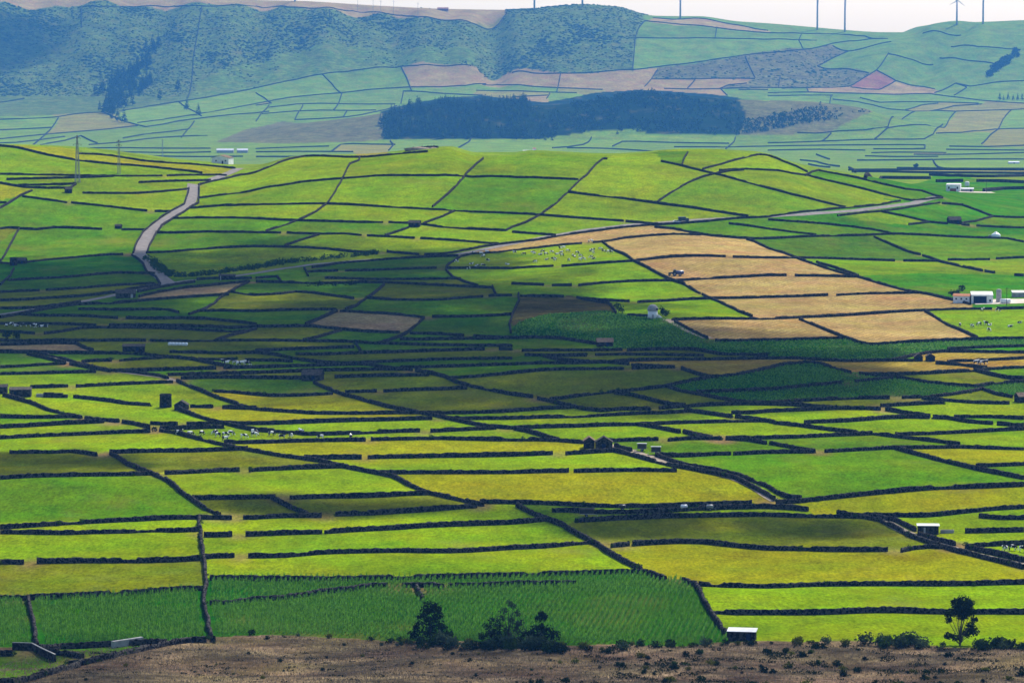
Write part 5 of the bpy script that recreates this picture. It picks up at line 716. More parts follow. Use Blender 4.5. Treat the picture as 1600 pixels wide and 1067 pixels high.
 ('olive', [(-125.1,1701.9),(-114,1685.2),(-101.6,1693.5),(-97.4,1705.3),(-88.4,1702.6),(-70.5,1668.8),(-64.6,1646.5),(-66.1,1620.6),(-69.4,1604.4),(-69.5,1594.5),(-72,1595.4),(-73.4,1602.5),(-130.7,1609.7),(-127.9,1642.9),(-126.9,1684.4),(-125.5,1687.8)]),
 ('hay', [(179.4,1696.9),(184.7,1687.9),(195.8,1641),(196.2,1637.5),(194.5,1614.6),(175.7,1615.2),(133.6,1576.9),(106.2,1546.6),(97.1,1540.7),(97.3,1552.7),(93.5,1575.7),(88.1,1674.8),(102.2,1671.1)]),
 ('grass_b', [(-129.7,1684.3),(-127.2,1684.3),(-128.1,1645.9),(-130.4,1618.7),(-134.6,1594.8),(-144.4,1615.1),(-183.1,1618.5),(-188.3,1645.7),(-174.2,1641.8),(-153.9,1665.6)]),
 ('grass_b', [(0,1677.3),(3.1,1678.1),(3,1644.7),(0,1573),(-36.8,1562),(-47.1,1575.2),(-69.3,1594.4),(-69.3,1601),(-65.9,1617),(-63.2,1666.6),(-51.4,1646),(-31,1642.3),(-13.1,1666.9)]),
 ('heath', [(23.6,1684.6),(26.7,1682.2),(29,1669.3),(31.5,1670.2),(34.3,1656.3),(41.7,1641.2),(42.1,1566.3),(41.5,1562.7),(39.9,1580.8),(37.3,1582.2),(12.6,1570.3),(2.6,1542.7),(0,1528),(-0.8,1538.6),(0.3,1575.9),(3.3,1644.8),(3.3,1670.7),(22.4,1673.8)]),
 ('grass_a', [(87.3,1675),(93.2,1571.4),(96.8,1552.4),(96.8,1540.6),(75.3,1531.8),(64.5,1525.9),(59.8,1536.7),(43.3,1561.7),(42.4,1566.1),(41.8,1645.9),(32.9,1667.1),(58.3,1653.1)]),
 ('grass_c', [(-189.8,1646.2),(-188.6,1645.8),(-182.7,1614.9),(-144.1,1612.1),(-134.6,1591.8),(-134.1,1576.7),(-139.6,1573.5),(-154.7,1571.9),(-173.3,1581.2),(-202.2,1587.6),(-203.2,1591.6),(-202.3,1603.1)]),
 ('grass_c', [(-201.6,1630.5),(-197.6,1629.4),(-197,1621.4),(-228.1,1587.5),(-234,1628.4),(-203.7,1623.2)]),
 ('grass_a', [(204.1,1611.2),(230.1,1603.3),(211.7,1473.9),(178.8,1467.2),(179.4,1476.4),(177.6,1518.2),(175.1,1545),(173.7,1609.1)]),
 ('grass_b', [(-94,1607.1),(-73.2,1599.1),(-76.8,1568.6),(-82.5,1537.3),(-82.6,1525.9),(-101,1526.2),(-103.1,1542.6),(-124.9,1573.1),(-133.9,1576.7),(-134.3,1594.8),(-131.3,1609.7),(-102.3,1603.1)]),
 ('hay', [(169.7,1609.3),(173.4,1609.1),(174.7,1541.8),(177.3,1515),(179.1,1473.3),(178.6,1467.2),(174.5,1464.2),(150.3,1456.6),(135.8,1448),(132.1,1455.2),(128.8,1475.3),(116.9,1554)]),
 ('straw', [(-73.1,1595.8),(-47,1572.4),(-36.2,1559.5),(-40.4,1511.7),(-41.9,1502.4),(-43.8,1506.6),(-57.7,1506.6),(-77.8,1525.4),(-82.4,1525.8),(-82.3,1534.4),(-76.7,1565.5)]),
 ('maize', [(37.2,1577.7),(39.8,1576.2),(41.4,1559.1),(43.1,1561.9),(48.1,1545.9),(52.1,1544.3),(62.3,1528.5),(62,1526.1),(62.4,1518.9),(66.2,1505.4),(75.4,1454.8),(127.5,1469.5),(128.5,1475.3),(131.9,1452.3),(137.3,1443),(167.8,1461.2),(211.3,1471.2),(207.1,1442),(163.6,1425.8),(161.6,1423),(159.6,1412),(152.2,1406.8),(137.1,1378),(126.5,1378),(118.9,1378),(107.2,1390.4),(94.5,1391.9),(94.2,1404.9),(76.7,1406.9),(67.7,1425.2),(33.6,1423.9),(32.2,1449.5),(20.2,1473.5),(11.2,1482.3),(0.2,1484.1),(0,1488.9),(2.6,1540.2),(8.6,1556.7),(15.2,1569.4)]),
 ('grass_c', [(-204.7,1603.6),(-202.3,1599.2),(-226.4,1575.1),(-227.6,1583.4),(-211.1,1585.1)]),
 ('olive', [(-203.7,1591.7),(-197.7,1579.8),(-173,1578.1),(-164.3,1570.2),(-124.6,1570),(-102.9,1539.3),(-101.3,1526.3),(-112.2,1522.5),(-121.8,1534.5),(-162.5,1542.8),(-162.1,1527.5),(-165.1,1526.9),(-167.2,1538.7),(-180.4,1541.6),(-220.9,1537),(-225.8,1571.1)]),
 ('grass_c', [(-5,1570.6),(0,1570.1),(-1,1538.7),(0,1484.2),(-15.2,1494.6),(-16.1,1485.4),(-17.4,1485.5),(-18.8,1497.1),(-40.8,1504.8),(-36,1559.5),(-10.2,1565.4)]),
 ('hay', [(113.5,1554.7),(116.8,1557.1),(116.7,1547.8),(128.5,1478.1),(127.8,1472.4),(92.5,1459.4),(75.5,1457),(73.2,1473.9),(69.2,1488.4),(67.1,1503.2),(62.2,1526.1),(106,1543.6)]),
 ('olive', [(-220.4,1533.6),(-180,1538.5),(-166.8,1535.7),(-165.4,1526.8),(-171.3,1525.4),(-182,1495.9),(-187.9,1494.5),(-192.2,1499.3),(-215.1,1496.1)]),
 ('grass_c', [(-162.1,1539.8),(-121.6,1531.2),(-112,1519.2),(-101.6,1523.2),(-104.2,1504.9),(-113.1,1506.5),(-134,1526.4),(-161.9,1527.5)]),
 ('olive', [(-98.9,1525.7),(-77.6,1522.7),(-66.8,1512.6),(-76.7,1476),(-80.1,1470.1),(-80.1,1465.1),(-112,1462.5),(-109.6,1483.8),(-104.5,1498.8),(-101.5,1513.8),(-101.3,1523.1)]),
 ('olive', [(-171,1522.4),(-144.2,1526.7),(-112.8,1503.2),(-104.7,1505),(-109.9,1486.9),(-112.5,1462.5),(-191,1461),(-210.2,1461.6),(-214.7,1493.3),(-181.7,1493.1)]),
 ('grass_c', [(-66.9,1510.1),(-57.6,1504.2),(-43.8,1504.3),(-42.4,1500),(-44.7,1486),(-51.2,1466.2),(-67.5,1468.7),(-79.9,1465.2)]),
 ('grass_b', [(-41,1504.8),(-40.1,1500.4),(-18.7,1494.9),(-17.6,1485.6),(-43.4,1481.7),(-44.2,1486.1),(-44,1488.4)]),
 ('grass_c', [(-15.2,1492.2),(-4.7,1485.6),(-15.9,1485.4)]),
 ('grass_b', [(-44.5,1486),(-43.3,1479.4),(6.9,1481.6),(18.5,1474.3),(32.2,1447.1),(33.3,1423.9),(2.9,1431.7),(0.2,1438.4),(0,1454.5),(-50.4,1464.1),(-51,1466.3)]),
 ('olive', [(-112.2,1462.5),(-60.3,1466.1),(-59.2,1457.1),(-59.2,1450.1),(-92.5,1426.1),(-95.4,1422.7),(-95.4,1415.3),(-99.4,1411.5),(-126.4,1410.5),(-126.9,1392.7),(-139.6,1405.2),(-153.4,1407.1),(-155.7,1421.4),(-159.3,1430.6),(-164.8,1451.4),(-177,1454.3),(-208.1,1446.8),(-209.8,1459.1),(-119.1,1456.4)]),
 ('grass_c', [(-60.1,1466.2),(-33.7,1459.9),(-9,1454.9),(-10.4,1442.2),(-56.2,1429.4)]),
 ('straw', [(-176.7,1451.5),(-164.5,1448.5),(-159,1427.6),(-155.4,1418.5),(-153.7,1407.1),(-204,1418.2),(-207.7,1444.4)]),
 ('olive', [(-8.8,1454.8),(-6.1,1454),(-4.6,1437.5),(1,1435.3),(2.9,1428.8),(67.6,1422.9),(72.1,1413.8),(70.4,1403.7),(4,1409.6),(0,1393.6),(-26.5,1403.1),(-59.3,1385.6),(-70.4,1388.5),(-77.7,1395.8),(-80.7,1401.9),(-79.9,1414.1),(-64.1,1419.8),(-10.4,1439.5)]),
 ('olive', [(-5.8,1453.9),(0,1451.9),(0,1438.5),(-4.6,1440.2)]),
 ('grass_c', [(-58.9,1450.1),(-58.4,1450.3),(-56.6,1434.2),(-56.4,1429.4),(-57,1426.8),(-80.1,1416.4),(-80.9,1401.8),(-88.6,1413),(-95.2,1415.4),(-95.2,1420.3),(-92.4,1423.7),(-62.1,1444.4)]),
 ('vivid', [(184.6,1434.1),(206.8,1439.4),(203.8,1418.7),(159.9,1412),(161.3,1420.2),(163.2,1423)]),
 ('dry', [(157.7,1409.3),(203.4,1416.1),(200.3,1393.8),(156.3,1374.1),(154.6,1366.8),(154.3,1362.1),(160.5,1358.7),(167.5,1347.4),(139.7,1323.4),(119,1316.6),(113.5,1341),(110.9,1367),(102.3,1371.2),(98.4,1368.6),(76.7,1305.4),(67.2,1298.9),(56.8,1342.8),(45,1345.4),(35.3,1360.9),(50,1376.5),(82.9,1389.1),(107,1387.7),(118.6,1374.3),(144.3,1373.6),(149.5,1399)]),
 ('grass_c', [(-203.6,1415.9),(-180.3,1414.7),(-177,1404),(-171.8,1397.8),(-160.2,1370.4),(-196.2,1364)]),
 ('olive', [(-126.2,1407.9),(-110.7,1405.6),(-93.4,1413.6),(-79,1397.7),(-79.6,1388),(-104.5,1388.4),(-114.7,1383.1),(-122.1,1390.9),(-126.5,1390.3)]),
 ('olive', [(72.4,1413.8),(76.6,1404.3),(94.1,1402.3),(94.3,1391.9),(23.5,1363.6),(18.1,1372.8),(12.6,1398.8),(23.8,1395.4),(29.8,1401.2),(70.3,1401.2)]),
 ('grass_c', [(-178.7,1411.9),(-173.7,1411.1),(-172.6,1405.7),(-164.7,1391.1),(-154.8,1364.8),(-145.3,1348.6),(-154.3,1360.1),(-168.1,1391.9),(-173.7,1403.3),(-175.8,1403.8)]),
 ('grass_c', [(-173.4,1411),(-139.3,1402.6),(-127,1390.2),(-139.6,1377.6),(-153.8,1376.4),(-155.1,1367.1),(-165,1393.7)]),
 ('grass_b', [(147.6,1396.5),(148.8,1396.4),(144.6,1376.1),(137.9,1376.6)]),
 ('grass_c', [(4,1406.2),(11.5,1402.8),(12.8,1391.2),(18.1,1368.6),(29.6,1359.8),(2.5,1354),(0.2,1393.5)]),
 ('olive', [(-126.7,1390.2),(-115,1383.1),(-104.6,1368.3),(-102.5,1358.3),(-139.9,1340.5),(-154.1,1367),(-154.4,1371.7),(-153.5,1374),(-139.4,1375.2),(-126.8,1385.4)]),
 ('grass_c', [(-11.7,1396.5),(0.2,1389.5),(2.3,1354.1),(-2.9,1353.5),(-42.9,1363.2),(-50.6,1380.2),(-58.2,1385.7)]),
 ('dry', [(181.3,1386.4),(199.9,1391.4),(195.6,1361.1),(167.7,1347.4),(168,1351.8),(163.9,1357.2),(154.5,1364.5),(156,1371.7)]),
 ('grass_b', [(-113.6,1383.4),(-84.1,1388.8),(-80,1385.6),(-78.9,1395.4),(-78,1395.7),(-70.3,1386),(-59.6,1385.5),(-59.8,1380.2),(-99.1,1359.3),(-99.7,1363.4)]),
 ('grass_c', [(-160.3,1372.8),(-154,1357.8),(-145.7,1346.5),(-145.8,1338.2),(-192.6,1338.3),(-195.9,1361.6),(-162.4,1363.8),(-159.9,1365.6)]),
 ('grass_b', [(29.8,1359.9),(35.1,1360.8),(35.3,1353.2),(51.7,1337.5),(10,1324),(-21.6,1306.3),(-29.2,1332.8),(-41,1362.4),(9.7,1354.4),(29.2,1352)]),
 ('maize', [(102.1,1368.2),(110.7,1363.9),(116.5,1318.8),(122.3,1314.9),(122.5,1309.8),(128.6,1307.4),(129.5,1303.3),(100.4,1275.8),(84.3,1262.9),(60.6,1261.2),(60,1258.3),(55.7,1264.9),(51.7,1276.2),(67.1,1296.9),(76.5,1302.9),(88.3,1332.1),(96.9,1362.3)]),
 ('grass_b', [(-59.5,1382.9),(-50.5,1377.3),(-42.8,1360),(-41.3,1362.5),(-40.8,1355.9),(-68.2,1359),(-85.7,1347.5),(-120.1,1333.7),(-120.3,1326),(-135.7,1340.9),(-65.8,1374.4),(-59.7,1377.6)]),
 ('olive', [(51.9,1337.6),(56.7,1339.2),(58.7,1333),(66.8,1296.9),(50.4,1274.8),(31.3,1264.6),(13.4,1247.8),(12.1,1244),(6.5,1253.9),(-0.2,1258.5),(-13.1,1279.1),(-18.4,1291),(-21.4,1304),(10,1321.7),(41.3,1326.1)]),
 ('grass_b', [(176.7,1354.4),(195.3,1358.9),(190.1,1322.4),(170.5,1321.8),(163,1341.8)]),
 ('bright', [(-144.4,1336),(-136,1332.9),(-118.9,1320.6),(-116.3,1311.8),(-114.3,1314),(-100.2,1274.1),(-86,1234.2),(-104.9,1243),(-105.8,1232.2),(-105.5,1228.4),(-100.6,1214.1),(-90.7,1190.2),(-112.3,1194.9),(-113,1187.7),(-123.2,1204),(-135.1,1211.1),(-138.9,1217.5),(-149.3,1212.6),(-174.2,1209.2),(-192.2,1336),(-145.5,1336)]),
 ('olive', [(-40.6,1355.8),(-36.1,1349.9),(-29.1,1330),(-28.4,1326.7),(-29,1321.8),(-65.9,1331.4),(-67.9,1312.7),(-72.4,1327.6),(-80.6,1330.3),(-111.2,1326),(-114.7,1323.4),(-114.9,1315.8),(-116.5,1313.7),(-119.9,1324.2),(-119.9,1331.8)]),
 ('olive', [(159.2,1338.6),(162.9,1339.7),(170.3,1319.7),(189.8,1320.4),(188.9,1314.3),(164.1,1302.3),(156.6,1290.4),(141.7,1294.7),(134.6,1305.4),(122.6,1315),(139.5,1321)]),
 ('olive', [(-139.1,1340.6),(-135.9,1340.9),(-135.1,1337),(-123.4,1329.2),(-119.7,1322.4),(-136.2,1334.9)]),
 ('olive', [(-28.4,1324),(-23,1311.3),(-19,1291.2),(-14.1,1281),(-15.2,1275.8),(-17.5,1274.3),(-55.9,1274.6),(-56.7,1268.5),(-67.5,1310.3),(-65.8,1328.9),(-28.9,1319.2)]),
 ('maize', [(130.2,1305.8),(141.5,1292.8),(157.9,1285.7),(146.1,1266.7),(137,1257.5),(115,1249.3),(81.8,1233.7),(72.2,1238.7),(60.2,1258.2),(84.2,1261.5),(100.2,1274.2),(129.3,1301.1)]),
 ('grass_c', [(-111,1324.1),(-72.3,1325.2),(-62.6,1290.4),(-59.1,1273.7),(-59.7,1269.6),(-66.4,1267.9),(-80.8,1270.6),(-93.6,1285.1),(-100.4,1287.4),(-101,1277.9),(-114.7,1315.8),(-114.5,1321.5)]),
 ('maize', [(173.8,1309.3),(188.6,1312.3),(182.7,1270.8),(164.9,1268.1),(161.8,1272.1),(158.2,1287.5),(156.6,1288.7),(163.9,1300.4)]),
 ('olive', [(-14.3,1279.2),(-0.2,1256.8),(6.5,1252.3),(18.9,1228.3),(19.5,1226.6),(19.3,1224.9),(9,1222.7),(1,1215.3),(-14,1208.9),(-29.3,1207.9),(-40.9,1227.3),(-55.9,1266.1),(-55.8,1272.4),(-17.5,1272.5),(-15.1,1274)]),
 ('olive', [(50.6,1274.8),(57.4,1260.2),(72.1,1237.2),(81.7,1232.2),(114.9,1247.8),(134,1255),(135.1,1251.1),(142.1,1250.5),(140.5,1245.6),(137.6,1243.2),(118.7,1233.4),(116.8,1224.2),(102.5,1222.3),(85.5,1230.8),(68.8,1231.2),(55,1226),(49.2,1235),(39.7,1256.4),(34,1261.4),(33.7,1264.5),(43.1,1268.1)]),
 ('olive', [(157.7,1284),(161.6,1270.4),(167.3,1267.1),(162.6,1249.9),(151.8,1248.9),(135.2,1252.5),(134.3,1255.1),(145.9,1265.1)]),
 ('yellow', [(-100.3,1285.5),(-93.4,1283.1),(-80.7,1268.5),(-62.5,1266.4),(-59.6,1267.5),(-58.4,1273.4),(-41.7,1227.3),(-30.3,1207.9),(-65.1,1211.7),(-84.8,1231.8),(-100.4,1276),(-100.7,1277.9)]),
 ('olive', [(31.3,1263.1),(33.6,1263),(34,1259.9),(39.7,1254.9),(49.1,1233.4),(53.8,1226.2),(45.4,1220.2),(34.3,1221.1),(28.9,1216.1),(22.7,1221.5),(12.5,1241.3),(12.5,1244.5)]),
 ('bright', [(167.6,1267.1),(182.5,1269),(174.4,1212.3),(140.3,1212.6),(139.1,1207.6),(138.3,1207.4),(132,1209),(131.7,1212),(120.5,1223.8),(117,1224.3),(118.6,1231.9),(137.4,1241.7),(140.4,1244.1),(142.4,1250.5),(151.6,1247.4),(162.4,1248.3)]),
 ('bright', [(68.8,1229.6),(85.4,1229.2),(101.5,1222.1),(80.6,1213.2),(76.1,1207.9),(69,1207.8),(67.5,1199),(55.6,1215.7),(54.4,1212.2),(48.6,1209.2),(40.5,1210),(19.9,1200.5),(4,1196.9),(-21,1195.3),(-26.9,1206.4),(-3,1211.6),(19.5,1224.9),(28.9,1214.4),(34.3,1219.4),(45.3,1218.4),(53.2,1222.8),(54,1226.2),(56,1224.3)]),
 ('yellow', [(-104.7,1241.2),(-85,1231.9),(-65,1209.9),(-29.5,1207.9),(-27.1,1206.4),(-26.6,1203.1),(-24.3,1200),(-25.2,1193.5),(-47.8,1189.9),(-69.6,1184.3),(-89.9,1190),(-104.5,1226.3),(-105.7,1230.3)]),
 ('bright', [(101.7,1222.1),(118.8,1223.3),(131.4,1208.8),(121.2,1205.9),(103.1,1191.2),(92.2,1186.7),(90.5,1184.6),(89,1176),(88.4,1175.9),(81.7,1181.2),(79.6,1187.6),(67.7,1199),(68.9,1206.1),(75.9,1206.2),(80.5,1211.5),(101,1219)]),
 ('bright', [(55.1,1213.9),(68.1,1195.5),(76.3,1188.9),(72,1185.1),(-2,1172.4),(-10.1,1178.6),(-19.2,1193.9),(19.9,1198.7),(40.5,1208.2),(48.5,1207.4),(54.3,1210.4)]),
 ('grass_a', [(-24.1,1200),(-10.1,1177),(-4.5,1173.9),(-5.1,1170.8),(-21.1,1164.4),(-34.1,1163.7),(-49.4,1157.1),(-63.3,1155.6),(-67.1,1160.6),(-78,1167.1),(-88,1185.6),(-69.5,1182.5),(-47.8,1188.3),(-25.2,1191.9)]),
 ('grass_b', [(-139.1,1215.8),(-134.9,1209.4),(-128.5,1206),(-128.7,1202.5),(-170.5,1183.6),(-173.9,1207.6),(-149.1,1211)]),
 ('grass_b', [(140.1,1211),(174.1,1210.5),(171.4,1191.3),(143.4,1200.5),(139.4,1206.1),(139.5,1209.3)]),
 ('bright', [(131.6,1208.9),(138.1,1207.4),(143.2,1198.8),(158.9,1191.8),(171.1,1189.5),(170.1,1182.4),(155.1,1181.3),(124.7,1165.3),(116.9,1163.2),(115.8,1158.1),(114.6,1157.8),(107.4,1165.2),(97.9,1167.1),(89.2,1176.1),(90.3,1182.9),(92.1,1185)]),
 ('bright', [(-128.3,1206),(-121.4,1200.2),(-113.8,1186.1),(-111.3,1192.8),(-108.8,1181.1),(-108.3,1175.3),(-108.9,1173.7),(-166.6,1156.5),(-170.3,1182),(-128.5,1200.8)]),
 ('bright', [(76.4,1187.2),(97.8,1165.5),(108.7,1162.4),(84.5,1146.1),(60.9,1139.4),(52.6,1155.2),(50.9,1155.3),(44.3,1169.6),(39.6,1175.4)]),
 ('grass_a', [(-90.5,1190.2),(-88.3,1187.6),(-88.8,1178.6),(-99.3,1178.2),(-108.6,1181),(-111.1,1192.8)]),
 ('bright', [(-88.2,1185.7),(-77.9,1165.3),(-67,1159),(-63.2,1154),(-49.4,1155.6),(-34.1,1162.3),(-21,1162.9),(-2.2,1172.4),(0.8,1170.7),(2,1165.9),(4.9,1162.5),(13.4,1139.3),(-33.6,1146.2),(-86.1,1136.4),(-86.3,1131.6),(-102.2,1166.1),(-107.5,1173.3),(-108.4,1179.1),(-88.7,1176.8)]),
 ('grass_a', [(29.6,1176.7),(39.4,1175.4),(59.2,1140.8),(50.6,1139.2),(48,1136.2),(40.4,1138.3),(28.2,1136.8),(26.7,1129.4),(13.9,1139.2),(4.9,1164.1),(1,1170.7)]),
 ('grass_a', [(155.3,1181.3),(169.9,1180.6),(162.2,1126.8),(133.7,1133.6),(134,1142),(116,1158.2),(116.8,1161.6),(129.8,1166.5)]),
 ('bright', [(-108.7,1173.6),(-102,1164.2),(-87.2,1131.7),(-80.1,1122),(-80.4,1119),(-117.4,1115.7),(-120.3,1109.3),(-127.8,1119.6),(-161.3,1119.5),(-166.4,1154.9),(-135.5,1167.4),(-110.6,1170.4)]),
 ('grass_b', [(108.5,1160.7),(133.8,1140.3),(133.5,1133.5),(111.8,1128.6),(92.1,1114.8),(87.5,1113.8),(76.6,1130.9),(65.9,1139.8),(84.4,1144.6)]),
 ('yellow', [(-33.6,1144.8),(13.7,1139.3),(25,1129.7),(33.3,1115),(43.4,1092),(30.4,1112.5),(0.4,1107.5),(-60.5,1100.9),(-79.1,1120.5),(-85.2,1129.9),(-85.9,1131.5),(-85.9,1134.8)]),
 ('grass_b', [(59.2,1139.3),(65.7,1139.8),(66.1,1136.8),(70.8,1135.9),(82.3,1121.7),(87.2,1112.2),(74.4,1109.9),(53.7,1100.8),(41.2,1101.1),(39.2,1096.8),(33.3,1116.5),(26.8,1127.8),(28.2,1135.3),(40.4,1136.7),(47.9,1134.6),(50.5,1137.6)]),
 ('yellow', [(128,1131.4),(162,1125.1),(156.1,1083.9),(133.3,1080.6),(131.1,1078.8),(129.6,1073.4),(120.7,1103),(113.7,1127.4)]),
 ('grass_b', [(111.4,1125),(113.3,1125),(120.5,1101.1),(131.1,1066.8),(151.2,1049.9),(149.5,1037.5),(111.7,1034.1),(93.6,1027.3),(78.6,1018.8),(78.1,1018.8),(77.7,1022.5),(73.9,1025.2),(71.6,1031.4),(69.7,1039.6),(62.5,1058.2),(50.1,1075.2),(42.2,1099.5),(53.6,1099.3),(74.3,1108.4),(87.1,1110.7)]),
 ('olive', [(-79.8,1120.5),(-67.4,1105.5),(-60.4,1099.5),(-59.6,1101),(-48.7,1084.6),(-94.3,1058.7),(-96.4,1057),(-97.8,1057),(-99.1,1057),(-103.6,1063.5),(-117.2,1114),(-90.9,1114.3),(-80.3,1117.5)]),
 ('bright', [(28.1,1111.3),(30.3,1111),(42,1081.2),(46.3,1075),(47.3,1072),(45.9,1064.5),(29.8,1065.3),(-4.6,1066),(-37.9,1071),(-47.8,1084.7),(-55.4,1097.4),(-59.4,1101),(-39.9,1103.1),(0.4,1106.1),(9.5,1108.8),(18.4,1107.1)]),
 ('olive', [(-131.8,1118.6),(-127.6,1117.8),(-121.4,1107.7),(-117.1,1112.2),(-106.7,1073.2),(-99.7,1052.9),(-131.4,1044.9),(-150.9,1046.5),(-161.1,1117.9)]),
 ('grass_a', [(41.1,1099.6),(50,1073.6),(62.4,1057),(69.7,1038.6),(71.6,1030.5),(73.9,1024.2),(77.6,1021.6),(77.9,1018.8),(70.4,1016),(70.4,1020.5),(69.9,1023.2),(61.9,1051.1),(43.7,1081.2),(39.8,1095.2)]),
 ('grass_b', [(141.9,1082.5),(155.8,1082.2),(151.4,1051.2),(130.1,1073.4),(130.9,1077),(133.1,1078.8)]),
 ('bright', [(-48.5,1084.6),(-33.3,1063.5),(-27.6,1041.9),(-22.4,1027.9),(-22.6,1026.8),(-37.9,1023.5),(-59.5,1018.9),(-61.4,1010.7),(-63,1014.7),(-63.8,1018.9),(-84.8,1009.6),(-89.3,1022.2),(-93,1036.4),(-96.7,1047),(-96.2,1054.3),(-94.1,1057),(-78,1069.7),(-73,1069.7)]),
 ('yellow', [(47.4,1072),(56.1,1058.8),(63.2,1043.9),(67.4,1030.2),(67.8,1025.7),(70.3,1015.1),(76.9,1017),(93.5,1026.4),(111.6,1033.1),(149.3,1036.3),(143.9,998.5),(124.3,998.3),(108.3,991.2),(92.1,996),(85.1,1000.2),(83.5,995.2),(78.9,995.7),(78.1,1005.7),(71,1009.6),(64.9,1009.4),(64.1,1015.7),(43.8,1009),(24.3,1006.6),(0.8,1011.1),(-8.8,1011.5),(-9.5,1009.5),(-22.2,1027.9),(-27.6,1043.2),(-33.4,1065),(-37.4,1071),(-4.6,1064.3),(29.8,1063.8),(45.8,1063)]),
 ('grass_b', [(-99.6,1053),(-93.6,1037.6),(-88.3,1018.4),(-80,995.4),(-75.7,987.4),(-75,982.5),(-86.5,981.8),(-94.4,978.8),(-139.3,965),(-150.6,1044.5),(-131.2,1043),(-103,1048)]),
 ('grass_a', [(58.2,1055.3),(61.8,1050),(62.9,1044.9)]),
 ('olive', [(-22.4,1026.8),(-9,1008.4),(-8.8,1007.4),(-9.4,1004.3),(-35.8,992.6),(-52.4,988.8),(-53.5,993.2),(-58,1001.5),(-61.1,1009.7),(-59.4,1017.7),(-37.9,1022.4)]),
 ('olive', [(-68.2,1016.6),(-63.7,1017.8),(-62.9,1013.6),(-58.9,1002.5),(-53.4,992.1),(-52.6,988.8),(-69.5,983.1),(-74.9,982.5),(-75.8,988.4),(-80.1,996.4),(-84.4,1008.7)]),
 ('bright', [(-6.3,1010.4),(0.8,1010.1),(1.2,1006.2),(2.2,1002.2),(5.7,991.3),(8.4,985.4),(8.1,983.3),(4.8,980.8),(-25.1,969.5),(-46.2,959.2),(-57.3,958.4),(-65.1,955.3),(-77.7,954.2),(-78.3,961.6),(-78.8,963.6),(-79.2,970.8),(-80.4,981.7),(-69.4,982.1),(-57.7,987.4),(-47.7,987.9),(-46,990.2),(-35.8,991.5),(-9.4,1003.3),(-8.6,1007.4),(-7.4,1006.3)]),
 ('grass_b', [(1.2,1009.1),(8.5,1009.2),(24.3,1005.7),(43.8,1008.2),(64,1014.8),(64.7,1009.4),(52.7,1007.5),(30.8,998.2),(20.6,996.9),(15.4,999.2),(10.4,998.7),(7.5,988.4),(2.2,1003.2),(1.4,1006.2)]),
 ('grass_a', [(60.2,1008.2),(70.9,1008.7),(77.3,1005.7),(78.1,1004.7),(78.7,995.7),(58.6,997.8),(36.5,992.4),(16.5,983.5),(13.4,973.7),(8,987.4),(10.4,997.8),(15.4,998.2),(20.6,995.9),(30.8,997.3)]),
 ('bright', [(131.4,999),(143.7,997.4),(141.3,980),(122,985.4),(121.1,986.8),(120.6,995.8)]),
 ('bright', [(118.9,995.1),(120.5,994.7),(120.9,985.7),(121.9,984.3),(141.1,979),(135.5,939.7),(119.5,940.1),(113.1,936.9),(111.3,937.2),(105.5,950.5),(102.4,960.3),(102.3,969.3),(99.4,985.7),(93.5,994.7),(108.2,990.1)]),
 ('grass_a', [(85,999.1),(93.3,994.7),(94,991.4),(99.3,984.7),(102.2,968.2),(102.2,960.3),(100.5,957.4),(95.1,986.8),(91.8,992.9),(83.6,994.2)]),
 ('olive', [(58.5,996.8),(91.7,991.8),(95.7,983.3),(100.5,955.2),(105.6,937.2),(100.8,938.3),(95.1,932.9),(78.9,937.7),(63.5,942.3),(48.1,954.3),(39.5,953.4),(25.9,946),(22.6,940.1),(13.7,972.7),(13.6,973.7),(16.5,982.4),(36.4,991.5)]),
 ('bright', [(-86.4,980.9),(-80.6,981.7),(-78.9,964.7),(-80.5,962.5),(-91,961.7),(-109.1,956.1),(-137.9,955.3),(-138.9,962)]),
 ('grass_a', [(8.6,984.4),(12.6,975.6),(19.6,949.9),(8.5,940.3),(-8,930.9),(-40.9,926.1),(-55.7,919.4),(-71.4,920.6),(-74.3,917.8),(-77.5,952.1),(-46.2,958.1),(-22,969.6),(0.8,977),(8.1,982.2)]),
 ('bright', [(-80.3,962.5),(-78.4,961.6),(-75.2,927),(-74.5,916.8),(-87.6,913.7),(-131.7,911.4),(-137.8,954.3),(-109,955.2),(-91,960.7),(-84.1,960.2)]),
 ('grass_b', [(101.8,959.3),(102.7,959.1),(105.4,949.4),(109.8,938.5),(111.9,936),(115.2,926),(121.8,914.4),(131.6,912.3),(130.5,904.6),(113.4,919),(106.2,937.1),(100.7,956.3),(100.6,957.4)]),
 ('bright', [(19,948.7),(20.2,949),(27,918.4),(31.5,901.1),(25.3,901.8),(-0.1,891.5),(-29.9,885.2),(-71,885.9),(-72,898.7),(-74.4,916.8),(-71.4,919.6),(-55.7,918.4),(-40.9,925.1),(-8,929.8),(8.5,939.2)]),
 ('yellow', [(39.5,952.4),(48,953.2),(63.4,941.2),(78.8,936.5),(95,931.8),(99.1,936.5),(106.1,937.1),(113.3,918),(130.4,903.6),(127.1,880.4),(104.3,877),(72.2,877.4),(62.3,873.7),(42.1,876.3),(39.9,885.9),(35.9,887.2),(31.8,901.1),(27,919.5),(22.7,939.1),(24.4,943.6),(25.9,945)]),
 ('bright', [(124,939.4),(135.4,938.7),(131.8,913.3),(112.1,936)]),
 ('olive', [(-75.7,915.9),(-74.1,914.7),(-72.2,898.7),(-70.3,873.3),(-70.4,870.4),(-78.4,868.8),(-92.8,861.5),(-108.5,856.8),(-123.9,857),(-131.5,910.5),(-87.5,912.7),(-80.1,913.2)]),
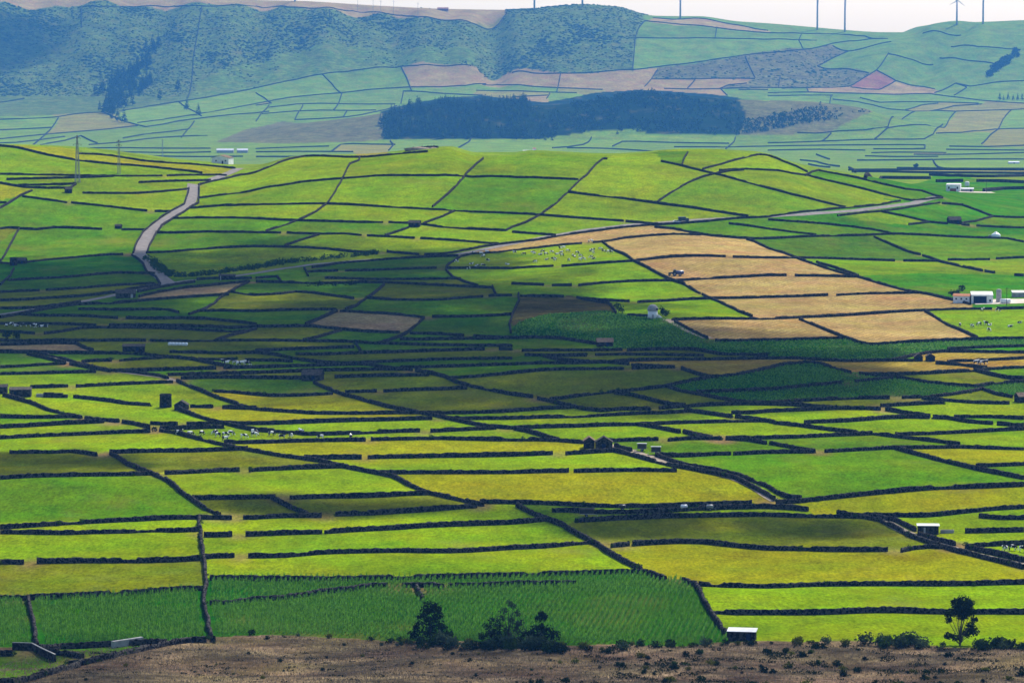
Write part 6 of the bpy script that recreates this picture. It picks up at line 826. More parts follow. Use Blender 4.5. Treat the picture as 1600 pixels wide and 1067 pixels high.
 ('maize', [(25.2,897),(31.5,897),(35.9,885.9),(39.8,884.6),(42.3,874.7),(43.1,831.6),(44.2,813.7),(45.3,796.9),(44.6,784.4),(27.9,781.7),(5.1,774),(-27.6,788.2),(-49.7,796.8),(-62,789.4),(-66.5,828.6),(-68.5,848.9),(-70.2,870.4),(-70.2,873.3),(-70.9,884.9),(-29.9,884.3),(-0.1,890.5)]),
 ('grass_a', [(115.5,879.1),(126.9,879.4),(120.6,834.7),(75,833.8),(66.2,830.4),(43.5,829.4),(42.4,873.1),(42.9,876.3),(43.7,876.3),(51.4,871.9),(62.2,872.4),(72.2,876.2),(104.2,876)]),
 ('maize', [(-73.2,869.5),(-70.1,869.4),(-68.6,848.9),(-66.6,828.6),(-62.2,789.4),(-72.6,784.4),(-77,784.8),(-88.1,783.4),(-97.2,780.5),(-102.8,819.4),(-108.6,855.8),(-87.1,862.3)]),
 ('maize', [(-123.7,855.9),(-108.8,855.8),(-102.9,819.4),(-97.3,780.5),(-111.1,768)]),
 ('bright', [(74.9,832.9),(120.4,833.7),(111.8,773.4),(88.2,778.1),(72.5,787.5),(44.7,784.3),(45.4,796.9),(44.3,813.7),(43.5,828.7),(66.1,829.5)]),
 ('moor', [(-51.5,791),(-27.6,787.3),(5,769),(27.8,780.1),(41.9,785.1),(55.4,780.3),(68.5,786.9),(72.4,786.8),(88.2,777.3),(111.7,772.7),(100,691),(-73,691),(-64.2,785.6),(-64,788)]),
 ('moor', [(-64.7,788),(-64.2,788),(-64.3,786.4),(-73,690),(-99.9,690),(-102.4,707),(-90.8,690),(-90.7,706.9),(-84.4,747.3),(-80.7,751.8),(-74.1,776.8),(-69.5,783.7),(-68.8,786.4)]),
 ('grass_c', [(-71.1,785.4),(-69.6,784.6),(-75.2,776),(-83.3,748.4),(-85.7,759),(-95.4,765.4),(-97.9,778.7),(-88,782.5)]),
 ('grass_c', [(-99.5,774.8),(-97.7,777.3),(-95.2,763.5),(-85.6,757.8),(-83.5,748.6),(-87.3,748.3),(-87.4,740.9),(-90.8,707.7),(-92.9,706.3),(-102.5,707.9),(-110.3,761.9),(-100.1,761.3),(-100.4,771.6)]),
 ('moor', [(-101,771.1),(-100.5,771.5),(-100.2,762.3),(-110.4,762.8),(-111,767.2)]),
 ('moor', [(-85.5,748.1),(-84.5,747.4),(-84.7,746.6),(-87.2,742.9),(-87.2,747.5)]),
]
ROADS = {
 'road_up': ([(-185.4,2234),(-182.3,2191.8),(-181.1,2151.2),(-185.7,2113.2),(-190.7,2079.3),(-193,2048.2),(-192.3,2004.5),(-190.2,1954.8),(-185.4,1928.8),(-175.6,1871.6),(-165.3,1806.8),(-157.8,1762.7)], 3.4),
 'road_saddle': ([(-178.7,2257.2),(-173.4,2286.6),(-169.1,2317.6),(-166.8,2349.5)], 3.0),
 'road_main': ([(-211.9,1585.3),(-204.1,1607.5),(-197.4,1629.3),(-186.8,1656.6),(-177,1686.9),(-171.6,1712),(-165.5,1738.5),(-157.8,1762.7),(-149,1785),(-135.5,1803.9),(-123.1,1842.9),(-113.1,1881),(-98.9,1910.5),(-77.1,1925.5),(-51.7,1934.3),(-32.4,1940.2),(-26,1945.8),(-16.4,1962.1),(-6.6,1978),(16.8,2013.2),(40.9,2044.1),(63.6,2062.6),(86.2,2067.2),(110.6,2073.3),(139.1,2084.5),(157.5,2099),(177.5,2129.3),(193.8,2152),(210.9,2181.2),(232.6,2221.5),(255.4,2287)], 2.6),
 'farm_track': ([(62,1526.1),(65.1,1509.8),(68.4,1488.4),(71.9,1473.8),(75,1461.3)], 2.2),
 'lane_diag': ([(26.1,1129.5),(32.7,1115.1),(38.7,1098.3),(43.6,1082.8),(49.3,1069.1),(55.1,1059.9),(61.5,1047.8),(66,1035.5),(68.4,1024),(70.3,1016.9)], 1.6),
 'lane_diag2': ([(93.1,990.5),(96.4,982.1),(98.3,968.1),(101,955),(103.8,944.3),(106.9,935.9),(111.7,923.4),(116.6,913.7),(121.7,905.6)], 1.6),
 'lane_left': ([(-175.2,1406.2),(-164.3,1383.4),(-155,1362.5),(-141.3,1340.4),(-130.2,1329.9),(-118.9,1320.6),(-115.9,1311.9)], 1.5),
}
SPOT = {
 'pylon': (-248.4, 2195.5),
 'pylon_b': (-229.3, 2241.0),
 'pylon_c': (-580.7, 6384.9),
 'farm_a': (299.7, 2605.6),
 'farm_a_annex': (295.1, 2539.7),
 'farm_a_tower': (314.4, 2653.0),
 'farm_a_yard': (302.4, 2536.9),
 'farm_b': (198.7, 1640.4),
 'farm_b_silo': (208.9, 1641.0),
 'farm_b_shed': (221.8, 1672.0),
 'farm_b_tank': (210.8, 1636.7),
 'farm_b_yard': (209.8, 1626.4),
 'white_tank': (265.2, 2102.6),
 'windmill': (56.3, 1532.0),
 'hut_hill': (-52.0, 2050.2),
 'hut_left': (-249.6, 2160.7),
 'ruin_road': (-211.3, 2060.1),
 'tower_left': (-243.7, 1874.0),
 'hut_left_low': (-241.8, 1890.9),
 'barn_road': (-169.1, 1676.4),
 'shed_road': (-132.8, 1786.5),
 'barn_long': (-139.4, 1410.6),
 'barn_mid': (-68.6, 1317.6),
 'tank_tower': (-112.4, 1240.4),
 'shed_tank': (-106.5, 1232.3),
 'ruin_a': (-169.8, 1272.5),
 'ruin_b': (-162.5, 1264.2),
 'ruin_c': (-155.7, 1263.5),
 'ruin_d': (-150.1, 1262.7),
 'barn_twin': (25.0, 1114.8),
 'barn_brown': (34.8, 1436.5),
 'shed_twin': (147.5, 1371.1),
 'shed_edge': (167.3, 1252.4),
 'shed_white': (104.6, 958.6),
 'shed_front': (47.6, 786.3),
 'hut_right': (248.6, 2157.3),
 'silage': (-125.3, 1435.6),
 'hedge_ball': (-109.4, 1170.1),
 'tractor': (74.3, 1772.5),
 'tanker': (77.2, 1772.6),
 'car_road': (88.7, 2061.8),
 'truck_road': (92.2, 2063.1),
 'trailer_a': (37.7, 1108.7),
 'trailer_b': (41.5, 1101.0),
 'trailer_c': (19.4, 988.9),
 'bale_cart': (28.9, 999.8),
 'bowser_a': (45.2, 1002.0),
 'bowser_b': (52.0, 1002.8),
 'outcrop': (-53.2, 2348.5),
 'house_far': (-426.9, 5695.1),
 'house_far_shed': (-375.6, 5432.7),
 'barn_far': [(-509.5,6828.4),(-478.8,6828.4)],
 'greenhouse': (788.6, 6038.4),
 'village': [(0,6683.2),(13.4,6683.2),(29.3,6756.5),(39.6,6792.4)],
 'tree_right': (91.9, 780.3),
 'tree_a': (-16.9, 783.4),
 'tree_b': (-0.7, 781.1),
 'tree_c': (5.9, 779.6),
 'tree_d': (-3.9, 778.7),
 'cows_near': [(-101.1,1158.5),(-97.2,1153.9),(-93.8,1154.8),(-89.8,1155.7),(-88.5,1148.5),(-86.3,1149.8),(-84.8,1152.9),(-78,1155.2),(-77.4,1148.6),(-85.4,1138),(-80.3,1144),(-72.4,1149.8),(-68.7,1141.8),(-66.2,1144.8),(-63.6,1154.1),(-57.2,1142),(-48.2,1142.5)],
 'cows_mid': [(-19.8,1945.3),(-15.6,1941.8),(-12.7,1947.4),(-14.5,1929.1),(-27.7,1904.7),(-20.2,1890.7),(-12.1,1903.7),(-16.8,1867.7),(-14.1,1870.3),(-2.2,1874.7),(-21.1,1857.2),(1.3,1943.3),(6.1,1933),(10.4,1946.8),(11.3,1939.5),(14.2,1930.7),(17,1926.8),(11.3,1874.4),(17,1890.8),(20.1,1883.3),(21,1873.7),(20,1937),(24.8,1957.1),(26.2,1960.2),(24.8,1929.4),(24.9,1910.2),(28.2,1939.7),(30.3,1908.5),(31,1895.6),(32.7,1921.5),(27.7,1863.5),(33.2,1858.1),(34.5,1863.5),(33.8,1890.6),(38.7,1870.2),(39.5,1863.9),(39.3,1929.4),(40.5,1910.9),(40.7,1933.1),(44.7,1939.2),(45.7,1915.3),(47.8,1908.9),(49.2,1903.3),(39.8,1988.6),(41.5,1989.9),(22.5,1926.9),(15.6,1943.1)],
 'cows_left': [(-201.1,1523),(-199.6,1524.8),(-196.9,1522.2),(-193.6,1519.8),(-190,1517.5),(-189.4,1520.7),(-187.2,1521.3),(-185.4,1521.7)],
 'cows_tuft': [(-103.4,1370.9),(-102,1367),(-99.2,1370.1),(-97.8,1366.1),(-96.4,1368.8),(-94.5,1367.2)],
 'cows_right': [(165.2,1361.9),(166.1,1359.9),(167.2,1360.2),(168.7,1362.8)],
 'cows_farm': [(182.7,1520.4),(178.8,1527.8),(186.6,1529.3),(189.7,1531.7),(190.6,1528.4),(203.8,1537.9),(186.9,1500.7),(196.2,1597.5),(202.3,1595.2),(197.8,1520.9)],
 'cows_lane': [(119.8,925.6),(121.8,927.4),(124,925.2)],
 'pole_farm_a': (320.7, 2596.5),
 'pole_farm_b': (209.6, 1622.9),
 'turbines': [(-582.4,10347.4),(60.3,10382.3),(189.7,10387.1),(453.8,10390.3),(823.5,10392.6),(900.5,10424.2),(1185.9,10272.8),(1261.8,10321.8)],
 'masts': [(-414.8,10364.9),(-372.3,10332.2),(-350.6,10299.5),(-316.8,10311.9),(-249,10199)],
 'red_house': (-186.5, 10397.3),
 'grove': [(-930.9,8809.5),(-946.2,8997.7),(-917.3,8763.1),(-965.9,9156.7),(-965.2,9238.3),(-950.7,9156.8),(-982.9,9378.7),(-970.4,9379),(-951.4,9268.3),(-960.7,9406.4),(-986.8,9493.1),(-963.4,9495.2),(-962,9561),(-985.5,9557.9),(-980.7,9605.2),(-965.2,9625.7),(-958.1,9668.1),(-949.3,9593.5),(-947.4,9656.8),(-943.8,9703.5),(-935.6,9736.8),(-929.9,9779.5),(-926.9,9835.3),(-920.7,9892.5),(-947.9,9498),(-948.6,9379.5),(-932.7,9099.6),(-931.3,8997.8),(-928.3,9268.7),(-928.4,9379.9),(-927.5,9499.6),(-914.3,9444.6),(-911.7,9516.6),(-904.5,9541),(-898.6,9563.5),(-1005.2,9442.4),(-1010.9,9378.2),(-1020.1,9405.2),(-822.2,9469.5),(-760.6,8998.2),(-714.6,8763.1),(-900.3,8641),(-878.1,8564.6),(-860,8526.2),(-850.8,9298.9),(-903.5,9157.2),(-914.5,9099.7)],
 'trees_mound_edge': [(734,7933.5),(853.4,8966)],
 'trees_right': [(1183.7,9337.6),(1193,9336.9),(1206,9353.5),(1216.1,9335.9),(1227,9335.5),(1237.8,9335.3)],
 'round_tree': (571.1, 5432.7),
 'bush_farm': [(193.3,1682.1),(195.6,1682.2),(200.6,1708.2)],
 'bush_mill': [(43.8,1589.2),(44.9,1560.9),(60.7,1551.5),(61.7,1539.2)],
 'tree_shade': [(-193.1,1466),(-189.6,1469.2)],
 'corral': [(-100.8,767.7),(-96.6,765.4),(-93.6,756.8),(-90.1,750.1)],
 'trough': [(-81.6,776.7),(-76,781.6)],
 'hedge_bank': [(-182.3,1926.2),(-175.1,1890),(-166.5,1839.6),(-158.8,1812),(-151.7,1817.2),(-143.9,1833.4),(-137.9,1855.8),(-128.5,1877.8),(-120.7,1902.3),(-112.2,1920.6),(-103,1929.2),(-90.6,1938.9),(-81.2,1945.1),(-68.4,1952.8)],
 'hedge_dark': [(-93.1,1742.6),(-87.6,1748.6),(-81.6,1745.9),(-76.1,1751.9),(-72.3,1766.4)],
 'hedge_gully': [(1306.2,9948.4),(1278.2,9883.7),(1249.9,9815.6),(1226,9767.2),(1207.3,9720)],
 'forest': [(-251.1,7542.1),(-260.1,7737),(-247.3,7905.2),(-198.4,7947.2),(-152.6,9169.8),(-61.6,9258.6),(39.4,7887.6),(65.4,7865.9),(171.9,7947),(277.6,7945.5),(394.8,7909.9),(460.1,7902),(451.4,7750.3),(463.8,7634.2),(428.3,7566.6),(265.1,7584.3),(253.1,7602.8),(152,7608.2),(62.5,7509.8),(37.5,7509.8),(-100.3,7531.2)],
 'mound_scrub': [(450.7,7738.2),(488.1,7718.6),(557,7784.4),(641.2,7865.1),(723.9,7909.5),(739.6,7866.3),(655.6,7724.3),(561.1,7661.8),(505.9,7597.8),(440.1,7553.4)],
 'shadow_a': [(-266.6,1901),(-216.5,1907.5),(-181,1936.9),(-105.8,1982.1),(-58.3,1941.7),(-31.9,1912.4),(-21,1796.9),(-2.8,1688.3),(38.6,1649.5),(46.5,1504.1),(76.9,1437.3),(108.6,1381.9),(110.6,1296.5),(81.8,1252.8),(41.7,1247),(0,1225.3),(-51.2,1275),(-93.3,1327.2),(-113.2,1353.3),(-138.3,1377.6),(-197.3,1404.1)],
 'shadow_c': [(-77.8,1007.7),(-51.1,1015.8),(-10.1,1002.2),(16.7,995.5),(66.8,995.2),(104.9,976.5),(98.1,942.3),(48.3,959.6),(16.2,964.8),(-6.6,987.2),(-76.4,990.3)],
 'shadow_d': [(-155.3,1116.2),(-121.4,1114.8),(-102.6,1073.7),(-122.4,1043.2),(-146.4,1051.6)],
 'shadow_e': [(-116.1,802.8),(-74.4,803.7),(-62.9,795.6),(-13,775),(42,779.8),(111.2,768.6),(94.3,650.9),(-92.7,640)],
 'shadow_f': [(-1365.6,10027),(-1242,10105.9),(-1193.2,9904.4),(-1236.5,9788.3),(-1324.6,9718.1)],
 'shadow_g': [(-255.9,2073.4),(-219,2084.7),(-210.7,2071.2),(-260.4,2054.5)],
 'moor_edge': [(-62.2,787),(-50.7,793.4),(-26.5,786.2),(-13,775),(6.5,768.4),(26.1,776.7),(43.3,780),(52.3,776.8),(71.4,786.2),(89,778.2),(104.1,773)],
}

# ------------------------------------------------------------------ helpers
rng = random.Random(7)
nrng = np.random.RandomState(11)

def lin(r, g, b):
    f = lambda c: (c / 255 / 12.92) if c <= 10.31 else ((c / 255 + 0.055) / 1.055) ** 2.4
    return np.array([f(r), f(g), f(b)])

def tag(o, label=None, cat=None, group=None, kind=None):
    if label: o['label'] = label
    if cat: o['category'] = cat
    if group: o['group'] = group
    if kind: o['kind'] = kind
    return o

def mesh_np(name, verts, faces, mat=None, parent=None, smooth_shade=False, mats=None):
    """faces: (n,3) or (n,4) array, or list"""
    me = bpy.data.meshes.new(name)
    verts = np.asarray(verts, np.float32)
    if isinstance(faces, np.ndarray):
        n, k = faces.shape
        me.vertices.add(len(verts)); me.vertices.foreach_set('co', verts.ravel())
        me.loops.add(n * k); me.loops.foreach_set('vertex_index', faces.astype(np.int32).ravel())
        me.polygons.add(n)
        me.polygons.foreach_set('loop_start', np.arange(0, n * k, k, dtype=np.int32))
        me.polygons.foreach_set('loop_total', np.full(n, k, np.int32))
        me.update(calc_edges=True)
    else:
        me.from_pydata([tuple(map(float, v)) for v in verts], [], faces)
    if smooth_shade:
        me.polygons.foreach_set('use_smooth', np.ones(len(me.polygons), bool))
    if mat: me.materials.append(mat)
    o = bpy.data.objects.new(name, me)
    col.objects.link(o)
    if parent: o.parent = parent
    return o

class MB:
    """collects simple solids into one mesh"""
    def __init__(self): self.v = []; self.f = []
    def add(self, vs, fs):
        b = len(self.v); self.v += [tuple(p) for p in vs]; self.f += [tuple(b + i for i in f) for f in fs]; return self
    def box(self, x0, x1, y0, y1, z0, z1):
        v = [(x0,y0,z0),(x1,y0,z0),(x1,y1,z0),(x0,y1,z0),(x0,y0,z1),(x1,y0,z1),(x1,y1,z1),(x0,y1,z1)]
        return self.add(v, [(0,3,2,1),(4,5,6,7),(0,1,5,4),(1,2,6,5),(2,3,7,6),(3,0,4,7)])
    def prism(self, prof, axis, a, b):
        """profile of (p,q) pairs pushed along an axis"""
        n = len(prof)
        if axis == 'x': mk = lambda t: [(t, p, q) for p, q in prof]
        elif axis == 'y': mk = lambda t: [(p, t, q) for p, q in prof]
        else: mk = lambda t: [(p, q, t) for p, q in prof]
        vs = mk(a) + mk(b)
        fs = [tuple(range(n)), tuple(range(2 * n - 1, n - 1, -1))] + [(i, i + n, (i + 1) % n + n, (i + 1) % n) for i in range(n)]
        return self.add(vs, fs)
    def tube(self, pts, radii, n=8, cap=True):
        rings = []; base = len(self.v); pts = [Vector(p) for p in pts]
        for i, p in enumerate(pts):
            d = (pts[min(i + 1, len(pts) - 1)] - pts[max(i - 1, 0)]).normalized()
            a = d.orthogonal().normalized(); b = d.cross(a)
            for k in range(n):
                t = 2 * math.pi * k / n
                self.v.append(tuple(p + (a * math.cos(t) + b * math.sin(t)) * radii[i]))
        for i in range(len(pts) - 1):
            for k in range(n):
                self.f.append((base + i*n + k, base + i*n + (k+1) % n, base + (i+1)*n + (k+1) % n, base + (i+1)*n + k))
        if cap:
            self.f.append(tuple(base + k for k in range(n))[::-1]); e = base + (len(pts) - 1) * n
            self.f.append(tuple(e + k for k in range(n)))
        return self
    def lathe(self, prof, n=16, cx=0, cy=0):
        """prof: (radius, z)"""
        base = len(self.v)
        for r, z in prof:
            for k in range(n):
                t = 2 * math.pi * k / n
                self.v.append((cx + r * math.cos(t), cy + r * math.sin(t), z))
        for i in range(len(prof) - 1):
            for k in range(n):
                self.f.append((base + i*n + k, base + i*n + (k+1) % n, base + (i+1)*n + (k+1) % n, base + (i+1)*n + k))
        self.f.append(tuple(base + k for k in range(n))[::-1]); e = base + (len(prof) - 1) * n
        self.f.append(tuple(e + k for k in range(n)))
        return self
    def build(self, name, mat, parent=None, smooth_shade=False):
        o = mesh_np(name, self.v, self.f, mat, parent, smooth_shade)
        return o

def fix_normals(o):
    bm = bmesh.new(); bm.from_mesh(o.data); bmesh.ops.recalc_face_normals(bm, faces=bm.faces); bm.to_mesh(o.data); bm.free(); return o

def thing(name, label, cat, x, y, rz=0.0, group=None, dz=0.0):
    o = bpy.data.objects.new(name, None); o.empty_display_size = 1.0
    o.location = (x, y, gz(x, y) + dz); o.rotation_euler = (0, 0, rz)
    col.objects.link(o)
    return tag(o, label, cat, group)

def copy_tree(o, parent=None):
    c = o.copy(); col.objects.link(c); c.parent = parent
    for ch in list(o.children): copy_tree(ch, c)
    return c

# ------------------------------------------------------------------ materials
def mat_new(name):
    m = bpy.data.materials.new(name); m.use_nodes = True
    nt = m.node_tree; b = nt.nodes['Principled BSDF']
    b.inputs['Roughness'].default_value = 0.9
    b.inputs['Specular IOR Level'].default_value = 0.15
    return m, nt, b

def N(nt, t, **kw):
    n = nt.nodes.new(t)
    for k, v in kw.items(): setattr(n, k, v)
    return n

def noise_mat(name, c0, c1, scale, rough=0.9, detail=4.0, spec=0.0, bump=0.0, obj_random=0.0, voronoi=False, trans=0.0):
    m, nt, b = mat_new(name)
    b.inputs['Roughness'].default_value = rough; b.inputs['Specular IOR Level'].default_value = spec
    tc = N(nt, 'ShaderNodeTexCoord')
    if voronoi:
        t = N(nt, 'ShaderNodeTexVoronoi'); t.inputs['Scale'].default_value = scale
        sep = N(nt, 'ShaderNodeSeparateColor'); nt.links.new(t.outputs['Color'], sep.inputs[0]); fac = sep.outputs[0]
    else:
        t = N(nt, 'ShaderNodeTexNoise'); t.inputs['Scale'].default_value = scale; t.inputs['Detail'].default_value = detail
        fac = t.outputs['Fac']
    nt.links.new(tc.outputs['Object'], t.inputs['Vector'])
    ramp = N(nt, 'ShaderNodeValToRGB')
    ramp.color_ramp.elements[0].position = 0.32; ramp.color_ramp.elements[1].position = 0.68
    ramp.color_ramp.elements[0].color = (*c0, 1); ramp.color_ramp.elements[1].color = (*c1, 1)
    nt.links.new(fac, ramp.inputs[0])
    out = ramp.outputs[0]
    if obj_random:
        oi = N(nt, 'ShaderNodeObjectInfo')
        mr = N(nt, 'ShaderNodeMapRange'); mr.inputs[3].default_value = 1 - obj_random; mr.inputs[4].default_value = 1 + obj_random
        nt.links.new(oi.outputs['Random'], mr.inputs[0])
        mx = N(nt, 'ShaderNodeVectorMath', operation='SCALE')
        nt.links.new(out, mx.inputs[0]); nt.links.new(mr.outputs[0], mx.inputs['Scale']); out = mx.outputs[0]
    nt.links.new(out, b.inputs['Base Color'])
    if trans:
        tl = N(nt, 'ShaderNodeBsdfTranslucent'); mx_ = N(nt, 'ShaderNodeMixShader'); mx_.inputs[0].default_value = trans
        nt.links.new(out, tl.inputs[0]); nt.links.new(b.outputs[0], mx_.inputs[1]); nt.links.new(tl.outputs[0], mx_.inputs[2])
        nt.links.new(mx_.outputs[0], nt.nodes['Material Output'].inputs['Surface'])
    if bump:
        bp = N(nt, 'ShaderNodeBump'); bp.inputs['Strength'].default_value = bump; bp.inputs['Distance'].default_value = 0.2
        nt.links.new(fac, bp.inputs['Height']); nt.links.new(bp.outputs[0], b.inputs['Normal'])
    return m

M = {}
M['basalt'] = noise_mat('basalt', (0.007, 0.007, 0.008), (0.062, 0.058, 0.053), 2.6, voronoi=True, bump=0.6)
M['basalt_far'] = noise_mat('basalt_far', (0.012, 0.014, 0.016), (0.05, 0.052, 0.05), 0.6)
M['masonry'] = noise_mat('masonry', (0.014, 0.014, 0.015), (0.06, 0.056, 0.052), 2.2, voronoi=True, bump=0.5, obj_random=0.2)
M['concrete'] = noise_mat('concrete', (0.24, 0.235, 0.225), (0.38, 0.37, 0.35), 0.9)
M['whitewash'] = noise_mat('whitewash', (0.62, 0.62, 0.61), (0.80, 0.80, 0.78), 0.5)
M['white_sheet'] = noise_mat('white_sheet', (0.40, 0.41, 0.42), (0.56, 0.57, 0.58), 0.7, rough=0.6, spec=0.2)
M['tile_red'] = noise_mat('tile_red', (0.30, 0.13, 0.07), (0.46, 0.23, 0.13), 2.0)
M['tile_brown'] = noise_mat('tile_brown', (0.12, 0.085, 0.06), (0.22, 0.16, 0.115), 1.6)
M['roof_dark'] = noise_mat('roof_dark', (0.035, 0.032, 0.03), (0.10, 0.088, 0.078), 1.4)
M['door_dark'] = noise_mat('door_dark', (0.010, 0.016, 0.05), (0.02, 0.03, 0.08), 1.2)
M['glass_dark'] = noise_mat('glass_dark', (0.01, 0.012, 0.015), (0.03, 0.035, 0.04), 3.0, rough=0.15, spec=0.5)
M['rust'] = noise_mat('rust', (0.20, 0.06, 0.035), (0.32, 0.12, 0.06), 1.5)
M['steel'] = noise_mat('steel', (0.16, 0.17, 0.18), (0.30, 0.31, 0.32), 1.0, rough=0.5, spec=0.4)
M['turbine_shaded'] = noise_mat('turbine_shaded', (0.30, 0.31, 0.33), (0.38, 0.39, 0.41), 0.2, rough=0.5)  # white turbines darkened to grey: the shade of their backlit side is in the colour
M['tyre'] = noise_mat('tyre', (0.012, 0.012, 0.012), (0.03, 0.03, 0.03), 6.0)
M['paint_white'] = noise_mat('paint_white', (0.68, 0.68, 0.68), (0.8, 0.8, 0.8), 2.0, rough=0.3, spec=0.5)
M['paint_dark'] = noise_mat('paint_dark', (0.012, 0.03, 0.045), (0.03, 0.055, 0.075), 2.0, rough=0.35, spec=0.5)
M['paint_blue'] = noise_mat('paint_blue', (0.04, 0.05, 0.12), (0.07, 0.08, 0.18), 2.0, rough=0.4, spec=0.5)
M['paint_black'] = noise_mat('paint_black', (0.012, 0.012, 0.013), (0.035, 0.035, 0.035), 2.0, rough=0.4, spec=0.4)
M['bark'] = noise_mat('bark', (0.035, 0.028, 0.022), (0.09, 0.075, 0.06), 4.0)
M['leaf_dark'] = noise_mat('leaf_dark', (0.007, 0.015, 0.005), (0.020, 0.034, 0.010), 0.9, obj_random=0.25, trans=0.25)
M['leaf_mid'] = noise_mat('leaf_mid', (0.014, 0.034, 0.006), (0.042, 0.078, 0.014), 0.8, obj_random=0.3, trans=0.25)
M['leaf_yellow'] = noise_mat('leaf_yellow', (0.045, 0.058, 0.006), (0.13, 0.13, 0.014), 1.2, obj_random=0.3, trans=0.25)
M['leaf_grey'] = noise_mat('leaf_grey', (0.022, 0.038, 0.020), (0.062, 0.088, 0.046), 1.0, obj_random=0.25, trans=0.25)
M['conifer'] = noise_mat('conifer', (0.006, 0.016, 0.008), (0.045, 0.075, 0.026), 0.05, detail=6.0)
M['scrub'] = noise_mat('scrub', (0.034, 0.062, 0.020), (0.090, 0.122, 0.036), 0.03, detail=6.0)
M['maize_leaf'] = noise_mat('maize_leaf', (0.022, 0.100, 0.004), (0.150, 0.340, 0.030), 0.9, detail=6.0, rough=0.7, spec=0.08, trans=0.4)
M['dry_blade'] = noise_mat('dry_blade', (0.09, 0.066, 0.042), (0.26, 0.20, 0.13), 0.25, detail=6.0, trans=0.3)
M['road'] = noise_mat('road', (0.15, 0.135, 0.125), (0.24, 0.215, 0.20), 0.5, detail=6.0)
M['track'] = noise_mat('track', (0.19, 0.155, 0.115), (0.33, 0.27, 0.20), 0.4, detail=6.0)
M['yard'] = noise_mat('yard', (0.42, 0.36, 0.29), (0.60, 0.53, 0.44), 0.3)
M['rock'] = noise_mat('rock', (0.02, 0.02, 0.022), (0.09, 0.085, 0.08), 0.8, bump=0.5)
M['wrap'] = noise_mat('wrap', (0.66, 0.70, 0.74), (0.8, 0.82, 0.84), 1.5, rough=0.35, spec=0.5)

# cow hide: black and white patches, differing from animal to animal
m, nt, b = mat_new('hide')
tc = N(nt, 'ShaderNodeTexCoord'); oi = N(nt, 'ShaderNodeObjectInfo')
va = N(nt, 'ShaderNodeVectorMath', operation='ADD'); sc_ = N(nt, 'ShaderNodeVectorMath', operation='SCALE'); sc_.inputs[0].default_value = (37, 19, 53)
nt.links.new(oi.outputs['Random'], sc_.inputs['Scale']); nt.links.new(tc.outputs['Object'], va.inputs[0]); nt.links.new(sc_.outputs[0], va.inputs[1])
t = N(nt, 'ShaderNodeTexNoise'); t.inputs['Scale'].default_value = 1.15; t.inputs['Detail'].default_value = 1.0
nt.links.new(va.outputs[0], t.inputs['Vector'])
ra = N(nt, 'ShaderNodeValToRGB'); ra.color_ramp.elements[0].position = 0.50; ra.color_ramp.elements[1].position = 0.52
ra.color_ramp.elements[0].color = (0.010, 0.010, 0.010, 1); ra.color_ramp.elements[1].color = (0.80, 0.78, 0.74, 1)
nt.links.new(t.outputs['Fac'], ra.inputs[0]); nt.links.new(ra.outputs[0], b.inputs['Base Color'])
M['hide'] = m

# pasture, heath and crop ground: colour of the plot times patches, tufts and fine grain
m, nt, b = mat_new('ground')
b.inputs['Specular IOR Level'].default_value = 0.0
tc = N(nt, 'ShaderNodeTexCoord'); at = N(nt, 'ShaderNodeAttribute', attribute_name='plot')
def nz(scale, detail, rough=0.6, stretch=None):
    n = N(nt, 'ShaderNodeTexNoise'); n.inputs['Scale'].default_value = scale; n.inputs['Detail'].default_value = detail; n.inputs['Roughness'].default_value = rough
    if stretch:
        mp = N(nt, 'ShaderNodeMapping'); mp.inputs['Scale'].default_value = stretch
        nt.links.new(tc.outputs['Object'], mp.inputs[0]); nt.links.new(mp.outputs[0], n.inputs['Vector'])
    else: nt.links.new(tc.outputs['Object'], n.inputs['Vector'])
    return n.outputs['Fac']
def rng_map(src, a, c, lo=0.3, hi=0.7):
    r = N(nt, 'ShaderNodeMapRange'); r.inputs[1].default_value = lo; r.inputs[2].default_value = hi; r.inputs[3].default_value = a; r.inputs[4].default_value = c
    nt.links.new(src, r.inputs[0]); return r.outputs[0]
def mul(a, c):
    k = N(nt, 'ShaderNodeMath', operation='MULTIPLY'); nt.links.new(a, k.inputs[0]); nt.links.new(c, k.inputs[1]); return k.outputs[0]
v = mul(mul(rng_map(nz(0.022, 5.0), 0.72, 1.22), rng_map(nz(0.20, 5.0, 0.7, (1, 0.45, 1)), 0.74, 1.26)), rng_map(nz(1.3, 4.0, 0.75, (1, 0.35, 1)), 0.56, 1.44))
ti = N(nt, 'ShaderNodeAttribute', attribute_name='till')
wv = N(nt, 'ShaderNodeTexWave'); wv.inputs['Scale'].default_value = 0.11; wv.inputs['Distortion'].default_value = 2.5; wv.inputs['Detail'].default_value = 2.0; wv.inputs['Detail Scale'].default_value = 0.6
mpw = N(nt, 'ShaderNodeMapping'); mpw.inputs['Rotation'].default_value = (0, 0, 0.35)
nt.links.new(tc.outputs['Object'], mpw.inputs[0]); nt.links.new(mpw.outputs[0], wv.inputs['Vector'])
st_ = N(nt, 'ShaderNodeMapRange'); st_.inputs[3].default_value = -0.13; st_.inputs[4].default_value = 0.10; nt.links.new(wv.outputs['Fac'], st_.inputs[0])
sm = N(nt, 'ShaderNodeMath', operation='MULTIPLY_ADD'); sm.inputs[2].default_value = 1.0; nt.links.new(st_.outputs[0], sm.inputs[0]); nt.links.new(ti.outputs['Fac'], sm.inputs[1])
v = mul(v, sm.outputs[0])
wi = N(nt, 'ShaderNodeAttribute', attribute_name='wild')
wn_ = mul(rng_map(nz(0.09, 6.0, 0.7, (0.6, 1, 1)), 0.35, 1.35, 0.36, 0.64), rng_map(nz(0.45, 5.0, 0.75, (0.5, 1, 1)), 0.6, 1.35))
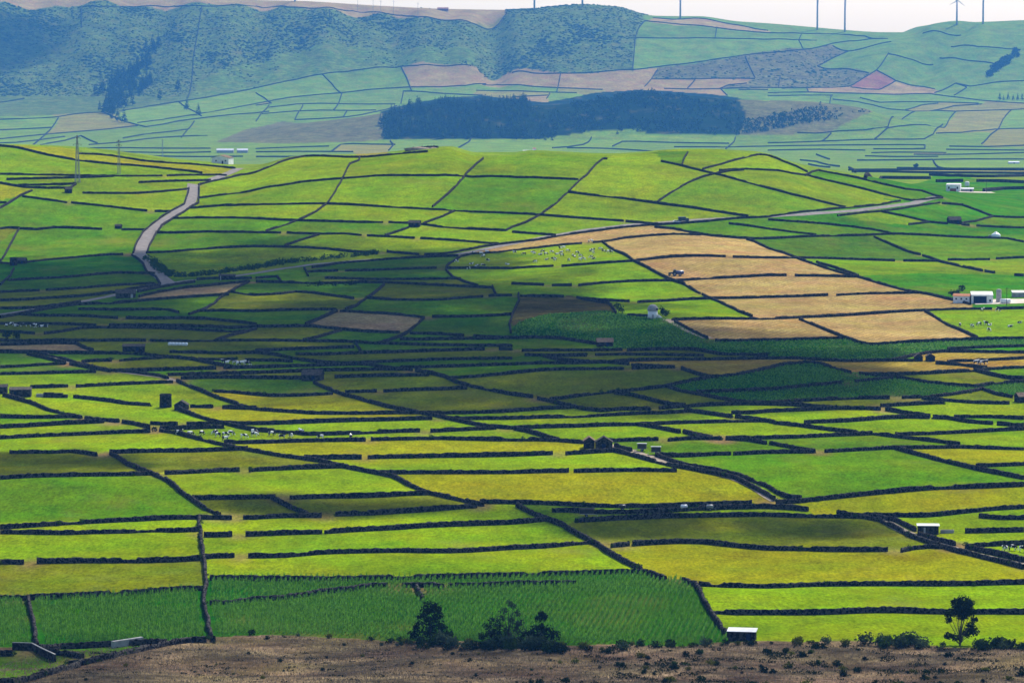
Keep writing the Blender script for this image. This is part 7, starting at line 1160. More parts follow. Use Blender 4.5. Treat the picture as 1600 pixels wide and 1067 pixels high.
wm = N(nt, 'ShaderNodeMix'); wm.inputs[2].default_value = 1.0; nt.links.new(wi.outputs['Fac'], wm.inputs[0]); nt.links.new(wn_, wm.inputs[3])
v = mul(v, wm.outputs[0])
s1 = N(nt, 'ShaderNodeVectorMath', operation='SCALE'); nt.links.new(at.outputs['Color'], s1.inputs[0]); nt.links.new(v, s1.inputs['Scale'])
# drier and fresher patches inside one plot
hs = N(nt, 'ShaderNodeHueSaturation')
dm = N(nt, 'ShaderNodeMix', data_type='RGBA'); dm.inputs[7].default_value = (0.17, 0.135, 0.035, 1)
nt.links.new(rng_map(nz(0.028, 6.0, 0.62, (1, 0.6, 1)), 0.0, 0.42, 0.54, 0.74), dm.inputs[0]); nt.links.new(s1.outputs[0], dm.inputs[6])
nt.links.new(rng_map(nz(0.035, 6.0, 0.65), 0.466, 0.522), hs.inputs['Hue'])
nt.links.new(rng_map(nz(0.11, 4.0, 0.6), 0.98, 1.10), hs.inputs['Saturation'])
nt.links.new(dm.outputs[2], hs.inputs['Color'])
nt.links.new(hs.outputs[0], b.inputs['Base Color'])
bp = N(nt, 'ShaderNodeBump'); bp.inputs['Strength'].default_value = 0.5; bp.inputs['Distance'].default_value = 0.35
nt.links.new(nz(0.9, 5.0, 0.7), bp.inputs['Height']); nt.links.new(bp.outputs[0], b.inputs['Normal'])
M['ground'] = m

# ------------------------------------------------------------------ ground: one sheet from behind the camera to beyond the ridge
K = 0.40
PLOT = {k: lin(*v) * K for k, v in dict(
    bright=(154, 188, 8), grass_a=(142, 182, 10), grass_b=(112, 162, 16), grass_c=(100, 144, 34), olive=(132, 146, 32),
    yellow=(174, 180, 16), hay=(216, 186, 116), dry=(202, 176, 78), straw=(206, 182, 128), heath=(132, 122, 62),
    maize=(56, 116, 26), lush=(76, 136, 30), vivid=(88, 160, 16), moor=(154, 134, 104), scrub=(130, 152, 68),
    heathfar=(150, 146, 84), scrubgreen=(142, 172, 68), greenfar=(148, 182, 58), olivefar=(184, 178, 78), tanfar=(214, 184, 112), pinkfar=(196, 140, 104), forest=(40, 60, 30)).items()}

def spacing():
    ys = [-380.0]
    while ys[-1] < 12600:
        y = ys[-1]
        if y < 640: d = 14.0
        elif y < 11000: d = 1.65 * (max(y, 760) / 800) ** 1.18 if y < 8850 else 13.0
        else: d = 90.0
        if 640 <= y < 760: d = 1.4
        ys.append(y + d)
    return np.array(ys)
GY = spacing()
inner = np.linspace(-0.142, 0.142, 450)
outer = 0.142 + np.cumsum(np.linspace(0.002, 0.045, 26))
GT = np.concatenate([-outer[::-1], inner, outer])
# the sheet's columns fan out from a point behind the camera
XX = GT[None, :] * np.where(GY[:, None] > 600, GY[:, None] + 0.0, 600 + (GY[:, None] - 600) * 0.25)
YY = np.repeat(GY[:, None], len(GT), 1)
ZZ = terrain(XX, YY)
ny, nx = XX.shape
def inside(px, py, poly):
    p = np.array(poly); x1, y1 = p[:, 0], p[:, 1]; x2, y2 = np.roll(x1, -1), np.roll(y1, -1)
    c = np.zeros(px.shape, bool)
    for a, b_, c_, d in zip(x1, y1, x2, y2):
        if b_ == d: continue
        k = ((b_ > py) != (d > py)) & (px < (c_ - a) * (py - b_) / (d - b_) + a)
        c ^= k
    return c
plot_names = list(PLOT)
pid = np.full(XX.shape, -1, np.int16)
pvar = np.ones(XX.shape)
for i, (k, poly) in enumerate(FIELDS):
    p = np.array(poly)
    r0, r1 = np.searchsorted(GY, p[:, 1].min()), np.searchsorted(GY, p[:, 1].max())
    if r1 <= r0: continue
    bx, by = XX[r0:r1], YY[r0:r1]
    mk = (bx > p[:, 0].min()) & (bx < p[:, 0].max())
    if not mk.any(): continue
    w = np.zeros(bx.shape, bool); w[mk] = inside(bx[mk], by[mk], poly)
    pid[r0:r1][w] = plot_names.index(k); pvar[r0:r1][w] = 0.9 + 0.2 * random.Random(i * 5 + 1).random()
for _ in range(4):
    for sh in ((0, 1), (0, -1), (1, 0), (-1, 0)):
        q = np.roll(pid, sh, (0, 1)); w = (pid < 0) & (q >= 0) & (np.abs(XX) < 0.14 * YY) & (YY > 690)
        pid[w] = q[w]; pvar[w] = np.roll(pvar, sh, (0, 1))[w]
# land outside the view goes on in plots of the same kinds
h = (np.floor(XX / 95) * 12.9898 + np.floor((YY + XX * 0.2) / (60 + YY * 0.03)) * 78.233)
h = np.sin(h) * 43758.5453; h -= np.floor(h)
near_kinds = np.array([plot_names.index(k) for k in ('bright', 'grass_a', 'grass_b', 'olive', 'grass_c')])
rest = pid < 0
dk = near_kinds[(h * 4.999).astype(int)]
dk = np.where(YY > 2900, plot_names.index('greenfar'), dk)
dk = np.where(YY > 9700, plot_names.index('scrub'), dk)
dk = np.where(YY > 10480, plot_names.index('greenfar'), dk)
dk = np.where(YY < 800, plot_names.index('moor'), dk)
pid[rest] = dk[rest]
colr = np.array([PLOT[k] for k in plot_names])[pid] * pvar[..., None]
# ground worn bare around the gateways between wall ends
ends = [(q, i) for i, (c, p) in enumerate(WALLS) if p[0][1] < 2400 for q in (p[0], p[-1])]
E = np.array([q for q, i in ends]); EI = np.array([i for q, i in ends])
for a in range(len(E)):
    d = np.hypot(E[:, 0] - E[a, 0], (E[:, 1] - E[a, 1]) * 0.6)
    for b2 in np.nonzero((d > 1.5) & (d < 6.5) & (EI > EI[a]))[0]:
        gx_, gy_ = (E[a] + E[b2]) / 2
        r0, r1 = np.searchsorted(GY, gy_ - 22), np.searchsorted(GY, gy_ + 22)
        sx, sy = XX[r0:r1], YY[r0:r1]
        f = 0.62 * np.exp(-((sx - gx_) / 3.4) ** 2 - ((sy - gy_) / 7.5) ** 2)[..., None]
        colr[r0:r1] = colr[r0:r1] * (1 - f) + lin(176, 150, 100) * K * f
idx = np.arange(ny * nx).reshape(ny, nx)
faces = np.stack([idx[:-1, :-1], idx[:-1, 1:], idx[1:, 1:], idx[1:, :-1]], -1).reshape(-1, 4)
ground = mesh_np('ground', np.stack([XX, YY, ZZ], -1).reshape(-1, 3), faces, M['ground'], smooth_shade=True)
a_ = ground.data.attributes.new('plot', 'FLOAT_COLOR', 'POINT')
a_.data.foreach_set('color', np.concatenate([colr.reshape(-1, 3), np.ones((ny * nx, 1))], 1).astype(np.float32).ravel())
till = np.isin(pid, [plot_names.index(k) for k in ('hay', 'straw', 'dry')]).astype(np.float32)
a_ = ground.data.attributes.new('till', 'FLOAT', 'POINT'); a_.data.foreach_set('value', till.ravel())
wild = np.where(pid == plot_names.index('moor'), 1.0, np.where(np.isin(pid, [plot_names.index(k) for k in ('heath', 'scrub', 'scrubgreen', 'heathfar')]), 0.7, 0.0)).astype(np.float32)
a_ = ground.data.attributes.new('wild', 'FLOAT', 'POINT'); a_.data.foreach_set('value', wild.ravel())
tag(ground, kind='structure')
plot_at_pid = pid
def plot_of(x, y):
    r = int(np.clip(np.searchsorted(GY, y), 0, ny - 1)); row = XX[r]; c = int(np.clip(np.searchsorted(row, x), 0, nx - 1))
    return plot_names[pid[r, c]]

# ------------------------------------------------------------------ roads
def ribbon(name, pts, hw, mat, lift=0.10, step=4.0):
    p = resample(pts, step)
    d = np.gradient(p, axis=0); d /= np.linalg.norm(d, axis=1)[:, None] + 1e-9
    n = np.stack([-d[:, 1], d[:, 0]], 1)
    offs = np.linspace(-hw, hw, 5)
    V = []
    for o in offs:
        q = p + n * o; V.append(np.column_stack([q, terrain(q[:, 0], q[:, 1]) + lift]))
    k = len(p); V = np.concatenate(V)
    i = np.arange(k - 1)
    F = np.concatenate([np.stack([a * k + i, a * k + i + 1, (a + 1) * k + i + 1, (a + 1) * k + i], 1) for a in range(4)])
    return tag(fix_normals(mesh_np(name, V, F, mat, smooth_shade=True)), kind='structure')

def resample(pts, step):
    p = np.array(pts, float)
    s = np.concatenate([[0], np.cumsum(np.hypot(*np.diff(p, axis=0).T))])
    n = max(2, int(s[-1] / step) + 1); t = np.linspace(0, s[-1], n)
    return np.column_stack([np.interp(t, s, p[:, 0]), np.interp(t, s, p[:, 1])])

for k, (p, hw) in ROADS.items():
    nm = 'road' if k.startswith('road') else 'lane'
    ribbon(nm, p, hw, M['road'] if nm == 'road' else M['track'], 0.14 if k == 'road_up' else 0.10)

# ------------------------------------------------------------------ dry stone walls
WALL_LABEL = dict(
    maize=('black dry stone wall around the tall maize plots above the heath', 'stone walls around the near maize'),
    near=('black dry stone wall between pastures just above the maize plots', 'stone walls of the pastures above the maize'),
    midnear=('black dry stone wall between yellow green pastures around the grazing black and white cows', 'stone walls around the cow pastures'),
    middle=('dark stone wall dividing the narrow strips of pasture in mid plain', 'stone walls of the narrow strip pastures'),
    hay=('dark stone wall dividing or edging the pale straw coloured hay fields', 'stone walls of the hay fields'),
    farm=('dark stone wall in the green fields around the white farm buildings', 'stone walls around the white farms'),
    shade=('dark stone wall among the cloud shaded pastures below the rounded hill', 'stone walls in the cloud shaded pastures'),
    pylon=('dark stone wall on the green slope around the lattice pylon', 'stone walls on the pylon slope'),
    hill=('dark stone wall running over the long rounded green hill', 'stone walls on the rounded hill'),
    farplain=('thin blue grey stone wall on the hazy plain behind the hill', 'stone walls on the hazy plain'),
    ridge=('thin blue grey stone wall on the far slopes below the skyline', 'stone walls on the far slopes'))

def wall_geo(pts, seed):
    ym = np.mean([q[1] for q in pts]); r = np.random.RandomState(seed)
    far = ym > 2500
    step = 0.62 if ym < 1000 else 0.95 if ym < 1350 else 1.6 if ym < 2500 else 9.0
    p = resample(pts, step); k = len(p)
    d = np.gradient(p, axis=0); d /= np.linalg.norm(d, axis=1)[:, None] + 1e-9
    n = np.stack([-d[:, 1], d[:, 0]], 1)
    H = (1.22 if ym < 1350 else 1.18 if ym < 2500 else 2.3) * (0.94 + 0.12 * r.rand())
    slow = np.interp(np.arange(k), np.linspace(0, k, max(3, k // 14)), r.randn(max(3, k // 14)))
    hh = H + 0.10 * slow + r.uniform(-0.15, 0.14, k) * (1.0 if not far else 0.6)
    # tumbled stretches
    for _ in range(max(0, k // 60)):
        c = r.randint(0, k); w = r.randint(2, 5); hh[max(0, c - w):c + w] *= r.uniform(0.55, 0.85)
    wob = np.interp(np.arange(k), np.linspace(0, k, max(3, k // 10)), r.randn(max(3, k // 10)) * 0.16)
    g0 = terrain(p[:, 0], p[:, 1])
    wb, wt = (0.42, 0.24) if not far else (1.0, 0.8)
    prof = [(-wb, -0.45), (-wb * 0.86, 0.55), (-wt, 1.0), (wt, 1.0), (wb * 0.86, 0.55), (wb, -0.45)]
    V = []
    for a, f in prof:
        o = a + wob + r.uniform(-0.09, 0.09, k)
        q = p + n * o[:, None]
        zz = g0 - 0.45 if f < 0 else g0 + hh * f + (r.uniform(-0.07, 0.07, k) if f < 1 else r.uniform(-0.06, 0.06, k))
        V.append(np.column_stack([q, zz]))
    V = np.concatenate(V); i = np.arange(k - 1); m_ = len(prof)
    F = [np.stack([a * k + i, (a + 1) * k + i, (a + 1) * k + i + 1, a * k + i + 1], 1) for a in range(m_ - 1)]
    caps = np.array([[0, k, 2 * k, 3 * k], [0, 3 * k, 4 * k, 5 * k], [k - 1, 4 * k - 1, 3 * k - 1, 2 * k - 1], [k - 1, 6 * k - 1, 5 * k - 1, 4 * k - 1]])
    return V, np.concatenate(F + [caps])

PLOT_WORD = dict(bright='bright pasture', grass_a='green pasture', grass_b='deep pasture', grass_c='dull pasture', olive='olive pasture', yellow='yellow meadow',
                 hay='hay field', dry='dry meadow', straw='straw plot', heath='brown heath', maize='maize', lush='lush field', vivid='vivid field', moor='heath')
LANDMARK = dict(pylon='the lattice pylon', farm_a='the cube farmhouse', farm_b='the white barn', white_tank='the domed tank', windmill='the windmill', hut_hill='the hill hut',
                hut_left='the pylon hut', ruin_road='the ruined hut', tower_left='the short round tower', barn_road='the roadside barn', shed_road='the roadside shed', barn_long='the long low barn',
                barn_mid='the brown roofed barn', tank_tower='the round water tank', ruin_b='the ruined farmstead', barn_twin='the twin gabled barn', barn_brown='the maize barn', shed_twin='the twin sheds',
                shed_white='the white roofed shed', shed_front='the heath shed', hut_right='the gabled hut', silage='the white bales', tractor='the tractor', truck_road='the truck', outcrop='the rock outcrop')
def wall_words(c, pts):
    p = resample(pts, 8.0); L = float(np.hypot(*np.diff(p, axis=0).T).sum()); chord = float(np.hypot(*(p[-1] - p[0])))
    size = 'short' if L < 45 else 'long' if L > 130 else ''
    shape = 'curving' if chord < 0.975 * L else 'straight'
    i = len(p) // 2; d = p[min(i + 1, len(p) - 1)] - p[max(i - 1, 0)]; d = d / (np.hypot(*d) + 1e-9); n = np.array([-d[1], d[0]])
    off = 6 if p[i][1] < 1500 else 12
    k = sorted({PLOT_WORD.get(plot_of(*(p[i] + n * s * off)), 'pasture') for s in (-1, 1)})
    where = ('between ' + ' and '.join(k)) if len(k) == 2 else 'within ' + k[0]
    near = [(min(np.hypot(p[:, 0] - SPOT[q][0], p[:, 1] - SPOT[q][1])), w) for q, w in LANDMARK.items()]
    dm, w = min(near)
    tail = (' by ' + w) if dm < 30 else (' near ' + w) if dm < 90 else {'hill': ' on the rounded hill', 'middle': ' among the narrow strips', 'midnear': ' by the cow pastures', 'near': ' above the maize', 'maize': ' at the maize', 'shade': ' under the cloud shadow', 'farm': ' around the farms', 'hay': ' at the hay fields', 'pylon': ' on the pylon slope'}[c]
    return ' '.join((size + ' ' + shape + ' stone wall ' + where + tail).split())

single = 0; restV, restF, base = [], [], 0
for i, (c, p) in enumerate(WALLS):
    V, F = wall_geo(p, 100 + i)
    if single < 296:
        # origin at the wall's own start
        o0 = np.array([V[:, 0].mean(), V[:, 1].mean(), V[:, 2].min()])
        o = mesh_np('stone_fence', V - o0, F, M['basalt'] if c not in ('farplain', 'ridge') else M['basalt_far'])
        o.location = o0
        if c in ('farplain', 'ridge'): lb, gr = WALL_LABEL[c]
        else: lb = wall_words(c, p); gr = 'walls alike: ' + lb
        tag(o, lb, 'stone wall', gr); single += 1
    else:
        restV.append(V); restF.append(F + base); base += len(V)
if restV:
    o = mesh_np('stone_fence', np.concatenate(restV), np.concatenate(restF), M['basalt_far'])
    tag(o, 'many short far off stone walls across the hazy plain and slopes', 'stone walls', kind='stuff')

# ------------------------------------------------------------------ plants
def quads_mesh(C, A, B):
    """leaf faces: centres C, half-axes A and B"""
    n = len(C); V = np.stack([C - A - B, C + A - B, C + A + B, C - A + B], 1).reshape(-1, 3)
    return V, np.arange(n * 4).reshape(n, 4)

def leaf_cloud(blobs, per, size, seed, flat=1.0):
    """leaf faces spread through overlapping clumps: blobs of (centre, radius)"""
    r = np.random.RandomState(seed); C = []
    for (c, rad) in blobs:
        k = max(6, int(per * rad * rad))
        d = r.randn(k, 3); d /= np.linalg.norm(d, axis=1)[:, None]
        q = np.array(c) + d * (rad * r.uniform(0.45, 1.06, (k, 1))) * np.array([1, 1, flat])
        C.append(q)
    C = np.concatenate(C); n = len(C)
    A = r.randn(n, 3); A /= np.linalg.norm(A, axis=1)[:, None]
    B = np.cross(A, r.randn(n, 3)); B /= np.linalg.norm(B, axis=1)[:, None]
    s = size * r.uniform(0.5, 1.3, (n, 1))
    return quads_mesh(C, A * s, B * s * 0.6)

def shrub_mesh(seed, w, h, leaf, per=90):
    r = random.Random(seed)
    blobs = []
    for k in range(r.randint(4, 7)):
        a = r.uniform(0, 6.28); d = r.uniform(0, w * 0.32); rad = r.uniform(0.22, 0.36) * w
        blobs.append(((d * math.cos(a), d * math.sin(a), min(h * r.uniform(0.25, 0.62), h - rad * 0.5)), rad))
    return leaf_cloud(blobs, per / max(w, 0.5) ** 0.6, leaf, seed, flat=min(1.0, h / w * 1.3))

def make_shrub(label, group, seed, w, h, leaf, mat, per=90):
    o = thing('shrub', label, 'shrub', 0, 0, 0, group)
    V, F = shrub_mesh(seed, w, h, leaf, per); mesh_np('foliage', V, F, mat, o)
    mb = MB(); r = random.Random(seed)
    for k in range(4):
        a = r.uniform(0, 6.28); mb.tube([(0, 0, -0.1), (w * 0.1 * math.cos(a), w * 0.1 * math.sin(a), h * 0.3), (w * 0.25 * math.cos(a), w * 0.25 * math.sin(a), h * 0.7)], [0.05, 0.04, 0.015], 5)
    mb.build('stem', M['bark'], o)
    return o

def put(o, x, y, rz=0.0, s=1.0, dz=0.0):
    o.location = (x, y, gz(x, y) + dz); o.rotation_euler = (0, 0, rz); o.scale = (s, s, s); return o

edge = np.array(SPOT['moor_edge'])
protos = [make_shrub(lb_ + ' in the row where the heath meets the maize', lb_ + ' along the heath edge', 31 + k, 2.6, 1.7, 0.16, M[mm], 110)
          for k, (mm, lb_) in enumerate((('leaf_dark', 'blackish green ragged bush'), ('leaf_mid', 'mid green ragged bush'), ('leaf_dark', 'blackish green flat topped bush'), ('leaf_grey', 'grey green loose bush'), ('leaf_yellow', 'sunlit yellow green mounded bush')))]  # the yellow green one has sunlight on foliage put into its leaf colour
used = set()
def place_shrub(k, x, y, s, protos=protos, used=used):
    p = protos[k]
    if (id(protos), k) in used: p = copy_tree(p)
    else: used.add((id(protos), k))
    return put(p, x, y, rng.uniform(0, 6.28), s)
r = random.Random(5)
for i in range(len(edge) - 1):
    a, b_ = edge[i], edge[i + 1]
    L = np.hypot(*(b_ - a)); x0 = (a[0] + b_[0]) / 2
    dens_ = 0.08 if x0 < -20 else 0.62 if x0 < 48 else 0.42
    for k in range(int(L * dens_) + 1):
        t = r.random(); q = a + (b_ - a) * t
        place_shrub(r.randrange(5), q[0] + r.uniform(-1, 1), q[1] + r.uniform(-7, 2), r.choice((0.45, 0.6, 0.8, 1.0, 1.25)) * (0.7 if x0 < -20 else 1))
# thicker clumps beside the trees
for (cx, n_, sp) in ((-16.5, 16, 5), (-3, 14, 6), (3, 22, 7), (7, 16, 5), (78, 12, 7), (97, 8, 5), (102, 8, 4)):
    yb = float(np.interp(cx, edge[:, 0], edge[:, 1]))
    for k in range(n_): place_shrub(r.choice((0, 0, 2, 1, 3)), cx + r.gauss(0, sp * 0.5), yb + r.uniform(-6, 1.5), r.uniform(0.8, 1.7))
hp = [make_shrub(lb_ + ' growing on the brown heath', lb_ + ' scattered over the heath', 61 + k, 1.6, 0.9, 0.13, M[mm], 120)
      for k, (mm, lb_) in enumerate((('leaf_dark', 'low dark bush'), ('leaf_yellow', 'low yellow flowering bush'), ('leaf_mid', 'low mid green bush'), ('leaf_dark', 'low dark rounded bush')))]
for k in range(170):
    u = r.random(); x = -95 + 205 * (u ** 0.6); y = r.uniform(676, float(np.interp(x, edge[:, 0], edge[:, 1])) - 6)
    place_shrub(r.choice((0, 0, 0, 1, 2, 3)), x, y, r.uniform(0.4, 1.5) * (0.6 if x < 0 else 1.0), hp)

# dry grass and heather on the heath: one mass
r = np.random.RandomState(3); n = 80000
x = r.uniform(-112, 118, n); y = r.uniform(664, 800, n)
ok = y < np.interp(x, edge[:, 0], edge[:, 1]) - 0.5
ok &= ~((x < -62) & (y > 700 + (x + 110) * 1.9 + 30))
x, y = x[ok], y[ok]; z = terrain(x, y)
hgt = r.uniform(0.18, 0.5, len(x)); w = r.uniform(0.05, 0.14, len(x)); a = r.uniform(0, math.pi, len(x)); le = r.randn(len(x), 2) * 0.16
V = np.stack([np.column_stack([x - w * np.cos(a), y - w * np.sin(a), z - 0.03]), np.column_stack([x + w * np.cos(a), y + w * np.sin(a), z - 0.03]),
              np.column_stack([x + le[:, 0], y + le[:, 1], z + hgt])], 1).reshape(-1, 3)
tag(mesh_np('dry_grass', V, np.arange(len(V)).reshape(-1, 3), M['dry_blade']), 'tufts of dry brown grass covering the heath', 'dry grass', kind='stuff')
# dark heather cushions
C, S_ = [], []
for k in range(560):
    x = r.uniform(-90, 118); y = r.uniform(668, 792)
    if y > np.interp(x, edge[:, 0], edge[:, 1]) - 4: continue
    C.append((x, y)); S_.append(r.uniform(0.5, 1.9) * (0.5 + 0.5 * (x > 10)))
V, F, bs = [], [], 0
for (x, y), s in zip(C, S_):
    v_, f_ = leaf_cloud([((x, y, gz(x, y) + 0.12 * s), s), ((x + s * 0.9, y, gz(x + s * 0.9, y) + 0.1 * s), s * 0.7)], 26, 0.14, int(x * 91 + y) % 9999, 0.35)
    V.append(v_); F.append(f_ + bs); bs += len(v_)
tag(mesh_np('heather', np.concatenate(V), np.concatenate(F), M['leaf_dark']), 'dark low cushions of heather and bramble among the dry heath grass', 'heather', kind='stuff')

# ---- broad-leaved trees at the heath's edge
def broad_tree(name, label, x, y, h, clumps, mat, seed, leaf=0.22, per=55, trunk_r=0.16):
    """clumps: (dx, dz, radius) as fractions of the height"""
    o = thing(name, label, 'tree', x, y, 0)
    r = random.Random(seed); mb = MB(); blobs = []
    for (dx, dz, rad) in clumps:
        c = (dx * h, r.uniform(-0.10, 0.10) * h, dz * h); blobs.append((c, rad * h))
        for q in range(3):
            a = r.uniform(0, 6.28); blobs.append(((c[0] + rad * h * 0.7 * math.cos(a), c[1] + rad * h * 0.7 * math.sin(a), c[2] + r.uniform(-.35, .35) * rad * h), rad * h * 0.55))
        k0 = (dx * h * 0.25 + r.uniform(-.1, .1), c[1] * 0.3, dz * h * 0.42)
        mb.tube([(0, 0, dz * h * 0.12), k0, (c[0] * 0.75, c[1] * 0.7, dz * h * 0.8), c], [trunk_r * 0.7, trunk_r * 0.5, trunk_r * 0.28, 0.02], 6)
    mb.tube([(0, 0, -0.3), (0.05, 0, h * 0.2), (0.1, 0, h * 0.4)], [trunk_r * 1.3, trunk_r, trunk_r * 0.7], 8)
    mb.build('trunk', M['bark'], o)
    V, F = leaf_cloud(blobs, per, leaf, seed); mesh_np('crown', V, F, mat, o)
    return o
S = SPOT
broad_tree('broadleaf_tree', 'open crowned dark tree with forked trunk beside the yellow green meadow', *S['tree_right'], 10.2,
           [(0.06, 0.92, .12), (-.06, 0.86, .12), (.16, .84, .12), (.04, .78, .13), (-.10, .70, .12), (-.20, .62, .10), (.10, .66, .12), (.22, .66, .10), (.02, .60, .10), (.26, .52, .08), (-.24, .50, .07), (.20, .42, .08), (.30, .28, .11), (.16, .24, .10), (-.24, .20, .08), (-.1, .16, .09)], M['leaf_dark'], 3, 0.17, 150)
broad_tree('broadleaf_tree', 'dense dark tree against the maize beside the end of a short wall', *S['tree_a'], 8.6,
           [(0, .84, .15), (.12, .76, .16), (-.10, .70, .16), (.16, .58, .16), (-.16, .52, .16), (.06, .44, .16), (-.24, .32, .17), (.26, .32, .17), (0, .2, .18), (.42, .16, .14), (-.4, .14, .14)], M['leaf_dark'], 4, 0.18, 75)
broad_tree('broadleaf_tree', 'tall thin half bare tree standing in front of the maize', *S['tree_b'], 9.2,
           [(0, .88, .08), (.10, .80, .09), (-.12, .72, .10), (.18, .64, .10), (-.20, .54, .11), (.05, .50, .10), (.28, .46, .11), (.12, .36, .12), (-.14, .30, .14), (.26, .22, .16), (-.32, .18, .15), (.5, .14, .13)], M['leaf_grey'], 5, 0.15, 70)
broad_tree('broadleaf_tree', 'dark tree with a round top knot and bushy base before the maize', *S['tree_c'], 7.0,
           [(.02, .88, .12), (.10, .80, .13), (-.06, .74, .12), (.0, .54, .10), (-.16, .36, .20), (.18, .36, .20), (.40, .22, .18), (-.42, .22, .18), (0, .18, .22)], M['leaf_dark'], 6, 0.18, 90)
broad_tree('broadleaf_tree', 'short leaning dark tree between the thin tree and the dense one', *S['tree_d'], 5.6,
           [(-.05, .82, .14), (.16, .68, .16), (-.22, .55, .16), (.14, .4, .18), (-.16, .28, .2), (.34, .22, .18), (-.44, .2, .16)], M['leaf_dark'], 7, 0.16, 75)

# ---- maize: stands of tall plants in rows, uncountable
def maize(polys, density, hgt, blade, label, seed):
    r = np.random.RandomState(seed); P = []
    for poly in polys:
        p = np.array(poly); x0, x1, y0, y1 = p[:, 0].min(), p[:, 0].max(), p[:, 1].min(), p[:, 1].max()
        row = (1.35 if density > 1 else 1.0) / math.sqrt(density); yr = row * (0.34 if density > 1 else 0.5); nr = int((x1 - x0) / row); per = int((y1 - y0) / yr)
        gx, gy = np.meshgrid(x0 + np.arange(nr) * row, y0 + np.arange(per) * yr)
        gx = gx + 0.12 * (gy - y0); gx = x0 + (gx - x0) % (x1 - x0)
        q = np.column_stack([gx.ravel(), gy.ravel()]) + r.uniform(-1, 1, (gx.size, 2)) * row * (0.13 if density > 1 else 0.5)
        q = q[inside(q[:, 0], q[:, 1], poly)]; P.append(q)
    P = np.concatenate(P)
    if density > 1:                                   # a bare strip is left along every wall
        wp = np.concatenate([resample(p_, 0.9) for c_, p_ in WALLS if np.mean([q_[1] for q_ in p_]) < 960])
        keep = np.ones(len(P), bool)
        for i0 in range(0, len(P), 2000):
            dd = ((P[i0:i0 + 2000, None, :] - wp[None]) ** 2).sum(2).min(1); keep[i0:i0 + 2000] = dd > 2.2
        P = P[keep]
    patch = np.sin(P[:, 0] / 7.3 + np.sin(P[:, 1] / 9)) * np.sin(P[:, 1] / 6.1 + P[:, 0] / 17)
    P = P[r.rand(len(P)) > np.clip(0.12 + 0.45 * (patch > 0.5), 0, 1)]
    n = len(P); z = terrain(P[:, 0], P[:, 1]); H = hgt * r.uniform(0.7, 1.1, n)
    V = []
    for k in range(5):
        a = r.uniform(0, 6.283, n); h0 = H * r.uniform(0.15, 0.7, n); L = blade * r.uniform(0.7, 1.2, n); wd = 0.07 * blade / 0.6 * r.uniform(0.8, 1.3, n)
        dx, dy = np.cos(a), np.sin(a)
        b0 = np.column_stack([P[:, 0] - dy * wd, P[:, 1] + dx * wd, z + h0 - 0.15]); b1 = np.column_stack([P[:, 0] + dy * wd, P[:, 1] - dx * wd, z + h0 - 0.15])
        m0 = np.column_stack([P[:, 0] + dx * L * .5 - dy * wd, P[:, 1] + dy * L * .5 + dx * wd, z + h0 + 0.14 * H]); m1 = np.column_stack([P[:, 0] + dx * L * .5 + dy * wd, P[:, 1] + dy * L * .5 - dx * wd, z + h0 + 0.14 * H])
        V.append(np.stack([b0, b1, m1, m0], 1))
    a = r.uniform(0, 6.283, n); w_ = 0.05 * blade / 0.6
    V.append(np.stack([np.column_stack([P[:, 0] - w_ * np.cos(a), P[:, 1] - w_ * np.sin(a), z]), np.column_stack([P[:, 0] + w_ * np.cos(a), P[:, 1] + w_ * np.sin(a), z]),
                       np.column_stack([P[:, 0] + w_ * np.cos(a), P[:, 1] + w_ * np.sin(a), z + H]), np.column_stack([P[:, 0] - w_ * np.cos(a), P[:, 1] - w_ * np.sin(a), z + H])], 1))
    V = np.concatenate(V).reshape(-1, 3)
    return tag(mesh_np('maize', V, np.arange(len(V)).reshape(-1, 4), M['maize_leaf']), label, 'maize', kind='stuff')
mz = [p for k, p in FIELDS if k == 'maize']
maize([p for p in mz if np.mean([q[1] for q in p]) < 950], 1.15, 1.5, 0.42, 'tall green maize standing in rows above the heath', 21)
maize([p for p in mz if 950 <= np.mean([q[1] for q in p]) < 1400], 0.6, .55, 0.6, 'dark green maize in the field with the curved upper wall', 22)
maize([p for p in mz if np.mean([q[1] for q in p]) >= 1400], 0.3, .55, 0.9, 'dark green maize spread below the old windmill tower', 23)

# ---- hedges and far scrub
def bush_mass(name, centres, sizes, mat, label, cat, seed, per=16, leaf=0.3, kind=None, flat=0.8):
    V, F, bs = [], [], 0
    for i, ((x, y), s) in enumerate(zip(centres, sizes)):
        v_, f_ = leaf_cloud([((x, y, gz(x, y) + s * 0.5), s)], per, leaf, seed + i, flat); V.append(v_); F.append(f_ + bs); bs += len(v_)
    return tag(mesh_np(name, np.concatenate(V), np.concatenate(F), mat), label, cat, kind=kind)
def along(pts, step, jit, r): 
    p = resample(pts, step); return [(a + r.uniform(-jit, jit), b_ + r.uniform(-jit, jit)) for a, b_ in p]
r = random.Random(9)
c = along(S['hedge_bank'], 2.2, 2.6, r) + along(S['hedge_bank'][1:], 2.6, 3.2, r)
bush_mass('hedge', c, [r.uniform(1.1, 2.2) for _ in c], M['leaf_mid'], 'shaggy green hedge bank along the road at the foot of the hill', 'hedge', 400, 11, 0.34)
c = along(S['hedge_dark'], 2.0, 3.0, r)
bush_mass('hedge', c, [r.uniform(1.0, 1.8) for _ in c], M['leaf_dark'], 'short dark hedge thickening a wall above the straw coloured plot', 'hedge', 500, 12, 0.3)
c = along(S['hedge_gully'], 12, 7, r)
bush_mass('hedge', c, [r.uniform(6, 12) for _ in c], M['conifer'], 'dark blue hedge of trees running up a gully in the far slope', 'hedge', 600, 1.2, 2.1)
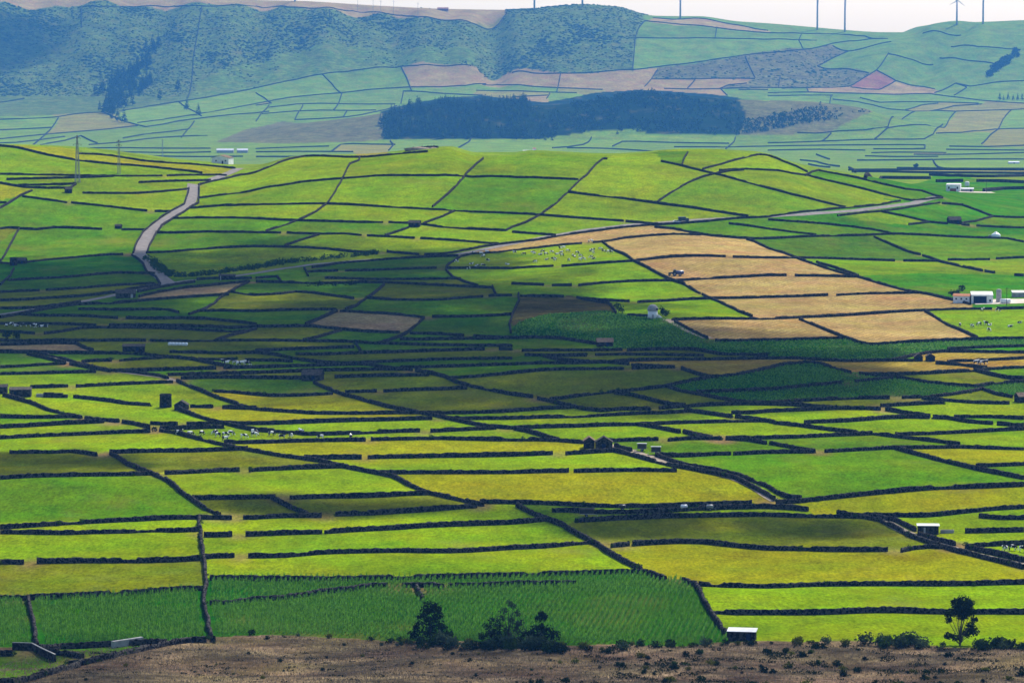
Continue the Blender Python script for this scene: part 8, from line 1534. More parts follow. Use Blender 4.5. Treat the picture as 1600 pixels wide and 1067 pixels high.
def solo_bush(spot, s, mat, label, cat='bush', group=None, leaf=0.3, per=14):
    x, y = spot; o = thing('bush', label, cat, x, y, 0, group)
    rr = random.Random(int(x * 7 + y)); blobs = [((rr.uniform(-.4, .4) * s, rr.uniform(-.4, .4) * s, s * rr.uniform(.45, .9)), s * rr.uniform(.5, .75)) for _ in range(5)]
    V, F = leaf_cloud(blobs, per, leaf, int(x + y)); mesh_np('foliage', V, F, mat, o)
    MB().tube([(0, 0, -.2), (0.05, 0, s * .7)], [0.12, 0.06], 6).build('stem', M['bark'], o); return o
solo_bush(S['hedge_ball'], 1.3, M['leaf_dark'], 'round clipped dark bush at the corner of the stone walls')
for q in S['bush_farm']: solo_bush(q, 2.0, M['leaf_dark'], 'dark bush beside the white barn with the tiled roof', group='bushes by the white barn')
for q in S['bush_mill']: solo_bush(q, 1.9, M['leaf_mid'], 'green bush by the foot of the old windmill tower', group='bushes by the windmill')
for q in S['tree_shade']: solo_bush(q, 2.3, M['leaf_dark'], 'dark bush by the wall below the resting cows', group='bushes below the resting cows')
x, y = S['round_tree']; o = solo_bush((x, y), 4.2, M['conifer'], 'small round dark tree alone on the hazy plain', 'tree', leaf=0.9, per=5)

# ---- conifers
def conifer_geo(h, seed, n=90):
    r = np.random.RandomState(seed); t = r.uniform(0.08, 1.0, n) ** 0.9
    rad = (1 - t) ** 0.8 * 0.22 * h * r.uniform(0.6, 1.15, n) + 0.02 * h; a = r.uniform(0, 6.283, n)
    C = np.column_stack([rad * np.cos(a), rad * np.sin(a), t * h])
    A = np.column_stack([-np.sin(a), np.cos(a), np.zeros(n)]) * (0.055 * h * (1.25 - t))[:, None]
    B = np.column_stack([np.cos(a) * 0.9, np.sin(a) * 0.9, np.full(n, -0.55)]) * (0.075 * h * (1.2 - t))[:, None]
    return quads_mesh(C, A, B)
con = [conifer_geo(1.0, k) for k in range(6)]
def make_conifer(k, label, group):
    o = thing('conifer_tree', label, 'tree', 0, 0, 0, group)
    mesh_np('crown', con[k][0], con[k][1], M['conifer'], o)
    MB().tube([(0, 0, -.05), (0, 0, .9)], [0.022, 0.004], 6).build('trunk', M['bark'], o); return o
def conifers(spots, label, group, h0, h1, seed):
    r = random.Random(seed); pr = [make_conifer(k, label, group) for k in range(3)]
    for i, (x, y) in enumerate(spots):
        o = pr[i] if i < 3 else copy_tree(pr[r.randrange(3)])
        put(o, x, y, r.uniform(0, 6.28), r.uniform(h0, h1))
gv = list(S['grove']); rg = random.Random(8); gv += [(x + rg.gauss(0, 9), y + rg.gauss(0, 22)) for x, y in gv[:36]] + [(x + rg.gauss(0, 9), y + rg.gauss(0, 22)) for x, y in gv[:36]]
conifers(gv, 'dark conifer in the grove climbing the far escarpment', 'conifers on the escarpment', 22, 38, 1)
conifers(S['trees_right'], 'dark conifer in the short row at the foot of far slopes', 'conifers in the far row', 13, 21, 2)
r = np.random.RandomState(17); poly = S['forest']; p = np.array(poly)
q = np.column_stack([r.uniform(p[:, 0].min(), p[:, 0].max(), 26000), r.uniform(7350, 8250, 26000)])
q = q[inside(q[:, 0], q[:, 1], poly)]; q = q[(np.sin(q[:, 0] / 23) + np.sin(q[:, 1] / 41 + q[:, 0] / 60) > -1.25)][:1750]
q = q + r.randn(len(q), 2) * np.array([6, 14])
V, F, bs = [], [], 0
for i, (x, y) in enumerate(q):
    pine = x < 90
    h = r.uniform(14, 30) if pine else r.uniform(7, 15) * (1 - 0.45 * smooth(250, 480, x))
    h *= 0.85 + 0.3 * math.sin(x / 37 + y / 90) * math.sin(x / 19)
    if abs(x - 55) < 22: h *= 0.55
    if pine: v_, f_ = con[i % 6]; v_ = v_ * h
    else: v_, f_ = leaf_cloud([((0, 0, h * .55), h * .5), ((h * .25, 0, h * .4), h * .4)], 0.4, 1.7, i, .9)
    V.append(v_ * np.array([1, 1, 1]) + np.array([x, y, gz(x, y) - .3])); F.append(f_ + bs); bs += len(v_)
poly2 = S['mound_scrub']; p2 = np.array(poly2)
q2 = np.column_stack([r.uniform(p2[:, 0].min(), p2[:, 0].max(), 9000), r.uniform(p2[:, 1].min(), p2[:, 1].max(), 9000)])
q2 = q2[inside(q2[:, 0], q2[:, 1], poly2)]; q2 = q2[np.sin(q2[:, 0] / 40) + np.sin(q2[:, 1] / 60) + r.randn(len(q2)) * .9 > -.2][:420]
for i, (x, y) in enumerate(q2):
    h = r.uniform(4, 9); v_, f_ = leaf_cloud([((0, 0, h * .5), h * .55)], 0.7, 1.4, i + 5000, .8)
    V.append(v_ + np.array([x, y, gz(x, y) - .3])); F.append(f_ + bs); bs += len(v_)
tag(mesh_np('forest', np.concatenate(V), np.concatenate(F), M['conifer']), 'dark blue forest covering the low mound in the haze', 'forest', kind='stuff')
# scrub on the escarpment and the heathy ends of the mound
r = np.random.RandomState(23); n = 90000
X = r.uniform(-1580, 930, n); Y = r.uniform(9370, 10490, n)
n2 = 5000; X = np.concatenate([X, r.uniform(-630, 840, n2)]); Y = np.concatenate([Y, r.uniform(7425, 8100, n2)])
rows = np.clip(np.searchsorted(GY, Y), 0, ny - 1); cols = np.array([np.searchsorted(XX[a], b_) for a, b_ in zip(rows, X)]).clip(0, nx - 1)
kk = pid[rows, cols]; pat = np.sin(X / 55 + np.sin(Y / 90) * 1.5) + np.sin(X / 135 - Y / 112 + 1) + 0.7 * np.sin(X / 25 + Y / 50)
keep = ((kk == plot_names.index('scrubgreen')) & (pat + r.randn(len(X)) > 1.2)) | ((kk == plot_names.index('scrub')) & (pat + r.randn(len(X)) * 2.2 > -0.3)) | ((kk == plot_names.index('heathfar')) & (r.rand(len(X)) < 0.22))
X, Y = X[keep][:12000], Y[keep][:12000]; n = len(X); Z = terrain(X, Y)
bm = bmesh.new(); bmesh.ops.create_icosphere(bm, subdivisions=1, radius=1.0)
IV = np.array([v.co for v in bm.verts]); IF = np.array([[v.index for v in f.verts] for f in bm.faces]); bm.free()
IFS = IF[IV[IF][:, :, 2].mean(1) > -0.2]
s = r.uniform(1.0, 3.0, n) * (1 + 0.5 * (pat[keep][:12000] > 1))
V = IV[None] * (s[:, None, None] * r.uniform(0.65, 1.25, (n, len(IV), 1))) * np.array([1.5, 1.3, 0.6]) + np.stack([X, Y, Z + s * 0.15], 1)[:, None, :]
F = IFS[None] + (np.arange(n) * len(IV))[:, None, None]
tag(mesh_np('scrub', V.reshape(-1, 3), F.reshape(-1, 3), M['scrub']), 'rough green scrub covering the steep escarpment below the skyline', 'scrub', kind='stuff')

# ------------------------------------------------------------------ buildings
def gable(name, label, cat, spot, L, W, H, rise, rz=0.0, wall='masonry', roof='roof_dark', door=None, windows=(), chimney=False, over=0.25, dz=0.0, group=None, lean=False):
    """long side along local x, the camera sees -y; door/windows: (x, width, z0, height, side)"""
    o = thing(name, label, cat, spot[0], spot[1], rz, group, dz)
    a, b_ = L / 2, W / 2
    if lean: prof = [(-b_, -0.6), (b_, -0.6), (b_, H + rise), (-b_, H)]
    else: prof = [(-b_, -0.6), (b_, -0.6), (b_, H), (0, H + rise), (-b_, H)]
    fix_normals(MB().prism(prof, 'x', -a, a).build('wall', M[wall], o))
    t = 0.12; mb = MB()
    if lean:
        k = rise / W; mb.prism([(-b_ - over, H - k * over + .02), (b_ + over, H + rise + k * over + .02), (b_ + over, H + rise + k * over + t), (-b_ - over, H - k * over + t)], 'x', -a - over, a + over)
    else:
        k = rise / b_
        mb.prism([(-b_ - over, H - k * over + .02), (0, H + rise + .02), (0, H + rise + t + .02), (-b_ - over, H - k * over + t)], 'x', -a - over, a + over)
        mb.prism([(b_ + over, H - k * over + .02), (0.0, H + rise + .022), (0.0, H + rise + t + .022), (b_ + over, H - k * over + t)], 'x', -a - over, a + over)
    rf = fix_normals(mb.build('roof', M[roof], o))
    if chimney: MB().box(a * .5, a * .5 + .7, -.35, .35, H + rise * .5, H + rise + .9).build('chimney', M[wall], rf)
    def opening(nm, spec, mat):
        x, w, z0, h, side = spec
        if side == 'f': q = MB().box(x - w/2, x + w/2, -b_ - .05, -b_ + .1, z0, z0 + h)
        elif side == 'r': q = MB().box(a - .1, a + .05, x - w/2, x + w/2, z0, z0 + h)
        else: q = MB().box(-a - .05, -a + .1, x - w/2, x + w/2, z0, z0 + h)
        return q.build(nm, M[mat], o)
    if door: opening('door', door[:5], door[5] if len(door) > 5 else 'door_dark')
    for wd in windows: opening('window', wd, 'glass_dark')
    return o

gable('stone_shed', 'dark stone shed with white sheet roof at the corner of the maize', 'shed', S['shed_front'], 5.6, 2.8, 2.0, 0.3, R(-10), roof='white_sheet', door=(1.4, .9, 0, 1.6, 'f'), lean=True)
gable('stone_shed', 'dark shed with thin white roof beside the walled lane', 'shed', S['shed_white'], 5.2, 2.8, 2.2, 0.15, R(-4), roof='white_sheet', door=(-.9, .5, .2, 1.6, 'f', 'concrete'), lean=True)
x, y = S['shed_white']; w_ = thing('concrete_trough', 'pale concrete trough at the end of the white roofed lane shed', 'trough', x + 4.9, y + .6, R(-4))
for bx_ in ((-1.7, 1.7, -.5, -.35), (-1.7, 1.7, .35, .5), (-1.7, -1.55, -.35, .35), (1.55, 1.7, -.35, .35)): MB().box(*bx_, -.3, .8).build('side', M['concrete'], w_)
MB().box(-1.55, 1.55, -.35, .35, -.3, .15).build('floor', M['concrete'], w_)
# twin gabled barn by the trailers
x, y = S['barn_twin']
gable('stone_barn', 'long black stone barn half of a twin gabled pair by the trailers', 'barn', (x + 1.8, y), 3.6, 5.0, 2.3, 1.5, R(90), door=(0, 1.1, 0, 1.8, 'l'))
gable('stone_barn', 'smaller black stone barn half with pale eaves in the twin gabled pair', 'barn', (x - 2.4, y + 4.2), 4.2, 3.2, 2.2, 1.1, R(90), roof='tile_brown')
gable('stone_barn', 'dark barn with a brown roof below the maize of the windmill', 'barn', S['barn_brown'], 6.0, 4.2, 1.8, 1.2, R(4), roof='tile_brown', door=(1, 1.2, 0, 1.6, 'f'))
x, y = S['shed_twin']
gable('stone_shed', 'black gabled shed joined by a low wall to its twin, on a pale meadow', 'shed', (x - 1.9, y), 3.4, 2.9, 1.7, 1.0, R(90), door=(0, .9, 0, 1.5, 'l'), group='pair of black gabled sheds')
gable('stone_shed', 'black gabled shed joined by a low wall to its twin, on a pale meadow', 'shed', (x + 2.4, y), 3.4, 3.1, 1.7, 1.0, R(90), door=(0, .9, 0, 1.5, 'l'), group='pair of black gabled sheds')
gable('stone_shed', 'dark shed with a pale lit roof end where the maize meets strips', 'shed', S['shed_edge'], 4.5, 3.4, 2.0, 1.1, R(20), roof='tile_brown')
gable('stone_barn', 'dark stone barn with a low brown roof on a wall among strips', 'barn', S['barn_mid'], 6.6, 5.2, 2.1, 1.5, R(-12), roof='roof_dark', door=(.8, 1.1, 0, 1.7, 'f'))
gable('stone_barn', 'long low dark stone building with ragged top beside a field wall', 'barn', S['barn_long'], 8.0, 4.0, 2.0, 0.5, R(1), roof='roof_dark', door=(1.5, 1.0, 0, 1.6, 'f'), lean=True)
gable('stone_barn', 'long dark barn under a purple brown roof beside the main road', 'barn', S['barn_road'], 8.5, 5.2, 2.0, 1.6, R(8), roof='roof_dark', door=(2.6, 1.0, 0, 1.7, 'f', 'concrete'))
gable('stone_shed', 'low dark stone shed at the roadside below the hedge bank', 'shed', S['shed_road'], 7.6, 4, 1.9, 0.5, R(5), lean=True, door=(-3, .4, 0, 2.0, 'f', 'concrete'))
gable('stone_hut', 'small black stone hut where walls meet on the rounded hill', 'hut', S['hut_hill'], 6.0, 4.4, 2.1, 1.2, R(-8), door=(1.2, 1, 0, 1.6, 'f'))
gable('stone_hut', 'small black hut at the wall corner below the lattice pylon', 'hut', S['hut_left'], 3.8, 3.4, 1.9, 1.3, R(15), door=(.5, .9, 0, 1.6, 'f'))
gable('stone_hut', 'tiny ruined black hut on the wall beside the climbing road', 'hut', S['ruin_road'], 3.2, 2.8, 1.4, .8, R(-10), door=(.4, .8, 0, 1.2, 'f'))
gable('stone_hut', 'low black hut with a lit ridge next to the short round tower', 'hut', S['hut_left_low'], 4.4, 3.4, 1.7, 1.2, R(-12), door=(.7, .9, 0, 1.5, 'f'))
gable('stone_hut', 'black gabled hut on the wall below the white cube house', 'hut', S['hut_right'], 7.0, 5.0, 2.0, 1.7, R(12), door=(1.5, 1, 0, 1.6, 'f'))
gable('stone_shed', 'black gabled shed leaning against the tall round water tank', 'shed', S['shed_tank'], 3.6, 4.4, 1.7, 1.3, R(88), door=(0, 1, 0, 1.5, 'l'))
def stone_tower(label, spot, r0, h):
    o = thing('water_tower', label, 'tower', *spot)
    MB().lathe([(r0 * 1.04, -.6), (r0, h * .5), (r0 * .97, h), (r0 * .80, h), (r0 * .78, h - .5)], 20).build('shell', M['masonry'], o)
    MB().lathe([(r0 * 1.03, h - .45), (r0 * 1.03, h - .2)], 20).build('rim', M['masonry'], o)
    MB().box(-.45, .45, -r0 - .06, -r0 + .2, 0, 1.5).build('door', M['door_dark'], o); return o
stone_tower('tall round dark stone water tank beside a gabled shed', S['tank_tower'], 1.95, 4.3)
stone_tower('short round dark stone tower at a wall on the shaded field edge', S['tower_left'], 1.8, 4.0)
# ruined farmstead at the left edge
gable('ruined_house', 'roofed dark stone house at the ruined farmstead with a round window', 'house', S['ruin_b'], 7.0, 4.2, 2.3, .5, R(2), lean=True, door=(-1.6, .8, 0, 1.7, 'f'), windows=((1.3, .5, 1.3, .5, 'f'),))
gable('ruined_house', 'small stone outhouse at the outer end of the ruined farmstead', 'house', S['ruin_a'], 3.6, 4.0, 2.2, .7, R(2), windows=((1.0, .5, 1.2, .5, 'f'),))
o = thing('ruined_wall', 'tumbled thick stone wall joining the ruined farmstead to its yard', 'ruin', *S['ruin_d'])
for (a, b_, h_) in ((-4.6, -1.2, 1.7), (-1.2, 1.8, 1.5), (1.8, 3.4, 1.0)): MB().box(a, b_ - .02, -.7, .7, -.5, h_).build('wall_section', M['masonry'], o)
o = thing('feed_trough', 'pale concrete feed trough in front of the ruined farmstead', 'trough', *S['ruin_c'])
MB().box(-1.5, 1.5, -.5, .5, -.4, 1.0).build('basin', M['concrete'], o); MB().box(-1.3, 1.3, -.3, .3, 1.0, 1.06).build('water', M['glass_dark'], o)

# white farm beside the main road's end
x, y = S['farm_a']
o = gable('farmhouse', 'white cube farmhouse with two dark windows and a rust red gate', 'house', (x, y), 9.6, 8.0, 4.6, .5, R(-12), 'whitewash', 'white_sheet', (0.0, 4.2, 0, 2.0, 'f', 'rust'), ((-2.9, 1.1, 1.7, 1.5, 'f'), (2.9, 1.1, 1.7, 1.5, 'f')), over=.05, lean=True)
gable('outbuilding', 'low pale annex against the side of the white cube farmhouse', 'shed', (x + 9.5, y + .6), 8.0, 4.4, 2.0, .5, R(-6), 'concrete', 'white_sheet', (2.2, 1.0, 0, 1.7, 'f'), lean=True)
o = thing('water_tank', 'white drum water tank on legs behind the cube farmhouse', 'water tank', *S['farm_a_tower'])
MB().lathe([(1.5, 2.8), (1.6, 3.0), (1.6, 5.2), (1.1, 5.7), (.2, 5.9)], 14).build('tank', M['whitewash'], o)
for a in range(4): MB().tube([(1.1 * math.cos(a * 1.57 + .8), 1.1 * math.sin(a * 1.57 + .8), -.3), (1.0 * math.cos(a * 1.57 + .8), 1.0 * math.sin(a * 1.57 + .8), 2.85)], [.12, .12], 6).build('leg', M['steel'], o)
# white barn with tiled roof
x, y = S['farm_b']
o = gable('farm_barn', 'white barn with an orange tiled roof and big dark blue doors', 'barn', (x + 2.8, y + 3), 9.2, 7.5, 3.5, 1.0, R(-4), 'whitewash', 'white_sheet', (-.9, 5.6, 0, 3.0, 'f'), ((3.4, .8, .7, .9, 'f'),), over=.1, lean=True)
o = gable('farm_wing', 'long white wing with small windows and orange tiled roof', 'barn', (x - 5.4, y + 4.6), 7.0, 6.0, 3.0, .8, R(-14), 'whitewash', 'tile_red', None, ((-2.2, .7, 1.5, .7, 'f'), (0, .7, 1.5, .7, 'f'), (2.2, .7, 1.5, .7, 'f')))
o = thing('silo', 'pale concrete silo tower at the end of the white barn', 'silo', S['farm_b_silo'][0], S['farm_b_silo'][1] + 3)
MB().lathe([(1.2, -.5), (1.15, 5.0), (.95, 5.5), (.2, 5.7)], 16).build('shaft', M['concrete'], o)
for zz in (1.6, 3.2, 4.8): MB().lathe([(1.23, zz), (1.23, zz + .15)], 16).build('band', M['steel'], o)
gable('outbuilding', 'long white roofed shed at the far side of the farm yard', 'shed', S['farm_b_shed'], 7, 4, 2.0, .6, R(0), 'concrete', 'white_sheet', lean=True)
o = thing('milk_tank', 'low white rounded tank standing in the sandy farm yard', 'tank', *S['farm_b_tank'])
mb = MB(); mb.tube([(-2.3, 0, 1.0), (-2.0, 0, 1.0), (2.0, 0, 1.0), (2.3, 0, 1.0)], [.5, 1.0, 1.0, .5], 14); mb.build('vessel', M['paint_white'], o, True)
for a in (-1.3, 1.3): MB().box(a - .2, a + .2, -.7, .7, -.3, .4).build('foot', M['steel'], o)
def yard(name, spot, L, W):
    x, y = spot; n = 14; gx, gy = np.meshgrid(np.linspace(-L/2, L/2, n), np.linspace(-W/2, W/2, n)); px, py = x + gx.ravel(), y + gy.ravel()
    i = np.arange(n * n).reshape(n, n); F = np.stack([i[:-1, :-1], i[:-1, 1:], i[1:, 1:], i[1:, :-1]], -1).reshape(-1, 4)
    tag(mesh_np(name, np.column_stack([px, py, terrain(px, py) + .12]), F, M['yard']), kind='structure')
yard('yard', (S['farm_b'][0] + 12, S['farm_b'][1] + 6), 26, 26); yard('yard', (S['farm_a'][0] + 14, S['farm_a'][1] - 8), 24, 26)

# old windmill
o = thing('windmill_tower', 'pale round old windmill tower with a domed cap and no sails', 'windmill', *S['windmill'], dz=-.2)
MB().lathe([(2.05, -.4), (1.9, 3.2)], 24).build('tower', M['whitewash'], o, True)
MB().lathe([(2.15, 3.2), (2.2, 3.5), (2.1, 4.2), (1.7, 5.0), (1.0, 5.55), (.15, 5.75)], 24).build('cap', M['concrete'], o, True)
MB().box(1.2, 2.2, -1.7, -1.2, 3.6, 4.2).build('window', M['glass_dark'], o)
MB().box(-.4, .4, -2.1, -1.8, 0, 1.8).build('door', M['concrete'], o)
for k in range(4): MB().box(2.1 + k * .5, 2.6 + k * .5, -1.1, -.2, -.4, 1.6 - k * .4).build('step', M['whitewash'], o)
# white dome tank in the fields
o = thing('field_tank', 'white domed water tank by the wall in the green fields', 'water tank', *S['white_tank'])
MB().lathe([(2.6, -.4), (2.6, .9), (2.2, 1.5), (1.4, 2.0), (.9, 2.1), (.8, 2.6), (.1, 2.8)], 18).build('dome', M['wrap'], o, True)
MB().box(-4.0, -2.7, -.5, .5, -.3, .9).build('trough', M['concrete'], o)
# silage clamp under white sheet
o = thing('silage_bales', 'row of white wrapped silage bales lying in the shaded field', 'silage bales', *S['silage'], R(-14))
for k in range(6):
    MB().tube([(k * 1.28 - 3.2, -.6, .62), (k * 1.28 - 3.2, -.5, .62), (k * 1.28 - 3.2, .5, .62), (k * 1.28 - 3.2, .6, .62)], [.45, .62, .62, .45], 12).build('bale', M['wrap'], o, True)
# hill-top outcrop
o = thing('rock_outcrop', 'black broken rock on the bare tan top of the rounded hill', 'rock', *S['outcrop'])
rr = np.random.RandomState(2)
for k in range(9):
    v_ = ICO_S = IV * rr.uniform(.7, 1.2, (len(IV), 1)) * np.array([rr.uniform(1.2, 2.4), 1.6, rr.uniform(.8, 1.5)]) + np.array([-7 + k * 1.8, rr.uniform(-1, 1), .35 + .12 * k])
    mesh_np('boulder', v_, IF, M['rock'], o)
x, y = S['outcrop']; o = thing('spoil_mound', 'bare tan earth mound below the black rock on the hill top', 'earth mound', x - 4, y - 3)
mv = IV * rr.uniform(.8, 1.15, (len(IV), 1)) * np.array([11, 3.5, 1.9]); mesh_np('heap', mv, IF, M['track'], o)
mesh_np('heap', IV * rr.uniform(.8, 1.15, (len(IV), 1)) * np.array([6, 3, 1.5]) + np.array([9, .5, .2]), IF, M['track'], o)
# far houses
x, y = S['house_far']
gable('far_house', 'white gabled barn at the end of the road over the hill saddle', 'barn', ((348 - 800) * PX * 2430, 2430), 13, 11, 3.8, 1.6, R(80), 'whitewash', 'tile_brown', (-1.6, 1.0, 0, 2.0, 'l'), ((2.6, .9, 1.6, .9, 'l'), (-3.6, .9, 1.6, .9, 'l')), dz=0)
for i, (x, y) in enumerate(S['barn_far']):
    gable('far_barn', ('long white roofed barn on the hazy plain behind the saddle', 'short white roofed barn beside the long one on the hazy plain')[i], 'barn', (x, y), (30, 19)[i], 12, 4.6, 2.8, R(0), 'concrete', 'white_sheet')
o = gable('greenhouse', 'pale glass greenhouse row on the hazy plain', 'greenhouse', S['greenhouse'], 17, 9, 2.4, 1.2, R(0), 'white_sheet', 'white_sheet', door=(0, 2, 0, 2, 'f'))
for i, (x, y) in enumerate(S['village']):
    gable('far_house', 'tiny white house in the cluster just behind the hill crest', 'house', (x, y), (9, 11, 20, 6)[i], 9, (3, 4, 5, 8)[i], 2.0, R(0), 'whitewash', ('tile_red', 'white_sheet', 'white_sheet', 'tile_red')[i], (0, 1, 0, 2, 'f'), group='houses behind the hill crest')
gable('far_house', 'long red roofed house on the skyline beside a mast', 'house', S['red_house'], 30, 12, 5, 3.4, R(0), 'rust', 'tile_red', (0, 2, 0, 2.5, 'f'))

# corral in the near corner
def masonry_line(name, label, pts, h, th, mat, cat='wall', top=None):
    o = thing(name, label, cat, *pts[0]); x0, y0 = pts[0]; z0 = gz(x0, y0)
    for (a, b_) in zip(pts, pts[1:]):
        d = Vector((b_[0] - a[0], b_[1] - a[1], 0)).normalized(); n_ = Vector((-d.y, d.x, 0)) * th / 2
        vs = []
        for q in (a, b_):
            for s in (-1, 1):
                for zz in (-.5, h): vs.append((q[0] + n_.x * s - x0, q[1] + n_.y * s - y0, gz(*q) + zz - z0))
        fix_normals(MB().add(vs, [(0, 1, 3, 2), (4, 6, 7, 5), (0, 4, 5, 1), (2, 3, 7, 6), (1, 5, 7, 3), (0, 2, 6, 4)]).build('section', M[mat], o))
        vs2 = [(v_[0], v_[1], v_[2] + .012 if k % 2 else 0) for k, v_ in enumerate(vs)]
        fix_normals(MB().add([(p_[0], p_[1], p_[2] + (.1 if k >= 4 else 0)) for k, p_ in enumerate([vs[1], vs[3], vs[7], vs[5]] * 2)], [(0, 1, 2, 3), (7, 6, 5, 4), (0, 4, 5, 1), (1, 5, 6, 2), (2, 6, 7, 3), (3, 7, 4, 0)]).build('coping', M['concrete'], o))
    return o
c = S['corral']; masonry_line('corral_wall', 'bent corral wall with pale concrete coping below the maize', c, 1.5, .35, 'masonry')
c = S['trough']; masonry_line('loading_ramp', 'pale concrete loading ramp wall beside the maize corral', c, 1.3, .9, 'concrete')

# ------------------------------------------------------------------ pylons, poles, masts, turbines
def lattice(name, label, spot, h, w, arms, group=None, rz=0.4, thin=1.0):
    o = thing(name, label, 'pylon', *spot, rz, group)
    t = (.09 + h * .004) * thin
    legs = lambda f: [(s * (w * (1 - f) + .25 * f), u_ * (w * (1 - f) + .25 * f), f * h) for s, u_ in ((-1, -1), (1, -1), (1, 1), (-1, 1))]
    for k in range(4): MB().tube([(*legs(0)[k][:2], -.5), legs(1)[k]], [t, t * .8], 5).build('leg', M['steel'], o)
    mb = MB(); nlev = 9
    for i in range(nlev):
        a, b_ = legs(1 - (1 - i / nlev) ** 1.2 if False else i / nlev), legs((i + 1) / nlev)
        for k in range(4):
            mb.tube([a[k], b_[(k + 1) % 4]], [t * .55] * 2, 4); mb.tube([a[(k + 1) % 4], b_[k]], [t * .55] * 2, 4); mb.tube([a[k], a[(k + 1) % 4]], [t * .5] * 2, 4)
    mb.build('bracing', M['steel'], o)
    for f, l in arms:
        q = MB().tube([(-l, 0, f * h), (0, 0, f * h + .35), (l, 0, f * h)], [.06, .13, .06], 5).tube([(-l, 0, f * h), (l, 0, f * h)], [.07, .07], 5).build('crossarm', M['steel'], o)
        for s in (-1, 1): MB().lathe([(.09, f * h - .75), (.14, f * h - .4), (.09, f * h - .02)], 6, s * (l - .1), 0).build('insulator', M['glass_dark'], q)
    return o
lattice('lattice_pylon', 'tall grey lattice pylon standing on the green slope', S['pylon'], 27, 1.3, ((.80, 2.4), (.94, 1.9)), thin=.7)
lattice('lattice_pylon', 'slim far lattice pylon at the double wall on the slope', S['pylon_b'], 20, .8, ((.84, 1.6), (.95, 1.2)), thin=.45)
lattice('lattice_pylon', 'faint lattice pylon on the hazy plain past the slope', S['pylon_c'], 34, 1.2, ((.80, 3.0), (.94, 2)), thin=.5)
def pole(spot, h, label, group=None):
    o = thing('utility_pole', label, 'pole', *spot, .3, group)
    MB().tube([(0, 0, -.4), (0, 0, h)], [.15, .10], 7).build('shaft', M['bark'], o)
    MB().box(-.8, .8, -.06, .06, h - .7, h - .55).build('crossarm', M['bark'], o); return o
pole(S['pole_farm_a'], 9, 'thin dark utility pole beside the cube farmhouse track')
pole(S['pole_farm_b'], 8, 'dark utility pole in front of the sandy farm yard')
for x, y in S['masts']:
    o = thing('radio_mast', 'hair thin mast rising over the far ridge skyline', 'mast', x, y, 0, 'thin masts on the ridge')
    MB().tube([(0, 0, -1), (0, 0, 39)], [.5, .3], 6).build('shaft', M['steel'], o)
    MB().tube([(-2.4, 0, 33), (2.4, 0, 33)], [.3, .3], 5).build('crossarm', M['steel'], o)
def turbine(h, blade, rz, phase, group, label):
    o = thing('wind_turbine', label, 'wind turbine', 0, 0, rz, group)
    MB().lathe([(2.6, -3), (2.3, h * .5), (1.6, h)], 14).build('tower', M['turbine_shaded'], o, True)
    nac = MB().box(-1.5, 1.5, -2.6, 5.0, h - .4, h + 2.6).build('nacelle', M['turbine_shaded'], o)
    hub = MB().lathe([(1.2, 0), (1.1, 1.0), (.4, 1.8)], 12).build('hub', M['turbine_shaded'], o, True)
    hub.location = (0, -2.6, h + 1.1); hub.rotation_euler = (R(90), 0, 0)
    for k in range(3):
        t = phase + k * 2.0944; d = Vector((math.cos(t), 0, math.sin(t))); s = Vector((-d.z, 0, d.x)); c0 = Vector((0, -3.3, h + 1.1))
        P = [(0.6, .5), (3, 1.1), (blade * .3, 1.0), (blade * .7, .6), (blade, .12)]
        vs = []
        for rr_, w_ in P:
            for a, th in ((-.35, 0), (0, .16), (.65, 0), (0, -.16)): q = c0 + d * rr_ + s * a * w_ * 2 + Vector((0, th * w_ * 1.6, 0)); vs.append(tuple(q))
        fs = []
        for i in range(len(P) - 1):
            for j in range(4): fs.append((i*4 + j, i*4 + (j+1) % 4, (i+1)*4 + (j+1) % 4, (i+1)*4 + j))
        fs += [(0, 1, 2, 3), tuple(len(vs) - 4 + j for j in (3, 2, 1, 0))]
        fix_normals(MB().add(vs, fs).build('blade', M['turbine_shaded'], o))
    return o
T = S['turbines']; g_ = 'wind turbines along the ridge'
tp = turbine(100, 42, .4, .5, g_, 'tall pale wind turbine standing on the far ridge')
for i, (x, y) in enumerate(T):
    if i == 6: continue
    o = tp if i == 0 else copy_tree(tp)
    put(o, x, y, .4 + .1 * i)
o = turbine(63, 28, .9, 3.6, None, 'small wind turbine with its whole rotor against the sky'); put(o, *T[6], .35)

